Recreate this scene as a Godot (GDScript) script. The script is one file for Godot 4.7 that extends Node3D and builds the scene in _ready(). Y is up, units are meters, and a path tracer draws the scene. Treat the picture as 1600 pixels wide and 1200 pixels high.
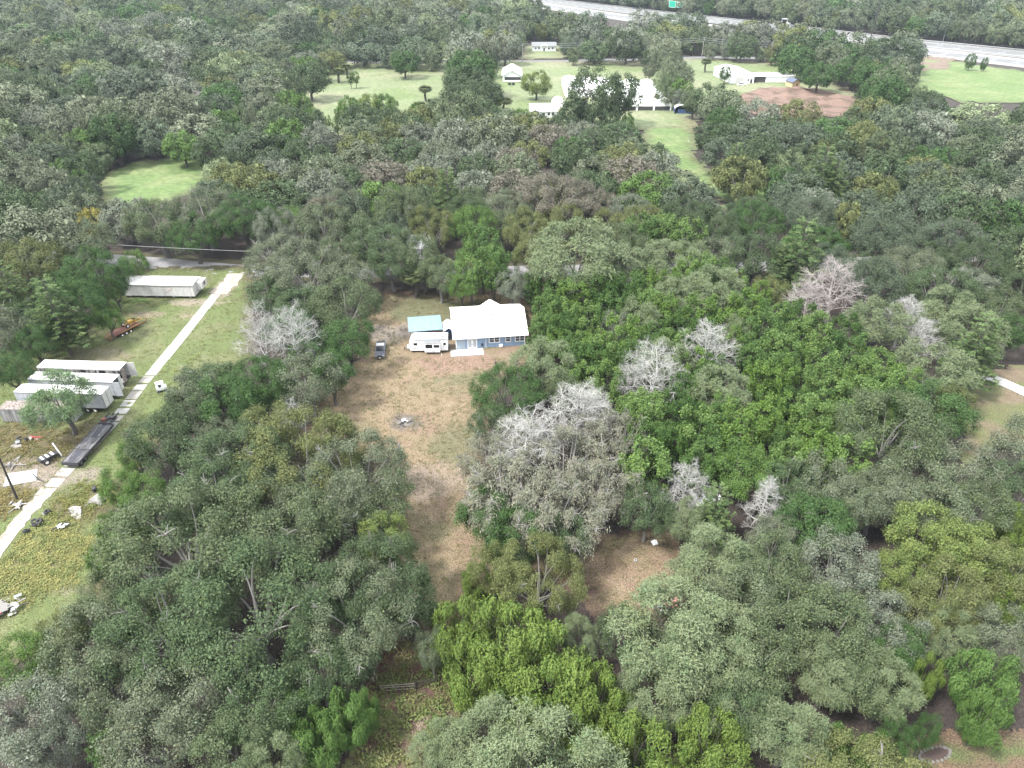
extends Node3D

var rng := RandomNumberGenerator.new()
var quad_index := PackedInt32Array()
var taken := {}
var mats := {}

func numbered(called: String) -> String:
	var n: int = taken.get(called, 0)
	taken[called] = n + 1
	return called if n == 0 else "%s_%03d" % [called, n]

func tag(o: Node3D, label: String, category: String, group := "") -> Node3D:
	o.set_meta("label", label)
	o.set_meta("category", category)
	if group:
		o.set_meta("group", group)
	return o

func thing(called: String, label: String, category: String, at := Vector3.ZERO, turn := 0.0, group := "") -> Node3D:
	var o := Node3D.new()
	o.name = numbered(called)
	add_child(o, true)
	o.position = at
	o.rotation.y = turn
	return tag(o, label, category, group)

# ---- geometry collected as quads: positions, normals, colours
func acc() -> Dictionary:
	return {"v": PackedVector3Array(), "n": PackedVector3Array(), "c": PackedColorArray()}

func quad(s: Dictionary, a: Vector3, b: Vector3, c: Vector3, d: Vector3, out: Vector3, col := Color.WHITE) -> void:
	var n := (c - a).cross(b - a)
	if n.length_squared() < 1e-16:
		n = (d - a).cross(c - a)
	n = n.normalized()
	if n.dot(out) < 0.0:
		n = -n
		s.v.append(a); s.v.append(d); s.v.append(c); s.v.append(b)
	else:
		s.v.append(a); s.v.append(b); s.v.append(c); s.v.append(d)
	for i in 4:
		s.n.append(n)
		s.c.append(col)

func box(s: Dictionary, at: Vector3, size: Vector3, b := Basis.IDENTITY, col := Color.WHITE) -> void:
	var h := size * 0.5
	for axis in 3:
		for side in [-1.0, 1.0]:
			var n := Vector3.ZERO
			n[axis] = side
			var u := Vector3.ZERO
			u[(axis + 1) % 3] = h[(axis + 1) % 3]
			var w := Vector3.ZERO
			w[(axis + 2) % 3] = h[(axis + 2) % 3]
			var o := n * h[axis]
			quad(s, at + b * (o - u - w), at + b * (o + u - w), at + b * (o + u + w), at + b * (o - u + w), b * n, col)

func tube(s: Dictionary, p: Vector3, q: Vector3, r0: float, r1: float, sides := 6, col := Color.WHITE, caps := false) -> void:
	var y := (q - p).normalized()
	var x := y.cross(Vector3.UP if absf(y.y) < 0.9 else Vector3.RIGHT).normalized()
	var z := x.cross(y)
	for i in sides:
		var a := TAU * i / sides
		var b := TAU * (i + 1) / sides
		var da := x * cos(a) + z * sin(a)
		var db := x * cos(b) + z * sin(b)
		var m := (a + b) / 2.0
		quad(s, p + da * r0, p + db * r0, q + db * r1, q + da * r1, x * cos(m) + z * sin(m), col)
		if caps:
			quad(s, q, q + da * r1, q + db * r1, q, y, col)
			quad(s, p, p + da * r0, p + db * r0, p, -y, col)

# a wheel: tyre or rim as a short lathed drum lying along the axis
func drum(s: Dictionary, at: Vector3, axis: Vector3, r: float, width: float, hole := 0.0, sides := 14) -> void:
	var y := axis.normalized()
	var x := y.cross(Vector3.UP if absf(y.y) < 0.9 else Vector3.RIGHT).normalized()
	var z := x.cross(y)
	var h := y * width * 0.5
	for i in sides:
		var a := TAU * i / sides
		var b := TAU * (i + 1) / sides
		var da := x * cos(a) + z * sin(a)
		var db := x * cos(b) + z * sin(b)
		var o := (da + db) * 0.5
		quad(s, at + da * r - h * 0.8, at + db * r - h * 0.8, at + db * r + h * 0.8, at + da * r + h * 0.8, o)
		for e in [-1.0, 1.0]:
			quad(s, at + da * r + h * 0.8 * e, at + db * r + h * 0.8 * e, at + db * r * 0.9 + h * e, at + da * r * 0.9 + h * e, y * e)
			quad(s, at + da * r * 0.9 + h * e, at + db * r * 0.9 + h * e, at + db * hole + h * e, at + da * hole + h * e, y * e)
		if hole > 0.0:
			quad(s, at + da * hole - h, at + db * hole - h, at + db * hole + h, at + da * hole + h, -o)

# a convex outline in the x-y plane, drawn out along z
func prism(s: Dictionary, pts: Array, z0: float, z1: float, t := Transform3D.IDENTITY, col := Color.WHITE) -> void:
	var mid := Vector2.ZERO
	for p in pts:
		mid += p / float(pts.size())
	for i in pts.size():
		var p: Vector2 = pts[i]
		var q: Vector2 = pts[(i + 1) % pts.size()]
		var o := (p + q) * 0.5 - mid
		quad(s, t * Vector3(p.x, p.y, z0), t * Vector3(q.x, q.y, z0), t * Vector3(q.x, q.y, z1), t * Vector3(p.x, p.y, z1), t.basis * Vector3(o.x, o.y, 0), col)
	for i in range(1, pts.size() - 1, 2):
		var k := mini(i + 2, pts.size() - 1)
		for e in [[z0, -1.0], [z1, 1.0]]:
			quad(s, t * Vector3(pts[0].x, pts[0].y, e[0]), t * Vector3(pts[i].x, pts[i].y, e[0]), t * Vector3(pts[i + 1].x, pts[i + 1].y, e[0]), t * Vector3(pts[k].x, pts[k].y, e[0]), t.basis * Vector3(0, 0, e[1]), col)

func mesh(s: Dictionary) -> ArrayMesh:
	var m := ArrayMesh.new()
	var n: int = s.v.size() / 4 * 6
	while quad_index.size() < n:
		var from := quad_index.size() / 6
		for k in range(from, maxi(from * 2, 4096)):
			quad_index.append_array(PackedInt32Array([4 * k, 4 * k + 1, 4 * k + 2, 4 * k, 4 * k + 2, 4 * k + 3]))
	var a := []
	a.resize(Mesh.ARRAY_MAX)
	a[Mesh.ARRAY_VERTEX] = s.v
	a[Mesh.ARRAY_NORMAL] = s.n
	a[Mesh.ARRAY_COLOR] = s.c
	a[Mesh.ARRAY_INDEX] = quad_index.slice(0, n)
	m.add_surface_from_arrays(Mesh.PRIMITIVE_TRIANGLES, a)
	return m

func part(parent: Node, called: String, m: Mesh, mat: Material, at := Vector3.ZERO, turn := 0.0) -> MeshInstance3D:
	var o := MeshInstance3D.new()
	o.name = called
	o.mesh = m
	o.material_override = mat
	o.position = at
	o.rotation.y = turn
	if parent == self:
		o.name = numbered(called)
	parent.add_child(o, true)
	return o

func part_box(parent: Node, called: String, mat: Material, at: Vector3, size: Vector3, b := Basis.IDENTITY) -> MeshInstance3D:
	var s := acc()
	box(s, Vector3.ZERO, size, b)
	return part(parent, called, mesh(s), mat, at)

func structure(called: String, m: Mesh, mat: Material, at := Vector3.ZERO, turn := 0.0) -> MeshInstance3D:
	var o := part(self, called, m, mat, at, turn)
	o.set_meta("kind", "structure")
	return o

# ---- materials: colours are linear base colours
func lin(r: float, g: float, b: float) -> Color:
	return Color(r, g, b)

# every base colour but white paint is brought down by one factor to real-world values; the exposure is set for the shaded woods
const TONE := 0.66
const WHITES := ["white_roof", "gel_white", "white_trim", "white_film", "trailer_roof", "white_rim", "road_paint"]

func mat(key: String, col: Color, rough := 0.8, metal := 0.0) -> StandardMaterial3D:
	if mats.has(key):
		return mats[key]
	var m := StandardMaterial3D.new()
	m.resource_name = key
	m.albedo_color = (col if key in WHITES or col == Color.WHITE else col * TONE).linear_to_srgb()
	m.roughness = rough
	m.metallic = metal
	m.vertex_color_use_as_albedo = true
	mats[key] = m
	return m

func noise_texture(seed_: int, freq: float, dark: Color, light: Color, size := 512, octaves := 4, mid := 0.5) -> NoiseTexture2D:
	var t := NoiseTexture2D.new()
	var f := FastNoiseLite.new()
	f.seed = seed_
	f.noise_type = FastNoiseLite.TYPE_SIMPLEX
	f.frequency = freq
	f.fractal_octaves = octaves
	t.width = size
	t.height = size
	t.seamless = true
	t.noise = f
	var g := Gradient.new()
	g.set_color(0, dark)
	g.set_color(1, light)
	g.add_point(mid, dark.lerp(light, 0.5))
	t.color_ramp = g
	return t

# a material whose colour is broken up by a world-sized pattern (stains, grain), scale = repeats per metre
func worn(key: String, col: Color, tex: Texture2D, scale_: Vector3, rough := 0.8, metal := 0.0, bump := 0.0, relief: Texture2D = null) -> StandardMaterial3D:
	var m := mat(key, col, rough, metal)
	m.albedo_texture = tex
	m.uv1_triplanar = true
	m.uv1_world_triplanar = true
	m.uv1_scale = scale_
	if relief:
		m.heightmap_enabled = true
		m.heightmap_texture = relief
		m.heightmap_scale = bump
	return m

func leaf_mat(key: String, col: Color) -> StandardMaterial3D:
	var m := mat(key, col, 0.6)
	m.metallic_specular = 0.25
	m.cull_mode = BaseMaterial3D.CULL_DISABLED
	m.backlight_enabled = true
	m.backlight = Color(0.2, 0.24, 0.1)
	return m

# ---- trees
func rnd_dir() -> Vector3:
	while true:
		var v := Vector3(rng.randf_range(-1, 1), rng.randf_range(-1, 1), rng.randf_range(-1, 1))
		if v.length_squared() < 1.0 and v.length_squared() > 0.01:
			return v.normalized()
	return Vector3.UP

func leaf(s: Dictionary, p: Vector3, along: Vector3, n: Vector3, l: float, w: float, col := Color.WHITE) -> void:
	var t := (along - n * along.dot(n)).normalized()
	var b := n.cross(t)
	var tip := p + t * l - n * l * 0.22
	s.v.append(p); s.v.append(p + t * l * 0.45 + b * w); s.v.append(tip); s.v.append(p + t * l * 0.45 - b * w)
	for i in 4:
		s.n.append(n)
		s.c.append(col)

func leaf_tone() -> Color:
	var f := exp(rng.randfn(0.0, 0.26))
	var hue := rng.randf_range(-0.08, 0.1)
	return Color(f * (1.0 + hue), f, f * (1.0 - hue))

# one spray of foliage about one unit in radius, its top towards +y
func spray(kind: String, n: int, size: float) -> Dictionary:
	var s := acc()
	match kind:
		"oak", "plume":
			for i in n:
				var d := rnd_dir()
				d.y = d.y * 0.8 + 0.25
				var p := d * pow(rng.randf(), 0.45)
				var nn := (d * 0.5 + Vector3.UP * 0.7 + rnd_dir() * 0.65).normalized()
				var along := (d + rnd_dir() * 0.7) if kind == "oak" else (Vector3.UP * 0.9 + d * 0.8 + rnd_dir() * 0.4)
				if kind == "plume":
					p = Vector3(p.x * 0.75, p.y * 1.15, p.z * 0.75)
				var l := size * exp(rng.randfn(0.0, 0.32))
				leaf(s, p, along, nn, l, l * 0.32, leaf_tone())
		"feather":
			for k in n / 6:
				var d := (rnd_dir() + Vector3.UP * 0.55).normalized()
				for i in 6:
					var f := 0.3 + 0.15 * i
					var p := d * f + Vector3.DOWN * f * f * 0.25
					var along := (d + rnd_dir() * 0.9)
					var nn := (Vector3.UP * 0.8 + rnd_dir() * 0.6).normalized()
					leaf(s, p, along, nn, size * rng.randf_range(0.8, 1.3), size * 0.2, leaf_tone())
		"vine":
			for k in n / 8:
				var d := (rnd_dir() + Vector3.UP * 0.7).normalized()
				var at := d * rng.randf_range(0.5, 0.9)
				var dir := (Vector3(d.x, 0, d.z) * 0.8 + rnd_dir() * 0.3).normalized()
				for i in 8:
					var f := i / 7.0
					var p := at + dir * f * 0.5 + Vector3.DOWN * f * f * 1.1
					var nn := (Vector3(d.x, 0, d.z) * (0.3 + f) + Vector3.UP * 0.7 + rnd_dir() * 0.45).normalized()
					leaf(s, p, Vector3.DOWN + dir * 0.6 + rnd_dir() * 0.6, nn, size * rng.randf_range(0.8, 1.3), size * 0.33, leaf_tone())
		"needle":
			for k in n / 7:
				var a := rng.randf_range(-0.6, 0.6)
				var d := Vector3(sin(a), rng.randf_range(-0.1, 0.3), cos(a)).normalized()
				for i in 7:
					var p := d * (0.15 + 0.14 * i) + Vector3.UP * 0.06
					leaf(s, p, d + rnd_dir() * 0.7 + Vector3.UP * 0.25, (Vector3.UP + rnd_dir() * 0.6).normalized(), size * rng.randf_range(0.8, 1.3), size * 0.2, leaf_tone())
		"strand":
			for k in n / 4:
				var at := rnd_dir() * Vector3(0.9, 0.35, 0.9)
				var drift := rnd_dir() * 0.12
				for i in 4:
					var p := at + (Vector3.DOWN * 0.3 + drift) * i
					leaf(s, p, Vector3.DOWN + rnd_dir() * 0.25, (rnd_dir() + Vector3.UP * 0.3).normalized(), 0.42, 0.05 + 0.015 * rng.randf(), leaf_tone())
		"twig":
			for k in n:
				var d := (rnd_dir() + Vector3.UP * 0.8).normalized()
				var p := Vector3.ZERO
				var q := d * rng.randf_range(0.45, 0.7)
				tube(s, p, q, size * 1.3, size * 0.9, 3)
				for i in 4:
					var e := (d + rnd_dir() * 0.8).normalized()
					var r := q + e * rng.randf_range(0.3, 0.6)
					tube(s, q - d * 0.1 * i, r, size * 0.9, size * 0.55, 3)
					for j in 2:
						tube(s, r - e * 0.12 * j, r + (e + rnd_dir() * 0.8).normalized() * rng.randf_range(0.2, 0.4), size * 0.6, size * 0.4, 3)
	return s

func put(s: Dictionary, t: Dictionary, x: Transform3D, tone: Color) -> void:
	s.v.append_array(x * t.v)
	s.n.append_array(Transform3D(x.basis.orthonormalized(), Vector3.ZERO) * t.n)
	if not t.has("tones"):
		t.tones = {}
	var key := tone
	if not t.tones.has(key):
		var c: PackedColorArray = t.c.duplicate()
		for i in c.size():
			c[i] = c[i] * key
		t.tones[key] = c
	s.c.append_array(t.tones[key])

func facing(up: Vector3, spin: float) -> Basis:
	var y := up.normalized()
	var x := y.cross(Vector3.FORWARD if absf(y.z) < 0.9 else Vector3.RIGHT).normalized()
	return Basis(x, y, x.cross(y)) * Basis(Vector3.UP, spin)

const TONES := [Color(0.56, 0.66, 0.58), Color(0.76, 0.82, 0.78), Color(0.95, 1.0, 0.92), Color(1.12, 1.1, 1.0), Color(1.36, 1.28, 1.1), Color(1.62, 1.55, 1.36), Color(1.5, 1.3, 0.85)]

func tone() -> Color:
	return TONES[clampi(int(rng.randfn(2.9, 1.7)), 0, 6)]

func bent(s: Dictionary, p: Vector3, q: Vector3, r0: float, r1: float, sag: float, n := 4, sides := 5) -> void:
	var mid := (p + q) * 0.5 + Vector3.UP * sag + rnd_dir() * p.distance_to(q) * 0.2
	var last := p
	for i in n:
		var f := float(i + 1) / n
		var at := p.lerp(mid, f).lerp(mid.lerp(q, f), f)
		tube(s, last, at, lerpf(r0, r1, float(i) / n), lerpf(r0, r1, f), sides)
		last = at

# a broad crown of lobes: {"wood": mesh, "crown": mesh} for a tree of radius r and height h
func broad(r: float, h: float, o: Dictionary) -> Dictionary:
	var wood := acc()
	var crown := acc()
	var low: float = h * o.get("low", 0.22)
	var fork: float = h * o.get("fork", 0.3)
	var cy := (h + low) * 0.5
	var ry := (h - low) * 0.5
	var tr: float = r * o.get("trunk", 0.055) + 0.08
	bent(wood, Vector3(0, -0.2, 0), Vector3(rng.randf_range(-0.3, 0.3), fork, rng.randf_range(-0.3, 0.3)), tr * 1.25, tr, 0.0, 3, 7)
	var n: int = o.lobes
	var sprays: Array = o.sprays
	var stretch := Vector3(rng.randf_range(0.9, 1.1), 1, rng.randf_range(0.9, 1.1))
	# a few main boughs carry the crown outwards, with valleys between them
	var boughs := [Vector3(rng.randf_range(-0.35, 0.35), 1, rng.randf_range(-0.35, 0.35)).normalized()]
	var count := rng.randi_range(4, 6)
	var turn := rng.randf() * TAU
	for k in count:
		var az := turn + TAU * (k + rng.randf_range(-0.25, 0.25)) / count
		boughs.append(Vector3(cos(az), rng.randf_range(0.05, 0.9), sin(az)).normalized())
	for i in n:
		var f := (i + 0.5) / n
		var y := lerpf(0.97, o.get("bottom", -0.45), pow(f, 0.85))
		var a := i * 2.39996 + rng.randf_range(-0.35, 0.35)
		var flat := sqrt(maxf(0.0, 1.0 - y * y))
		var d := Vector3(cos(a) * flat, y, sin(a) * flat) * stretch
		var near := 0.0
		for b in boughs:
			near = maxf(near, b.dot(d.normalized()))
		var reach: float = lerpf(o.get("in", 0.5), 1.0, smoothstep(0.55, 0.97, near)) * rng.randf_range(0.9, 1.05)
		var c := Vector3(0, cy, 0) + Vector3(d.x * r, d.y * ry, d.z * r) * reach
		var lr: float = r * rng.randf_range(0.8, 1.25) * o.get("lobe", 0.225)
		if i % o.get("limb_every", 3) == 0:
			bent(wood, Vector3(0, fork * rng.randf_range(0.7, 1.0), 0), c, tr * 0.4, tr * 0.08, h * rng.randf_range(-0.05, 0.07), 6, 4)
		for k in int(o.per * rng.randf_range(0.8, 1.2)):
			var e := (rnd_dir() + d * 0.6 + Vector3.UP * 0.45).normalized()
			var at := c + e * Vector3(lr, lr * o.get("squash", 0.8), lr) * rng.randf_range(0.72, 1.02)
			var sc: float = o.size * rng.randf_range(0.75, 1.3)
			put(crown, sprays[rng.randi() % sprays.size()], Transform3D(facing(e * 0.6 + Vector3.UP * o.get("up", 0.55), rng.randf() * TAU).scaled(Vector3.ONE * sc), at), tone())
			if o.has("strands") and rng.randf() < o.strand_share:
				put(crown, o.strands[rng.randi() % o.strands.size()], Transform3D(Basis(Vector3.UP, rng.randf() * TAU).scaled(Vector3.ONE * o.size * rng.randf_range(1.0, 1.7)), at + Vector3.DOWN * 0.3), o.strand_tone)
		if o.has("bare_limbs") and rng.randf() < o.bare_limbs and y > 0.0:
			# a pale limb that shows along the outside of the crown and forks
			var from := Vector3(0, fork * 0.9, 0)
			var tip := c + (d + Vector3.UP * 0.25) * lr * 0.95
			bent(wood, from, tip, tr * 0.36, tr * 0.12, 0.0, 6, 5)
			for j in 4:
				var root := tip.lerp(c, 0.12 * j)
				bent(wood, root, root + (d * 0.6 + rnd_dir() * 0.9 + Vector3.UP * 0.25).normalized() * lr * rng.randf_range(0.5, 0.9), tr * 0.17, tr * 0.06, 0.15, 4, 4)
	return {"wood": mesh(wood), "crown": mesh(crown)}

# a conifer: whorls of drooping boughs up a straight stem
func conifer(r: float, h: float, sprays: Array, whorls: int, boughs: int, size: float) -> Dictionary:
	var wood := acc()
	var crown := acc()
	tube(wood, Vector3(0, -0.2, 0), Vector3(0, h * 0.96, 0), r * 0.07, 0.05, 7)
	for w in whorls:
		var f := (w + 0.5) / whorls
		var y := h * lerpf(0.14, 0.97, f)
		var reach := r * pow(1.0 - f, 0.62) * rng.randf_range(0.85, 1.1) + 0.35
		for k in maxi(4, int(boughs * (1.1 - f * 0.7))):
			var a := TAU * k / boughs / (1.1 - f * 0.7) + w * 1.3 + rng.randf_range(-0.25, 0.25)
			var d := Vector3(cos(a), 0, sin(a))
			var l := reach * rng.randf_range(0.75, 1.15)
			tube(wood, Vector3(0, y, 0), Vector3(0, y + l * 0.12, 0) + d * l * 0.9, 0.06, 0.025, 3)
			var n := maxi(2, int(l / size * 1.5))
			for i in n:
				var g := (i + 0.8) / n
				var at := Vector3(0, y + l * 0.14 * g - l * 0.12 * g * g, 0) + d * l * g * 0.9 + rnd_dir() * 0.15
				var b := Basis.looking_at(-(d + Vector3.UP * 0.12 + rnd_dir() * 0.35).normalized())
				put(crown, sprays[rng.randi() % sprays.size()], Transform3D(b.scaled(Vector3.ONE * size * rng.randf_range(0.75, 1.25)), at), tone())
	return {"wood": mesh(wood), "crown": mesh(crown)}

# a leafless tree: forking limbs that end in fine twigs
func bare(r: float, h: float, twigs: Array, upright: float, taper := 0.35) -> Dictionary:
	var wood := acc()
	var crown := acc()
	var fork := h * 0.28
	bent(wood, Vector3(0, -0.2, 0), Vector3(0.1, fork, 0), 0.22, 0.17, 0.0, 3, 7)
	bent(wood, Vector3(0.1, fork, 0), Vector3(0, h * 0.9, 0.1), 0.17, 0.03, 0.0, 6, 6)
	for i in 28:
		var f := pow((i + 0.5) / 28.0, 0.8)
		var from := Vector3(0, lerpf(fork * 0.75, h * 0.86, f), 0)
		var a := i * 2.39996 + rng.randf_range(-0.3, 0.3)
		var l := r * lerpf(1.0, taper, f) * rng.randf_range(0.75, 1.1)
		var d := Vector3(cos(a), upright * rng.randf_range(0.6, 1.3), sin(a)).normalized()
		var tip := from + d * l
		bent(wood, from, tip, 0.065 * (1.25 - f), 0.022, l * 0.05, 4, 4)
		for k in 3:
			var at := from.lerp(tip, 0.5 + 0.24 * k)
			var e := (d + rnd_dir() * 0.75 + Vector3.UP * 0.2).normalized()
			put(crown, twigs[rng.randi() % twigs.size()], Transform3D(facing(e, rng.randf() * TAU).scaled(Vector3.ONE * rng.randf_range(0.8, 1.35) * clampf(l / 3.0, 0.6, 1.2)), at), Color.WHITE)
	return {"wood": mesh(wood), "crown": mesh(crown)}

# a cabbage palm: ringed stem and a ball of fan fronds
func palm(h: float) -> Dictionary:
	var wood := acc()
	var crown := acc()
	bent(wood, Vector3(0, -0.2, 0), Vector3(0.15, h - 1.2, 0.1), 0.24, 0.19, 0.0, 5, 8)
	var top := Vector3(0.15, h - 1.2, 0.1)
	for i in 30:
		var a := i * 2.39996
		var e := lerpf(1.3, -0.75, i / 29.0)
		var d := Vector3(cos(a) * cos(e), sin(e), sin(a) * cos(e))
		var l := rng.randf_range(1.0, 1.35)
		var hub := top + d * l * 0.75
		tube(crown, top, hub, 0.03, 0.02, 3, Color(0.9, 1.0, 0.6))
		var side := d.cross(Vector3.UP).normalized()
		var n := side.cross(d).normalized()
		var dead := Color(1.9, 1.25, 0.9) if e < -0.45 else leaf_tone()
		for k in 11:
			var b := lerpf(-1.45, 1.45, k / 10.0)
			var t := (d * cos(b) + side * sin(b)).normalized()
			leaf(crown, hub, t + Vector3.DOWN * 0.15, (n + rnd_dir() * 0.2).normalized(), rng.randf_range(0.75, 1.05), 0.085, dead)
	return {"wood": mesh(wood), "crown": mesh(crown)}

# ---- ground sheets
func inside(x: float, z: float, poly: PackedVector2Array) -> bool:
	return Geometry2D.is_point_in_polygon(Vector2(x, z), poly)

func edge_distance(x: float, z: float, poly: PackedVector2Array) -> float:
	var p := Vector2(x, z)
	var best := 1e9
	for i in poly.size():
		best = minf(best, p.distance_squared_to(Geometry2D.get_closest_point_to_segment(p, poly[i], poly[(i + 1) % poly.size()])))
	return sqrt(best)

var rough_noise := FastNoiseLite.new()
var fine_noise := FastNoiseLite.new()

func nz(x: float, z: float, wave: float, k := 0.0) -> float:   # soft noise of a given wavelength in metres, 0 to 1
	return clampf(0.5 + 0.75 * rough_noise.get_noise_3d(x / wave * 100.0, z / wave * 100.0, k * 37.0), 0.0, 1.0)

func blob(x: float, z: float, cx: float, cz: float, rx: float, rz: float) -> float:
	var d := Vector2((x - cx) / rx, (z - cz) / rz).length() + (nz(x, z, minf(rx, rz), 5.0) - 0.5) * 0.7
	return 1.0 - smoothstep(0.65, 1.1, d)

# a sheet of ground inside an outline, its edge frayed, each vertex coloured by what grows or lies there
func sheet(called: String, outline: Array, step: float, y: float, fray: float, bumps: float, colour: Callable, m: Material, kind := "structure", shape = null) -> void:
	var poly := PackedVector2Array()
	var lo := Vector2(1e9, 1e9)
	var hi := -lo
	for p in outline:
		poly.append(p)
		lo = lo.min(p)
		hi = hi.max(p)
	lo -= Vector2(fray, fray)
	var nx := int((hi.x + fray - lo.x) / step) + 1
	var nz_ := int((hi.y + fray - lo.y) / step) + 1
	var pos := PackedVector3Array()
	var col := PackedColorArray()
	var used := PackedInt32Array()
	used.resize((nx + 1) * (nz_ + 1))
	used.fill(-1)
	var index := PackedInt32Array()
	for j in nz_:
		for i in nx:
			var cx := lo.x + (i + 0.5) * step
			var cz := lo.y + (j + 0.5) * step
			if not inside(cx + fray * fine_noise.get_noise_2d(cx * 30.0 / fray, cz * 30.0 / fray), cz + fray * fine_noise.get_noise_2d(cz * 30.0 / fray + 500.0, cx * 30.0 / fray), poly):
				continue
			var q := PackedInt32Array()
			for o in [[0, 0], [1, 0], [1, 1], [0, 1]]:
				var k: int = (j + o[1]) * (nx + 1) + i + o[0]
				if used[k] < 0:
					var x: float = lo.x + (i + o[0]) * step
					var z: float = lo.y + (j + o[1]) * step
					used[k] = pos.size()
					var up := y + bumps * (nz(x, z, step * 5.0, 3.0))
					if shape != null:
						up += shape.call(x, z)
					pos.append(Vector3(x, up, z))
					var c: Color = colour.call(x, z, edge_distance(x, z, poly))
					col.append(c * TONE)
				q.append(used[k])
			index.append_array(PackedInt32Array([q[0], q[1], q[2], q[0], q[2], q[3]]))
	var st := SurfaceTool.new()
	st.begin(Mesh.PRIMITIVE_TRIANGLES)
	for i in pos.size():
		st.set_color(col[i])
		st.add_vertex(pos[i])
	for i in index:
		st.add_index(i)
	st.generate_normals()
	var o := part(self, called, st.commit(), m)
	o.set_meta("kind", kind)

# a strip of road, track or path along a line of points (x, z)
func ribbon(s: Dictionary, pts: Array, width: float, y: float, col := Color.WHITE, step := 4.0, wobble := 0.0) -> void:
	var line := []
	for i in pts.size() - 1:
		var n := maxi(1, int(pts[i].distance_to(pts[i + 1]) / step))
		for k in n:
			line.append(pts[i].lerp(pts[i + 1], float(k) / n))
	line.append(pts[-1])
	var left := []
	var right := []
	for i in line.size():
		var d: Vector2 = (line[mini(i + 1, line.size() - 1)] - line[maxi(i - 1, 0)]).normalized()
		var side := Vector2(-d.y, d.x) * width * 0.5
		var l: Vector2 = line[i] - side * (1.0 + wobble * fine_noise.get_noise_1d(i * 53.0))
		var r: Vector2 = line[i] + side * (1.0 + wobble * fine_noise.get_noise_1d(i * 53.0 + 900.0))
		left.append(Vector3(l.x, y, l.y))
		right.append(Vector3(r.x, y, r.y))
	for i in line.size() - 1:
		quad(s, left[i], left[i + 1], right[i + 1], right[i], Vector3.UP, col)

func tufts(called: String, parent: Node, spots: Array, tones: Array, m: Mesh, material_: Material, size: Vector2) -> void:
	var mm := MultiMesh.new()
	mm.transform_format = MultiMesh.TRANSFORM_3D
	mm.use_colors = true
	mm.mesh = m
	mm.instance_count = spots.size()
	for i in spots.size():
		var s := rng.randf_range(size.x, size.y)
		mm.set_instance_transform(i, Transform3D(Basis(Vector3.UP, rng.randf() * TAU).scaled(Vector3(s, s * rng.randf_range(0.7, 1.3), s)), spots[i]))
		mm.set_instance_color(i, tones[i] * TONE)
	var o := MultiMeshInstance3D.new()
	o.name = called
	o.multimesh = mm
	o.material_override = material_
	o.set_meta("kind", "stuff")
	parent.add_child(o, true)

func tuft_mesh(blades: int, tall: float, wide: float, leafy: bool) -> ArrayMesh:
	var s := acc()
	for i in blades:
		var a := rng.randf() * TAU
		var d := Vector3(cos(a), rng.randf_range(0.5, 1.6), sin(a)).normalized()
		var p := Vector3(cos(a), 0, sin(a)) * rng.randf() * wide
		if leafy:
			p.y = rng.randf() * tall * 0.8
			leaf(s, p, d + rnd_dir() * 0.5, (Vector3.UP + rnd_dir() * 0.6).normalized(), tall * rng.randf_range(0.3, 0.55), tall * 0.12)
		else:
			leaf(s, p, d, (d.cross(Vector3.UP).normalized().cross(d) + rnd_dir() * 0.4).normalized(), tall * rng.randf_range(0.7, 1.2), tall * 0.09)
	return mesh(s)

# ---- things
func window(parent: Node, at: Vector3, w: float, h: float, out: Vector3, panes := 1, sash := true, deep := 0.06) -> void:
	var right := out.cross(Vector3.UP).normalized() * -1.0
	var b := Basis(right, Vector3.UP, out)
	var fr := acc()
	for e in [-1.0, 1.0]:
		box(fr, b * Vector3(e * (w + 0.14) / 2.0, 0, 0), Vector3(0.14, h + 0.28, deep), b)
		box(fr, b * Vector3(0, e * (h + 0.14) / 2.0, 0.002), Vector3(w + 0.28, 0.14, deep), b)
	for k in range(1, panes):
		box(fr, b * Vector3(-w / 2.0 + w * k / panes, 0, 0), Vector3(0.14, h, deep), b)
	if sash:
		box(fr, b * Vector3(0, 0, -0.004), Vector3(w, 0.06, deep), b)
	var f := part(parent, "window", mesh(fr), mats["white_trim"], at)
	for k in panes:
		part_box(f, "pane", mats["dark_glass"], b * Vector3(-w / 2.0 + w * (k + 0.5) / panes, 0, -0.02), Vector3(w / panes, h, 0.02), b)

func gable(s: Dictionary, w: float, d: float, eave: float, ridge: float, over := 0.4, thick := 0.14) -> void:   # two roof slopes, the ridge along x
	for e in [-1.0, 1.0]:
		var a := Vector3(-w / 2 - over, eave - (ridge - eave) / (d / 2) * over, e * (d / 2 + over))
		var c := Vector3(-w / 2 - over, ridge, 0.0)
		var out := Vector3(0, d / 2, e * (ridge - eave)).normalized()
		var t := out * thick
		var x := Vector3(w + 2 * over, 0, 0)
		quad(s, a + t, a + x + t, c + x + t, c + t, out)
		quad(s, a, a + x, c + x, c, -out)
		quad(s, a, a + x, a + x + t, a + t, Vector3(0, 0, e))
		quad(s, a, c, c + t, a + t, Vector3.LEFT)
		quad(s, a + x, c + x, c + x + t, a + x + t, Vector3.RIGHT)

func wheel(parent: Node, at: Vector3, axis: Vector3, r: float, w: float, rim: Material) -> void:
	var s := acc()
	drum(s, Vector3.ZERO, axis, r, w, r * 0.55)
	var o := part(parent, "wheel", mesh(s), mats["rubber"], at)
	var q := acc()
	drum(q, Vector3.ZERO, axis, r * 0.57, w * 0.8)
	part(o, "rim", mesh(q), rim)

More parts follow.
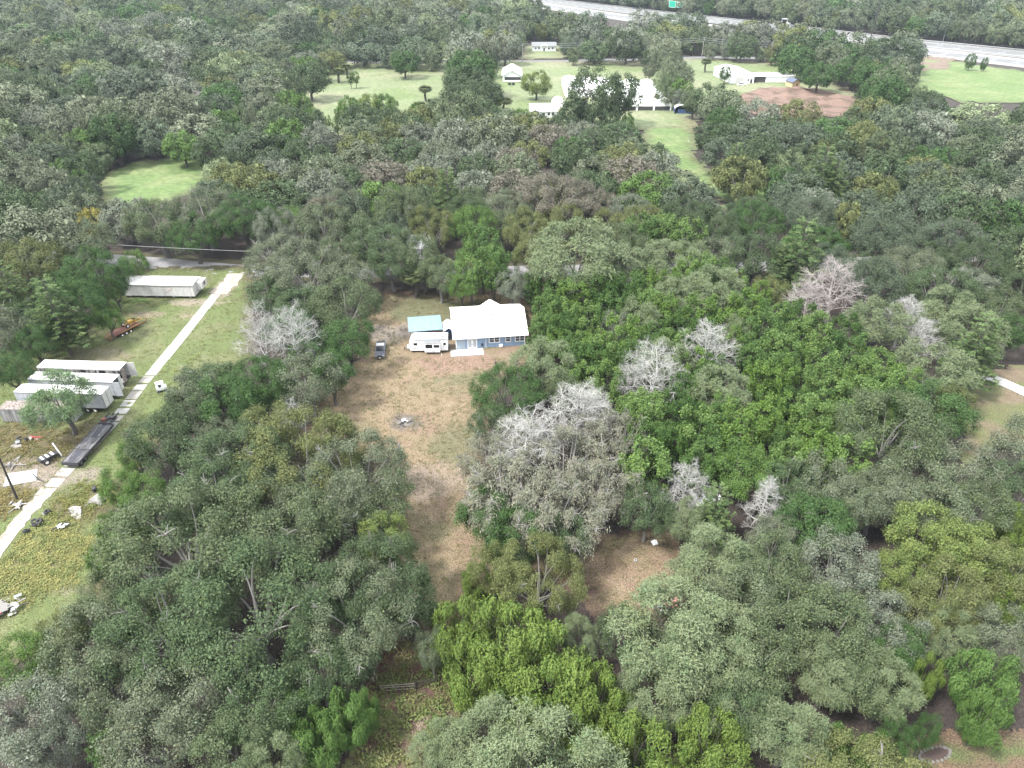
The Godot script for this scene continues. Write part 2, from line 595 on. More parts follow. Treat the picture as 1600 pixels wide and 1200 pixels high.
func blue_house() -> void:
	var t := thing("blue_house", "light blue single-storey house with a broad white metal roof", "house", Vector3(-4.25, 0, -122.9), 0.12)
	var walls := acc()
	box(walls, Vector3(0, 1.45, -6.2), Vector3(13.7, 2.9, 12.4))
	for e in [-1.0, 1.0]:
		prism(walls, [Vector2(-6.2, 2.9), Vector2(6.2, 2.9), Vector2(0, 5.05)], -0.02, 0.02, Transform3D(Basis(Vector3.UP, PI / 2), Vector3(e * 6.82, 0, -6.2)))
	prism(walls, [Vector2(-3.4, 2.9), Vector2(3.4, 2.9), Vector2(0, 5.0)], -0.1, 0.1, Transform3D(Basis.IDENTITY, Vector3(0.9, 0, -10.0)))
	part(t, "wall", mesh(walls), mats["blue_siding"])
	var lap := acc()
	for k in 14:
		box(lap, Vector3(0, 0.22 + 0.2 * k, 0.008), Vector3(13.7, 0.03, 0.03))
	part(t, "siding", mesh(lap), mats["blue_siding"]).set_meta("kind", "stuff")
	for x in [-6.85, 6.85]:
		part_box(t, "corner_trim", mats["white_trim"], Vector3(x, 1.4, 0.02), Vector3(0.16, 2.8, 0.1))
	var roof := acc()
	var main_ := acc()
	gable(main_, 13.9, 12.6, 2.85, 5.2, 0.55)
	for i in main_.v.size():
		main_.v[i] += Vector3(0, 0, -6.2)
	roof.v = main_.v; roof.n = main_.n; roof.c = main_.c
	for k in 16:
		var x := -7.2 + 0.96 * k
		for e in [-1.0, 1.0]:
			tube(roof, Vector3(x, 5.37, -6.2 + 0.05 * e), Vector3(x, 2.8, -6.2 + e * 6.8), 0.035, 0.035, 4)
	var r := part(t, "roof", mesh(roof), mats["white_roof"])
	var wing := acc()
	gable(wing, 5.4, 7.0, 3.0, 5.28, 0.45)
	part(r, "wing_roof", mesh(wing), mats["white_roof"], Vector3(0.9, 0.02, -7.4), PI / 2)
	var ridge := acc()
	box(ridge, Vector3(0, 5.36, -6.2), Vector3(15.0, 0.06, 0.35))
	part(r, "ridge_cap", mesh(ridge), mats["white_roof"])
	var trim := acc()
	box(trim, Vector3(0, 2.68, 0.62), Vector3(15.0, 0.18, 0.08))
	part(t, "fascia", mesh(trim), mats["white_trim"])
	window(t, Vector3(0.75, 1.75, 0.02), 1.9, 1.05, Vector3.BACK, 2)
	window(t, Vector3(3.5, 1.75, 0.02), 0.85, 1.15, Vector3.BACK, 1)
	window(t, Vector3(5.85, 1.75, 0.02), 1.7, 1.2, Vector3.BACK, 2)
	for k in 2:
		var door := part_box(t, "french_door", mats["white_trim"], Vector3(-4.15 + 0.98 * k, 1.1, 0.05), Vector3(0.94, 2.15, 0.08))
		part_box(door, "pane", mats["pale_glass"], Vector3(0, 0.1, 0.035), Vector3(0.6, 1.6, 0.03))
		part_box(door, "handle", mats["dark_metal"], Vector3(0.38 - 0.76 * k, -0.1, 0.07), Vector3(0.05, 0.16, 0.06))
	part_box(t, "pale_panel", mats["pale_blue"], Vector3(-5.85, 1.3, 0.03), Vector3(1.6, 2.5, 0.05))
	part_box(t, "meter_box", mats["dark_metal"], Vector3(-1.7, 0.8, 0.12), Vector3(0.35, 0.6, 0.2))
	part_box(t, "wall_unit", mats["white_trim"], Vector3(2.0, 0.45, 0.25), Vector3(0.7, 0.45, 0.45))
	var spout := acc()
	tube(spout, Vector3(-0.95, 0.1, 0.08), Vector3(-0.95, 2.75, 0.08), 0.07, 0.07, 6)
	part(t, "downspout", mesh(spout), mats["white_trim"])
	var slab := acc()
	box(slab, Vector3(0, 0, 0), Vector3(6.5, 0.14, 2.6))
	structure("patio", mesh(slab), mats["pale_concrete"], Vector3(-8.85, 0.07, -120.85), 0.12)
	var shed := thing("garden_shed", "small blue shed with a white lean roof between carport and house", "shed", Vector3(-13.0, 0, -127.6), 0.12)
	part_box(shed, "wall", mats["deep_blue"], Vector3(0, 1.1, 0), Vector3(1.7, 2.2, 3.4))
	var sr := acc()
	gable(sr, 3.6, 1.8, 2.2, 2.85, 0.2, 0.08)
	part(shed, "roof", mesh(sr), mats["white_roof"], Vector3.ZERO, PI / 2)
	part_box(shed, "door", mats["dark_metal"], Vector3(0, 0.95, 1.72), Vector3(0.9, 1.8, 0.05))

func carport() -> void:
	var t := thing("carport", "open carport with a flat pale blue metal roof behind the camper", "carport", Vector3(-17.7, 0, -127.6), 0.16)
	var roof := acc()
	box(roof, Vector3(0, 2.9, 0), Vector3(6.7, 0.12, 6.2))
	for k in 12:
		box(roof, Vector3(-3.2 + 0.58 * k, 2.98, 0), Vector3(0.06, 0.05, 6.2))
	part(t, "roof", mesh(roof), mats["sky_blue_roof"])
	for x in [-3.1, 0.0, 3.1]:
		for z in [-2.9, 2.9]:
			var s := acc()
			tube(s, Vector3(x, 0, z), Vector3(x, 2.9, z), 0.06, 0.06, 6)
			part(t, "post", mesh(s), mats["grey_metal"])
	part_box(t, "edge_trim", mats["grey_metal"], Vector3(-3.38, 2.86, 0), Vector3(0.06, 0.2, 6.2))

func travel_trailer() -> void:
	var t := thing("travel_trailer", "white travel trailer with dark windows and a slide-out, parked before the carport", "camper", Vector3(-16.4, 0, -122.0), 0.02)
	var body := acc()
	prism(body, [Vector2(-3.9, 0.95), Vector2(-3.55, 0.55), Vector2(3.75, 0.55), Vector2(3.75, 3.2), Vector2(-2.9, 3.2), Vector2(-3.5, 2.75), Vector2(-3.9, 1.7)], -1.2, 1.2)
	part(t, "body", mesh(body), mats["gel_white"])
	var slide := acc()
	prism(slide, [Vector2(-0.75, 0.62), Vector2(2.25, 0.62), Vector2(2.25, 2.72), Vector2(-0.75, 2.72)], 1.15, 2.0)
	var so := part(t, "slide_out", mesh(slide), mats["gel_white"])
	part_box(so, "slide_roof", mats["grey_metal"], Vector3(0.75, 2.75, 1.6), Vector3(3.1, 0.05, 0.95))
	for w in [[-2.55, 2.0, 1.21, 0.62, 0.42], [0.15, 1.95, 2.01, 1.25, 0.72], [1.6, 1.95, 2.01, 1.0, 0.5], [3.15, 2.0, 1.21, 0.4, 0.5]]:
		var f := part_box(t, "window", mats["dark_metal"], Vector3(w[0], w[1], w[2]), Vector3(w[3] + 0.1, w[4] + 0.1, 0.03))
		part_box(f, "pane", mats["dark_glass"], Vector3(0, 0, 0.015), Vector3(w[3], w[4], 0.02))
	for w in [[-3.1, 1.0, 1.205, 1.7, 0.10, 0.10], [-1.55, 1.18, 1.207, 1.5, 0.09, 0.22], [1.3, 1.05, 2.005, 1.6, 0.08, 0.28], [3.2, 1.4, 1.206, 0.8, 0.09, -0.2], [0.7, 0.8, 2.007, 2.2, 0.05, 0.0]]:
		part_box(t, "stripe", mats["grey_print"], Vector3(w[0], w[1], w[2]), Vector3(w[3], w[4], 0.012), Basis(Vector3.BACK, w[5]))
	part_box(t, "air_conditioner", mats["gel_white"], Vector3(-0.4, 3.34, -0.2), Vector3(0.9, 0.28, 0.7))
	for w in [[1.2, -0.1, 0.62], [-1.6, 0.3, 0.36], [2.8, 0.4, 0.36], [-2.3, -0.5, 0.3]]:
		part_box(t, "roof_vent", mats["dark_metal"], Vector3(w[0], 3.24, w[1]), Vector3(w[2], 0.1, 0.38))
	var rail := acc()
	tube(rail, Vector3(-2.8, 3.1, 1.26), Vector3(3.6, 3.1, 1.26), 0.07, 0.07, 6)
	part(t, "awning_roll", mesh(rail), mats["grey_metal"])
	for e in [-1.0, 1.0]:
		for x in [0.2, 1.05]:
			wheel(t, Vector3(x, 0.36, e * 1.02), Vector3.BACK, 0.36, 0.22, mats["white_rim"])
	var tongue := acc()
	tube(tongue, Vector3(-3.6, 0.55, 0.7), Vector3(-5.1, 0.5, 0), 0.06, 0.06, 4)
	tube(tongue, Vector3(-3.6, 0.55, -0.7), Vector3(-5.1, 0.5, 0), 0.06, 0.06, 4)
	tube(tongue, Vector3(-4.9, 0, 0), Vector3(-4.9, 0.9, 0), 0.05, 0.05, 6)
	part(t, "tongue", mesh(tongue), mats["dark_metal"])
	for z in [-0.22, 0.22]:
		var tank := acc()
		tube(tank, Vector3(-4.2, 0.6, z), Vector3(-4.2, 1.1, z), 0.16, 0.14, 8, Color.WHITE, true)
		part(t, "gas_bottle", mesh(tank), mats["gel_white"])
	part_box(t, "bumper", mats["dark_metal"], Vector3(3.85, 0.6, 0), Vector3(0.12, 0.12, 2.2))
	part_box(t, "stand_pipe", mats["white_trim"], Vector3(2.6, 0.3, 2.5), Vector3(0.08, 0.7, 0.08))

func pickup_truck() -> void:
	var t := thing("pickup_truck", "dark blue pickup truck parked half under the trees, facing the clearing", "pickup truck", Vector3(-25.9, 0, -121.0), PI + 0.1)
	# its nose points to -z in its own axes; the outline lies in y-z
	var b := Transform3D(Basis(Vector3.UP, PI / 2), Vector3.ZERO)
	var body := acc()
	prism(body, [Vector2(-2.75, 0.45), Vector2(2.8, 0.45), Vector2(2.85, 0.9), Vector2(2.7, 1.05), Vector2(1.35, 1.15), Vector2(-2.75, 1.12)], -0.95, 0.95, b)
	part(t, "body", mesh(body), mats["truck_blue"])
	var cab := acc()
	prism(cab, [Vector2(-0.75, 1.1), Vector2(1.3, 1.14), Vector2(0.6, 1.82), Vector2(-0.5, 1.86)], -0.82, 0.82, b)
	var c := part(t, "cab", mesh(cab), mats["truck_blue"])
	part_box(c, "roof_panel", mats["truck_pale"], Vector3(0, 1.865, -0.05), Vector3(1.5, 0.03, 1.0))
	var ws := acc()
	prism(ws, [Vector2(1.32, 1.17), Vector2(1.36, 1.2), Vector2(0.68, 1.82), Vector2(0.62, 1.8)], -0.74, 0.74, b)
	part(c, "windscreen", mesh(ws), mats["dark_glass"])
	for e in [-1.0, 1.0]:
		part_box(c, "side_window", mats["dark_glass"], Vector3(e * 0.825, 1.48, -0.1), Vector3(0.02, 0.42, 1.1))
		part_box(t, "mirror", mats["dark_metal"], Vector3(e * 1.08, 1.25, -1.1), Vector3(0.2, 0.2, 0.12))
		part_box(t, "headlight", mats["pale_glass"], Vector3(e * 0.72, 0.85, -2.83), Vector3(0.36, 0.2, 0.06))
		for z in [-1.85, 1.75]:
			wheel(t, Vector3(e * 0.86, 0.4, z), Vector3.RIGHT, 0.4, 0.26, mats["grey_metal"])
	part_box(t, "bed_liner", mats["dark_metal"], Vector3(0, 1.14, 1.75), Vector3(1.55, 0.04, 1.85))
	part_box(t, "grille", mats["dark_metal"], Vector3(0, 0.84, -2.86), Vector3(1.0, 0.26, 0.05))
	part_box(t, "bumper", mats["chrome"], Vector3(0, 0.55, -2.92), Vector3(1.85, 0.2, 0.16))
	part_box(t, "number_plate", mats["white_trim"], Vector3(0, 0.55, -3.01), Vector3(0.32, 0.15, 0.02))

func mobile_home() -> void:
	var t := thing("mobile_home", "long white abandoned mobile home with holes in its roof and red marks on the front", "mobile home", Vector3(-79.3, 0, -146.9), -0.03)
	var body := acc()
	box(body, Vector3(0, 2.0, 0), Vector3(16.4, 2.6, 4.6))
	part(t, "wall", mesh(body), mats["dirty_white"])
	var nose := acc()
	prism(nose, [Vector2(0, 1.2), Vector2(1.3, 1.75), Vector2(1.3, 3.28), Vector2(0, 3.28)], -2.28, 0.4, Transform3D(Basis.IDENTITY, Vector3(8.2, 0, 0)))
	var en := part(t, "end_bay", mesh(nose), mats["dirty_white"])
	part_box(en, "window", mats["dark_glass"], Vector3(9.52, 2.6, -0.9), Vector3(0.03, 0.8, 0.9))
	var roof := acc()
	for e in [-1.0, 1.0]:
		prism(roof, [Vector2(0, 3.3), Vector2(2.45 * e, 3.3), Vector2(2.45 * e, 3.42), Vector2(0, 3.72)], -8.3, 8.3, Transform3D(Basis(Vector3.UP, PI / 2), Vector3.ZERO))
	var r := part(t, "roof", mesh(roof), mats["dirty_white"])
	var b := Basis(Vector3.RIGHT, 0.12)
	for w in [[-3.4, 0.9, 1.6, 0.5], [-1.1, -1.3, 1.5, 0.7], [1.9, -1.5, 2.2, 0.5], [-6.0, -1.6, 2.0, 0.35], [4.6, -1.7, 1.2, 0.3]]:
		part_box(r, "roof_hole", mats["dark_stain"], Vector3(w[0], 3.62 - absf(w[1]) * 0.1, w[1]), Vector3(w[2], 0.1, w[3]), b if w[1] > 0 else b.inverse())
	for k in 11:
		part_box(t, "wall_seam", mats["grey_metal"], Vector3(-7.6 + 1.5 * k, 2.0, 2.305), Vector3(0.03, 2.5, 0.012))
	part_box(t, "belt_line", mats["grey_metal"], Vector3(0, 3.2, 2.31), Vector3(16.4, 0.08, 0.03))
	for w in [[1.6, 2.4, 0.07, 1.1, 0.1], [3.4, 2.4, 0.07, 1.0, -0.3], [2.5, 2.9, 1.7, 0.06, 0.05], [2.6, 1.95, 1.5, 0.06, 0.5], [2.2, 2.3, 1.2, 0.05, -0.35], [1.9, 1.75, 0.5, 0.06, 0.7]]:
		part_box(t, "red_mark", mats["red_mark"], Vector3(w[0], w[1], 2.312), Vector3(w[2], w[3], 0.012), Basis(Vector3.BACK, w[4]))
	part_box(t, "under_frame", mats["dark_metal"], Vector3(0, 0.6, 0), Vector3(15.6, 0.2, 3.2))
	for x in [-7.0, -3.6, 3.0, 6.8]:
		for z in [-1.6, 1.6]:
			part_box(t, "pier", mats["pale_concrete"], Vector3(x, 0.28, z), Vector3(0.4, 0.56, 0.4))
	for x in [-0.7, 0.3]:
		wheel(t, Vector3(x, 0.38, 1.7), Vector3.BACK, 0.38, 0.22, mats["grey_metal"])
	for e in [-5.2, -1.0]:
		window(t, Vector3(e, 2.2, -2.31), 1.2, 0.8, Vector3.FORWARD)

func semi_trailer(label: String, at: Vector3, turn: float, style: String) -> void:
	var t := thing("semi_trailer", label, "semi-trailer", at, turn, "white trailers parked side by side")
	var l := 15.4 if style != "box" else 12.2
	var y0 := 1.15 if style != "box" else 0.1
	var top := 4.0 if style != "box" else 2.75
	var h := top - y0
	var roof := acc()
	box(roof, Vector3(0, top, 0), Vector3(l, 0.1, 2.55))
	for k in 24:
		box(roof, Vector3(-l / 2 + l * (k + 0.5) / 24.0, top + 0.06, 0), Vector3(0.05, 0.02, 2.5))
	part(t, "roof", mesh(roof), mats["trailer_roof"] if style != "box" else mats["rusty_white"])
	part_box(t, "floor", mats["dark_metal"], Vector3(0, y0, 0), Vector3(l, 0.2, 2.5))
	part_box(t, "far_wall", mats["dirty_white"], Vector3(0, y0 + h / 2, -1.24), Vector3(l, h, 0.06))
	part_box(t, "nose_wall", mats["dirty_white"], Vector3(-l / 2 + 0.03, y0 + h / 2, 0), Vector3(0.06, h, 2.5))
	if style == "slats":
		part_box(t, "top_rail", mats["dirty_white"], Vector3(0, top - 0.15, 1.24), Vector3(l, 0.22, 0.08))
		part_box(t, "low_wall", mats["dirty_white"], Vector3(0, y0 + 0.45, 1.24), Vector3(l, 0.9, 0.06))
		var x := -l / 2 + 0.1
		while x < l / 2 - 0.6:
			var w: float = [0.35, 0.5, 0.22, 1.1, 0.3, 1.5, 0.25, 0.4][rng.randi() % 8]
			if rng.randf() < 0.9:
				part_box(t, "side_board", mats["streaked"], Vector3(x + w / 2, y0 + 0.9 + (h - 1.1) / 2, 1.23), Vector3(w, h - 1.1, 0.05))
			x += w + rng.randf_range(0.12, 0.55)
	else:
		var side := acc()
		box(side, Vector3(0, y0 + h / 2, 1.24), Vector3(l, h, 0.06))
		var n := 44 if style == "box" else 26
		for k in n:
			box(side, Vector3(-l / 2 + l * (k + 0.5) / n, y0 + h / 2, 1.28), Vector3(l / n * (0.55 if style == "box" else 0.06), h - 0.2, 0.05))
		part(t, "near_wall", mesh(side), mats["streaked"] if style == "box" else mats["pale_grey_white"])
		part_box(t, "top_rail", mats["grey_metal"], Vector3(0, top - 0.1, 1.3), Vector3(l, 0.14, 0.05))
	match style:
		"slats":
			part_box(t, "door", mats["dirty_white"], Vector3(l / 2 + 0.62, y0 + h / 2, -1.25), Vector3(1.22, h, 0.06), Basis(Vector3.UP, 0.25))
			part_box(t, "door", mats["rusty_white"], Vector3(l / 2 + 0.05, y0 + h / 2, 0.68), Vector3(0.06, h, 1.1))
		"half":
			part_box(t, "door", mats["dirty_white"], Vector3(l / 2 + 0.03, y0 + h / 2, -0.85), Vector3(0.06, h, 0.75))
			part_box(t, "door", mats["pale_grey_white"], Vector3(l / 2 + 0.6, y0 + h / 2, 1.3), Vector3(1.22, h, 0.06), Basis(Vector3.UP, 0.12))
			part_box(t, "crate", mats["dark_metal"], Vector3(l / 2 - 0.6, y0 + 0.7, -0.2), Vector3(0.8, 1.0, 1.0))
		_:
			for z in [-0.63, 0.63]:
				part_box(t, "door", mats["dirty_white"], Vector3(l / 2 + 0.03, y0 + h / 2, z), Vector3(0.06, h, 1.2))
			part_box(t, "door_seal", mats["dark_metal"], Vector3(l / 2 + 0.062, y0 + h / 2, 0), Vector3(0.03, h, 0.07))
			part_box(t, "door_edge", mats["dark_metal"], Vector3(l / 2 + 0.064, y0 + h / 2, 1.22), Vector3(0.03, h, 0.07))
	if style != "box":
		for x in [l / 2 - 2.2, l / 2 - 3.5]:
			for e in [-1.0, 1.0]:
				wheel(t, Vector3(x, 0.5, e * 1.0), Vector3.BACK, 0.5, 0.4, mats["white_rim"])
		for e in [-0.9, 0.9]:
			part_box(t, "landing_leg", mats["dark_metal"], Vector3(-l / 2 + 3.0, 0.55, e), Vector3(0.14, 1.1, 0.14))

func flatbed_trailer() -> void:
	var t := thing("flatbed_trailer", "empty dark flatbed trailer with grey deck boards, parked across the concrete path", "flatbed trailer", Vector3(-68.25, 0, -90.6), PI / 2 - 0.07)
	# +x points away from the camera along its length
	for k in 6:
		var z := -1.05 + 0.42 * k
		for j in 3:
			part_box(t, "deck_board", mats["deck_dark"] if (k == 2 or k == 3) and j != 1 else mats["deck_grey"] if (k + j) % 3 else mats["deck_light"], Vector3(-3.35 + 3.35 * j, 1.15 + rng.randf_range(-0.01, 0.012), z), Vector3(3.25, 0.06, 0.39))
	var frame := acc()
	for z in [-1.32, -0.21, 0.21, 1.32]:
		box(frame, Vector3(0, 1.05, z), Vector3(10.2, 0.24, 0.1))
	for x in [-5.05, -1.68, 1.68, 5.05]:
		box(frame, Vector3(x, 1.1, 0), Vector3(0.14, 0.22, 2.7))
	part(t, "frame", mesh(frame), mats["dark_metal"])
	for k in 20:
		for e in [-1.0, 1.0]:
			part_box(t, "stake_pocket", mats["dark_metal"], Vector3(-4.8 + 0.5 * k, 1.02, e * 1.44), Vector3(0.14, 0.2, 0.14))
	for x in [-4.2, -3.1]:
		for e in [-1.0, 1.0]:
			wheel(t, Vector3(x, 0.48, e * 0.95), Vector3.BACK, 0.48, 0.5, mats["grey_metal"])
	var neck := acc()
	box(neck, Vector3(6.0, 1.35, 0), Vector3(2.0, 0.16, 2.3))
	for z in [-0.8, 0.0, 0.8]:
		box(neck, Vector3(6.6, 1.5, z), Vector3(2.6, 0.2, 0.14))
	part(t, "gooseneck", mesh(neck), mats["dark_metal"])
	part_box(t, "winch", mats["rust"], Vector3(5.7, 1.62, -0.5), Vector3(0.6, 0.4, 0.7))
	part_box(t, "tool_box", mats["dark_metal"], Vector3(6.4, 1.65, 0.55), Vector3(0.6, 0.3, 0.8))
	for e in [-0.7, 0.7]:
		part_box(t, "landing_leg", mats["dark_metal"], Vector3(5.2, 0.55, e), Vector3(0.14, 1.1, 0.14))
	part_box(t, "tail_bar", mats["dark_metal"], Vector3(-5.15, 0.92, 0), Vector3(0.12, 0.3, 2.7))

func equipment_trailer() -> void:
	var t := thing("equipment_trailer", "rusty red equipment trailer with white wheels on the lawn below the mobile home", "trailer", Vector3(-79.9, 0, -129.7), 1.08)
	for k in 6:
		part_box(t, "deck_board", mats["rust_wood"], Vector3(-0.4, 0.82, -0.92 + 0.37 * k), Vector3(6.2, 0.06, 0.34))
	var frame := acc()
	for z in [-1.15, 1.15]:
		box(frame, Vector3(0, 0.78, z), Vector3(7.6, 0.16, 0.09))
		tube(frame, Vector3(3.6, 0.78, z), Vector3(5.0, 0.7, 0), 0.07, 0.07, 5)
		tube(frame, Vector3(-3.7, 0.8, z), Vector3(-4.7, 0.25, z * 0.9), 0.06, 0.06, 4)
	for k in 5:
		box(frame, Vector3(-3.75 - 0.22 * k, 0.75 - 0.11 * k, 0), Vector3(0.08, 0.05, 2.2))
	part(t, "frame", mesh(frame), mats["rust"])
	part_box(t, "side_rail", mats["ochre"], Vector3(0.4, 0.93, 1.17), Vector3(5.6, 0.1, 0.06))
	for x in [-2.1, -1.1, -0.1]:
		for e in [-1.0, 1.0]:
			wheel(t, Vector3(x, 0.36, e * 1.3), Vector3.BACK, 0.36, 0.2, mats["white_rim"])
	var y := thing("field_implement", "yellow machine frame with black tyres standing on the rusty trailer", "machine", Vector3(-79.35, 0.85, -131.1), 1.08)
	var f := acc()
	for z in [-0.6, 0.6]:
		tube(f, Vector3(-1.5, 0.35, z), Vector3(2.2, 0.35, z * 0.6), 0.09, 0.09, 5)
		tube(f, Vector3(-0.9, 0.35, z), Vector3(-0.7, 1.25, z), 0.06, 0.06, 5)
		tube(f, Vector3(0.5, 0.35, z), Vector3(0.3, 1.2, z), 0.06, 0.06, 5)
		tube(f, Vector3(-0.7, 1.25, z), Vector3(0.3, 1.2, z), 0.06, 0.06, 5)
	for x in [-1.5, -0.4, 0.8, 2.2]:
		box(f, Vector3(x, 0.35, 0), Vector3(0.12, 0.12, 1.3))
	part(y, "frame", mesh(f), mats["ochre"])
	part_box(y, "engine", mats["ochre"], Vector3(-0.2, 0.7, 0), Vector3(0.9, 0.5, 0.8))
	for z in [-0.75, 0.75]:
		wheel(y, Vector3(-1.5, 0.42, z), Vector3.BACK, 0.42, 0.3, mats["white_rim"])
	wheel(y, Vector3(1.0, 0.4, -0.75), Vector3.BACK, 0.4, 0.3, mats["dark_metal"])

func cart_trailer() -> void:
	var t := thing("cart", "black two-wheeled cart with a white wheel hub, beside the leaning white post", "cart", Vector3(-73.2, 0, -87.3), 0.95)
	var b := acc()
	prism(b, [Vector2(-1.2, 0.6), Vector2(1.3, 0.6), Vector2(1.5, 1.05), Vector2(-1.3, 1.1)], -0.6, 0.6)
	part(t, "body", mesh(b), mats["dark_metal"])
	for k in 3:
		part_box(t, "slat", mats["dirty_white"], Vector3(-0.7 + 0.75 * k, 1.12, 0), Vector3(0.35, 0.05, 1.1))
	for e in [-1.0, 1.0]:
		wheel(t, Vector3(-0.5, 0.5, e * 0.75), Vector3.BACK, 0.5, 0.25, mats["white_rim"])
	var bar := acc()
	tube(bar, Vector3(1.4, 0.7, 0), Vector3(2.6, 0.3, 0), 0.05, 0.05, 5)
	part(t, "drawbar", mesh(bar), mats["dark_metal"])
	var p := acc()
	tube(p, Vector3.ZERO, Vector3(-0.75, 2.5, -0.2), 0.11, 0.1, 8, Color.WHITE, true)
	tag(part(self, "post", mesh(p), mats["white_trim"], Vector3(-71.8, 0, -88.6)), "leaning white post next to the end of the dark flatbed trailer", "post")
	var g := thing("utility_cart", "small white cart with black wheels on the lawn by the oaks", "cart", Vector3(-63.5, 0, -107.3), 0.5)
	var gb := acc()
	prism(gb, [Vector2(-0.8, 0.5), Vector2(0.8, 0.5), Vector2(0.9, 0.95), Vector2(0.2, 1.1), Vector2(-0.8, 1.0)], -0.55, 0.55)
	part(g, "body", mesh(gb), mats["gel_white"])
	part_box(g, "seat", mats["dark_metal"], Vector3(-0.2, 1.15, 0), Vector3(0.5, 0.2, 0.9))
	part_box(g, "canopy", mats["gel_white"], Vector3(-0.1, 1.8, 0), Vector3(1.3, 0.07, 1.1))
	var posts := acc()
	for x in [-0.65, 0.45]:
		for z in [-0.5, 0.5]:
			tube(posts, Vector3(x, 0.95, z), Vector3(x, 1.8, z), 0.03, 0.03, 4)
	part(g, "canopy_frame", mesh(posts), mats["dark_metal"])
	for x in [-0.55, 0.6]:
		for e in [-1.0, 1.0]:
			wheel(g, Vector3(x, 0.3, e * 0.55), Vector3.BACK, 0.3, 0.2, mats["grey_metal"])

func utility_pole(label: String, at: Vector3, h: float, lean: Vector2, r: float, material_: Material, arms := 1, group := "") -> Vector3:
	var t := thing("utility_pole", label, "utility pole", at, 0.0, group)
	var top := Vector3(lean.x, h, lean.y)
	var s := acc()
	tube(s, Vector3(0, -0.3, 0), top, r, r * 0.7, 8, Color.WHITE, true)
	part(t, "pole", mesh(s), material_)
	for k in arms:
		part_box(t, "crossarm", material_, top * (0.95 - 0.07 * k), Vector3(2.2, 0.12, 0.1), Basis(Vector3.UP, 0.6))
		for x in [-0.9, 0.9]:
			part_box(t, "insulator", mats["grey_metal"], top * (0.95 - 0.07 * k) + Vector3(x * 0.82, 0.15, -x * 0.5), Vector3(0.1, 0.2, 0.1))
	return at + top * 0.97

func wire(label: String, a: Vector3, b: Vector3, sag: float, r: float, group := "") -> void:
	var s := acc()
	var last := a
	for i in 14:
		var f := (i + 1) / 14.0
		var p := a.lerp(b, f) + Vector3.DOWN * sag * 4.0 * f * (1.0 - f)
		tube(s, last, p, r, r, 4)
		last = p
	tag(part(self, "power_line", mesh(s), mats["wire"]), label, "power line", group)

func scrap(called: String, label: String, at: Vector3, spread: float, pieces: Array, high := 0.5) -> void:   # a heap whose pieces are parts
	var t := thing(called, label, "junk pile", at, rng.randf() * TAU)
	for p in pieces:
		var d := Vector3(rng.randf_range(-1, 1), 0, rng.randf_range(-1, 1)) * spread
		var b := Basis(Vector3.UP, rng.randf() * TAU) * Basis(Vector3.RIGHT, rng.randf_range(-0.5, 0.5))
		for k in p[2]:
			d = Vector3(rng.randf_range(-1, 1), 0, rng.randf_range(-1, 1)) * spread
			d.y = rng.randf_range(0.06, high)
			b = Basis(Vector3.UP, rng.randf() * TAU) * Basis(Vector3.RIGHT, rng.randf_range(-0.5, 0.5))
			match p[0]:
				"plank":
					part_box(t, "plank", mats[p[1]], d, Vector3(rng.randf_range(0.9, 2.2), 0.05, 0.14), b)
				"sheet":
					part_box(t, "sheet", mats[p[1]], d, Vector3(rng.randf_range(0.5, 1.0), 0.04, rng.randf_range(0.35, 0.7)), b)
				"tyre":
					var s := acc()
					drum(s, Vector3.ZERO, b * Vector3(0.3, 1, 0), rng.randf_range(0.36, 0.5), 0.26, 0.2)
					part(t, "tyre", mesh(s), mats[p[1]], d + Vector3.UP * 0.15)
				"block":
					var s := acc()
					var w := rng.randf_range(0.5, 1.1)
					prism(s, [Vector2(-w, -0.3 * w), Vector2(-0.4 * w, -0.8 * w), Vector2(0.8 * w, -0.6 * w), Vector2(w, 0.3 * w), Vector2(0.1 * w, 0.8 * w)], -0.12, 0.12, Transform3D(b * Basis(Vector3.RIGHT, PI / 2), Vector3.ZERO))
					part(t, "slab", mesh(s), mats[p[1]], d)
				"pipe":
					var s := acc()
					tube(s, b * Vector3(-1.1, 0, 0), b * Vector3(1.1, 0, 0), 0.07, 0.07, 6, Color.WHITE, true)
					part(t, "pipe", mesh(s), mats[p[1]], d)
				"can":
					var s := acc()
					tube(s, Vector3.ZERO, Vector3(0, 0.7, 0), 0.28, 0.28, 10, Color.WHITE, true)
					part(t, "drum", mesh(s), mats[p[1]], d)

func mower(label: String, at: Vector3, turn: float, paint: Material) -> void:
	var t := thing("ride_on_mower", label, "mower", at, turn)
	var b := acc()
	prism(b, [Vector2(-0.9, 0.45), Vector2(0.9, 0.45), Vector2(1.0, 0.8), Vector2(0.8, 1.0), Vector2(0.05, 1.0), Vector2(-0.1, 0.62), Vector2(-0.9, 0.7)], -0.42, 0.42)
	part(t, "body", mesh(b), paint)
	part_box(t, "seat", mats["dark_metal"], Vector3(-0.5, 0.95, 0), Vector3(0.45, 0.35, 0.5))
	part_box(t, "deck", paint, Vector3(0.05, 0.3, 0), Vector3(0.8, 0.2, 1.3))
	var s := acc()
	tube(s, Vector3(0.1, 0.95, 0), Vector3(-0.12, 1.25, 0), 0.03, 0.03, 5)
	drum(s, Vector3(-0.12, 1.27, 0), Vector3(-0.5, 1, 0), 0.19, 0.04, 0.15)
	part(t, "steering_wheel", mesh(s), mats["dark_metal"])
	for e in [-1.0, 1.0]:
		wheel(t, Vector3(-0.65, 0.33, e * 0.5), Vector3.BACK, 0.33, 0.26, mats["dirty_white"])
		wheel(t, Vector3(0.75, 0.22, e * 0.45), Vector3.BACK, 0.22, 0.16, mats["dirty_white"])

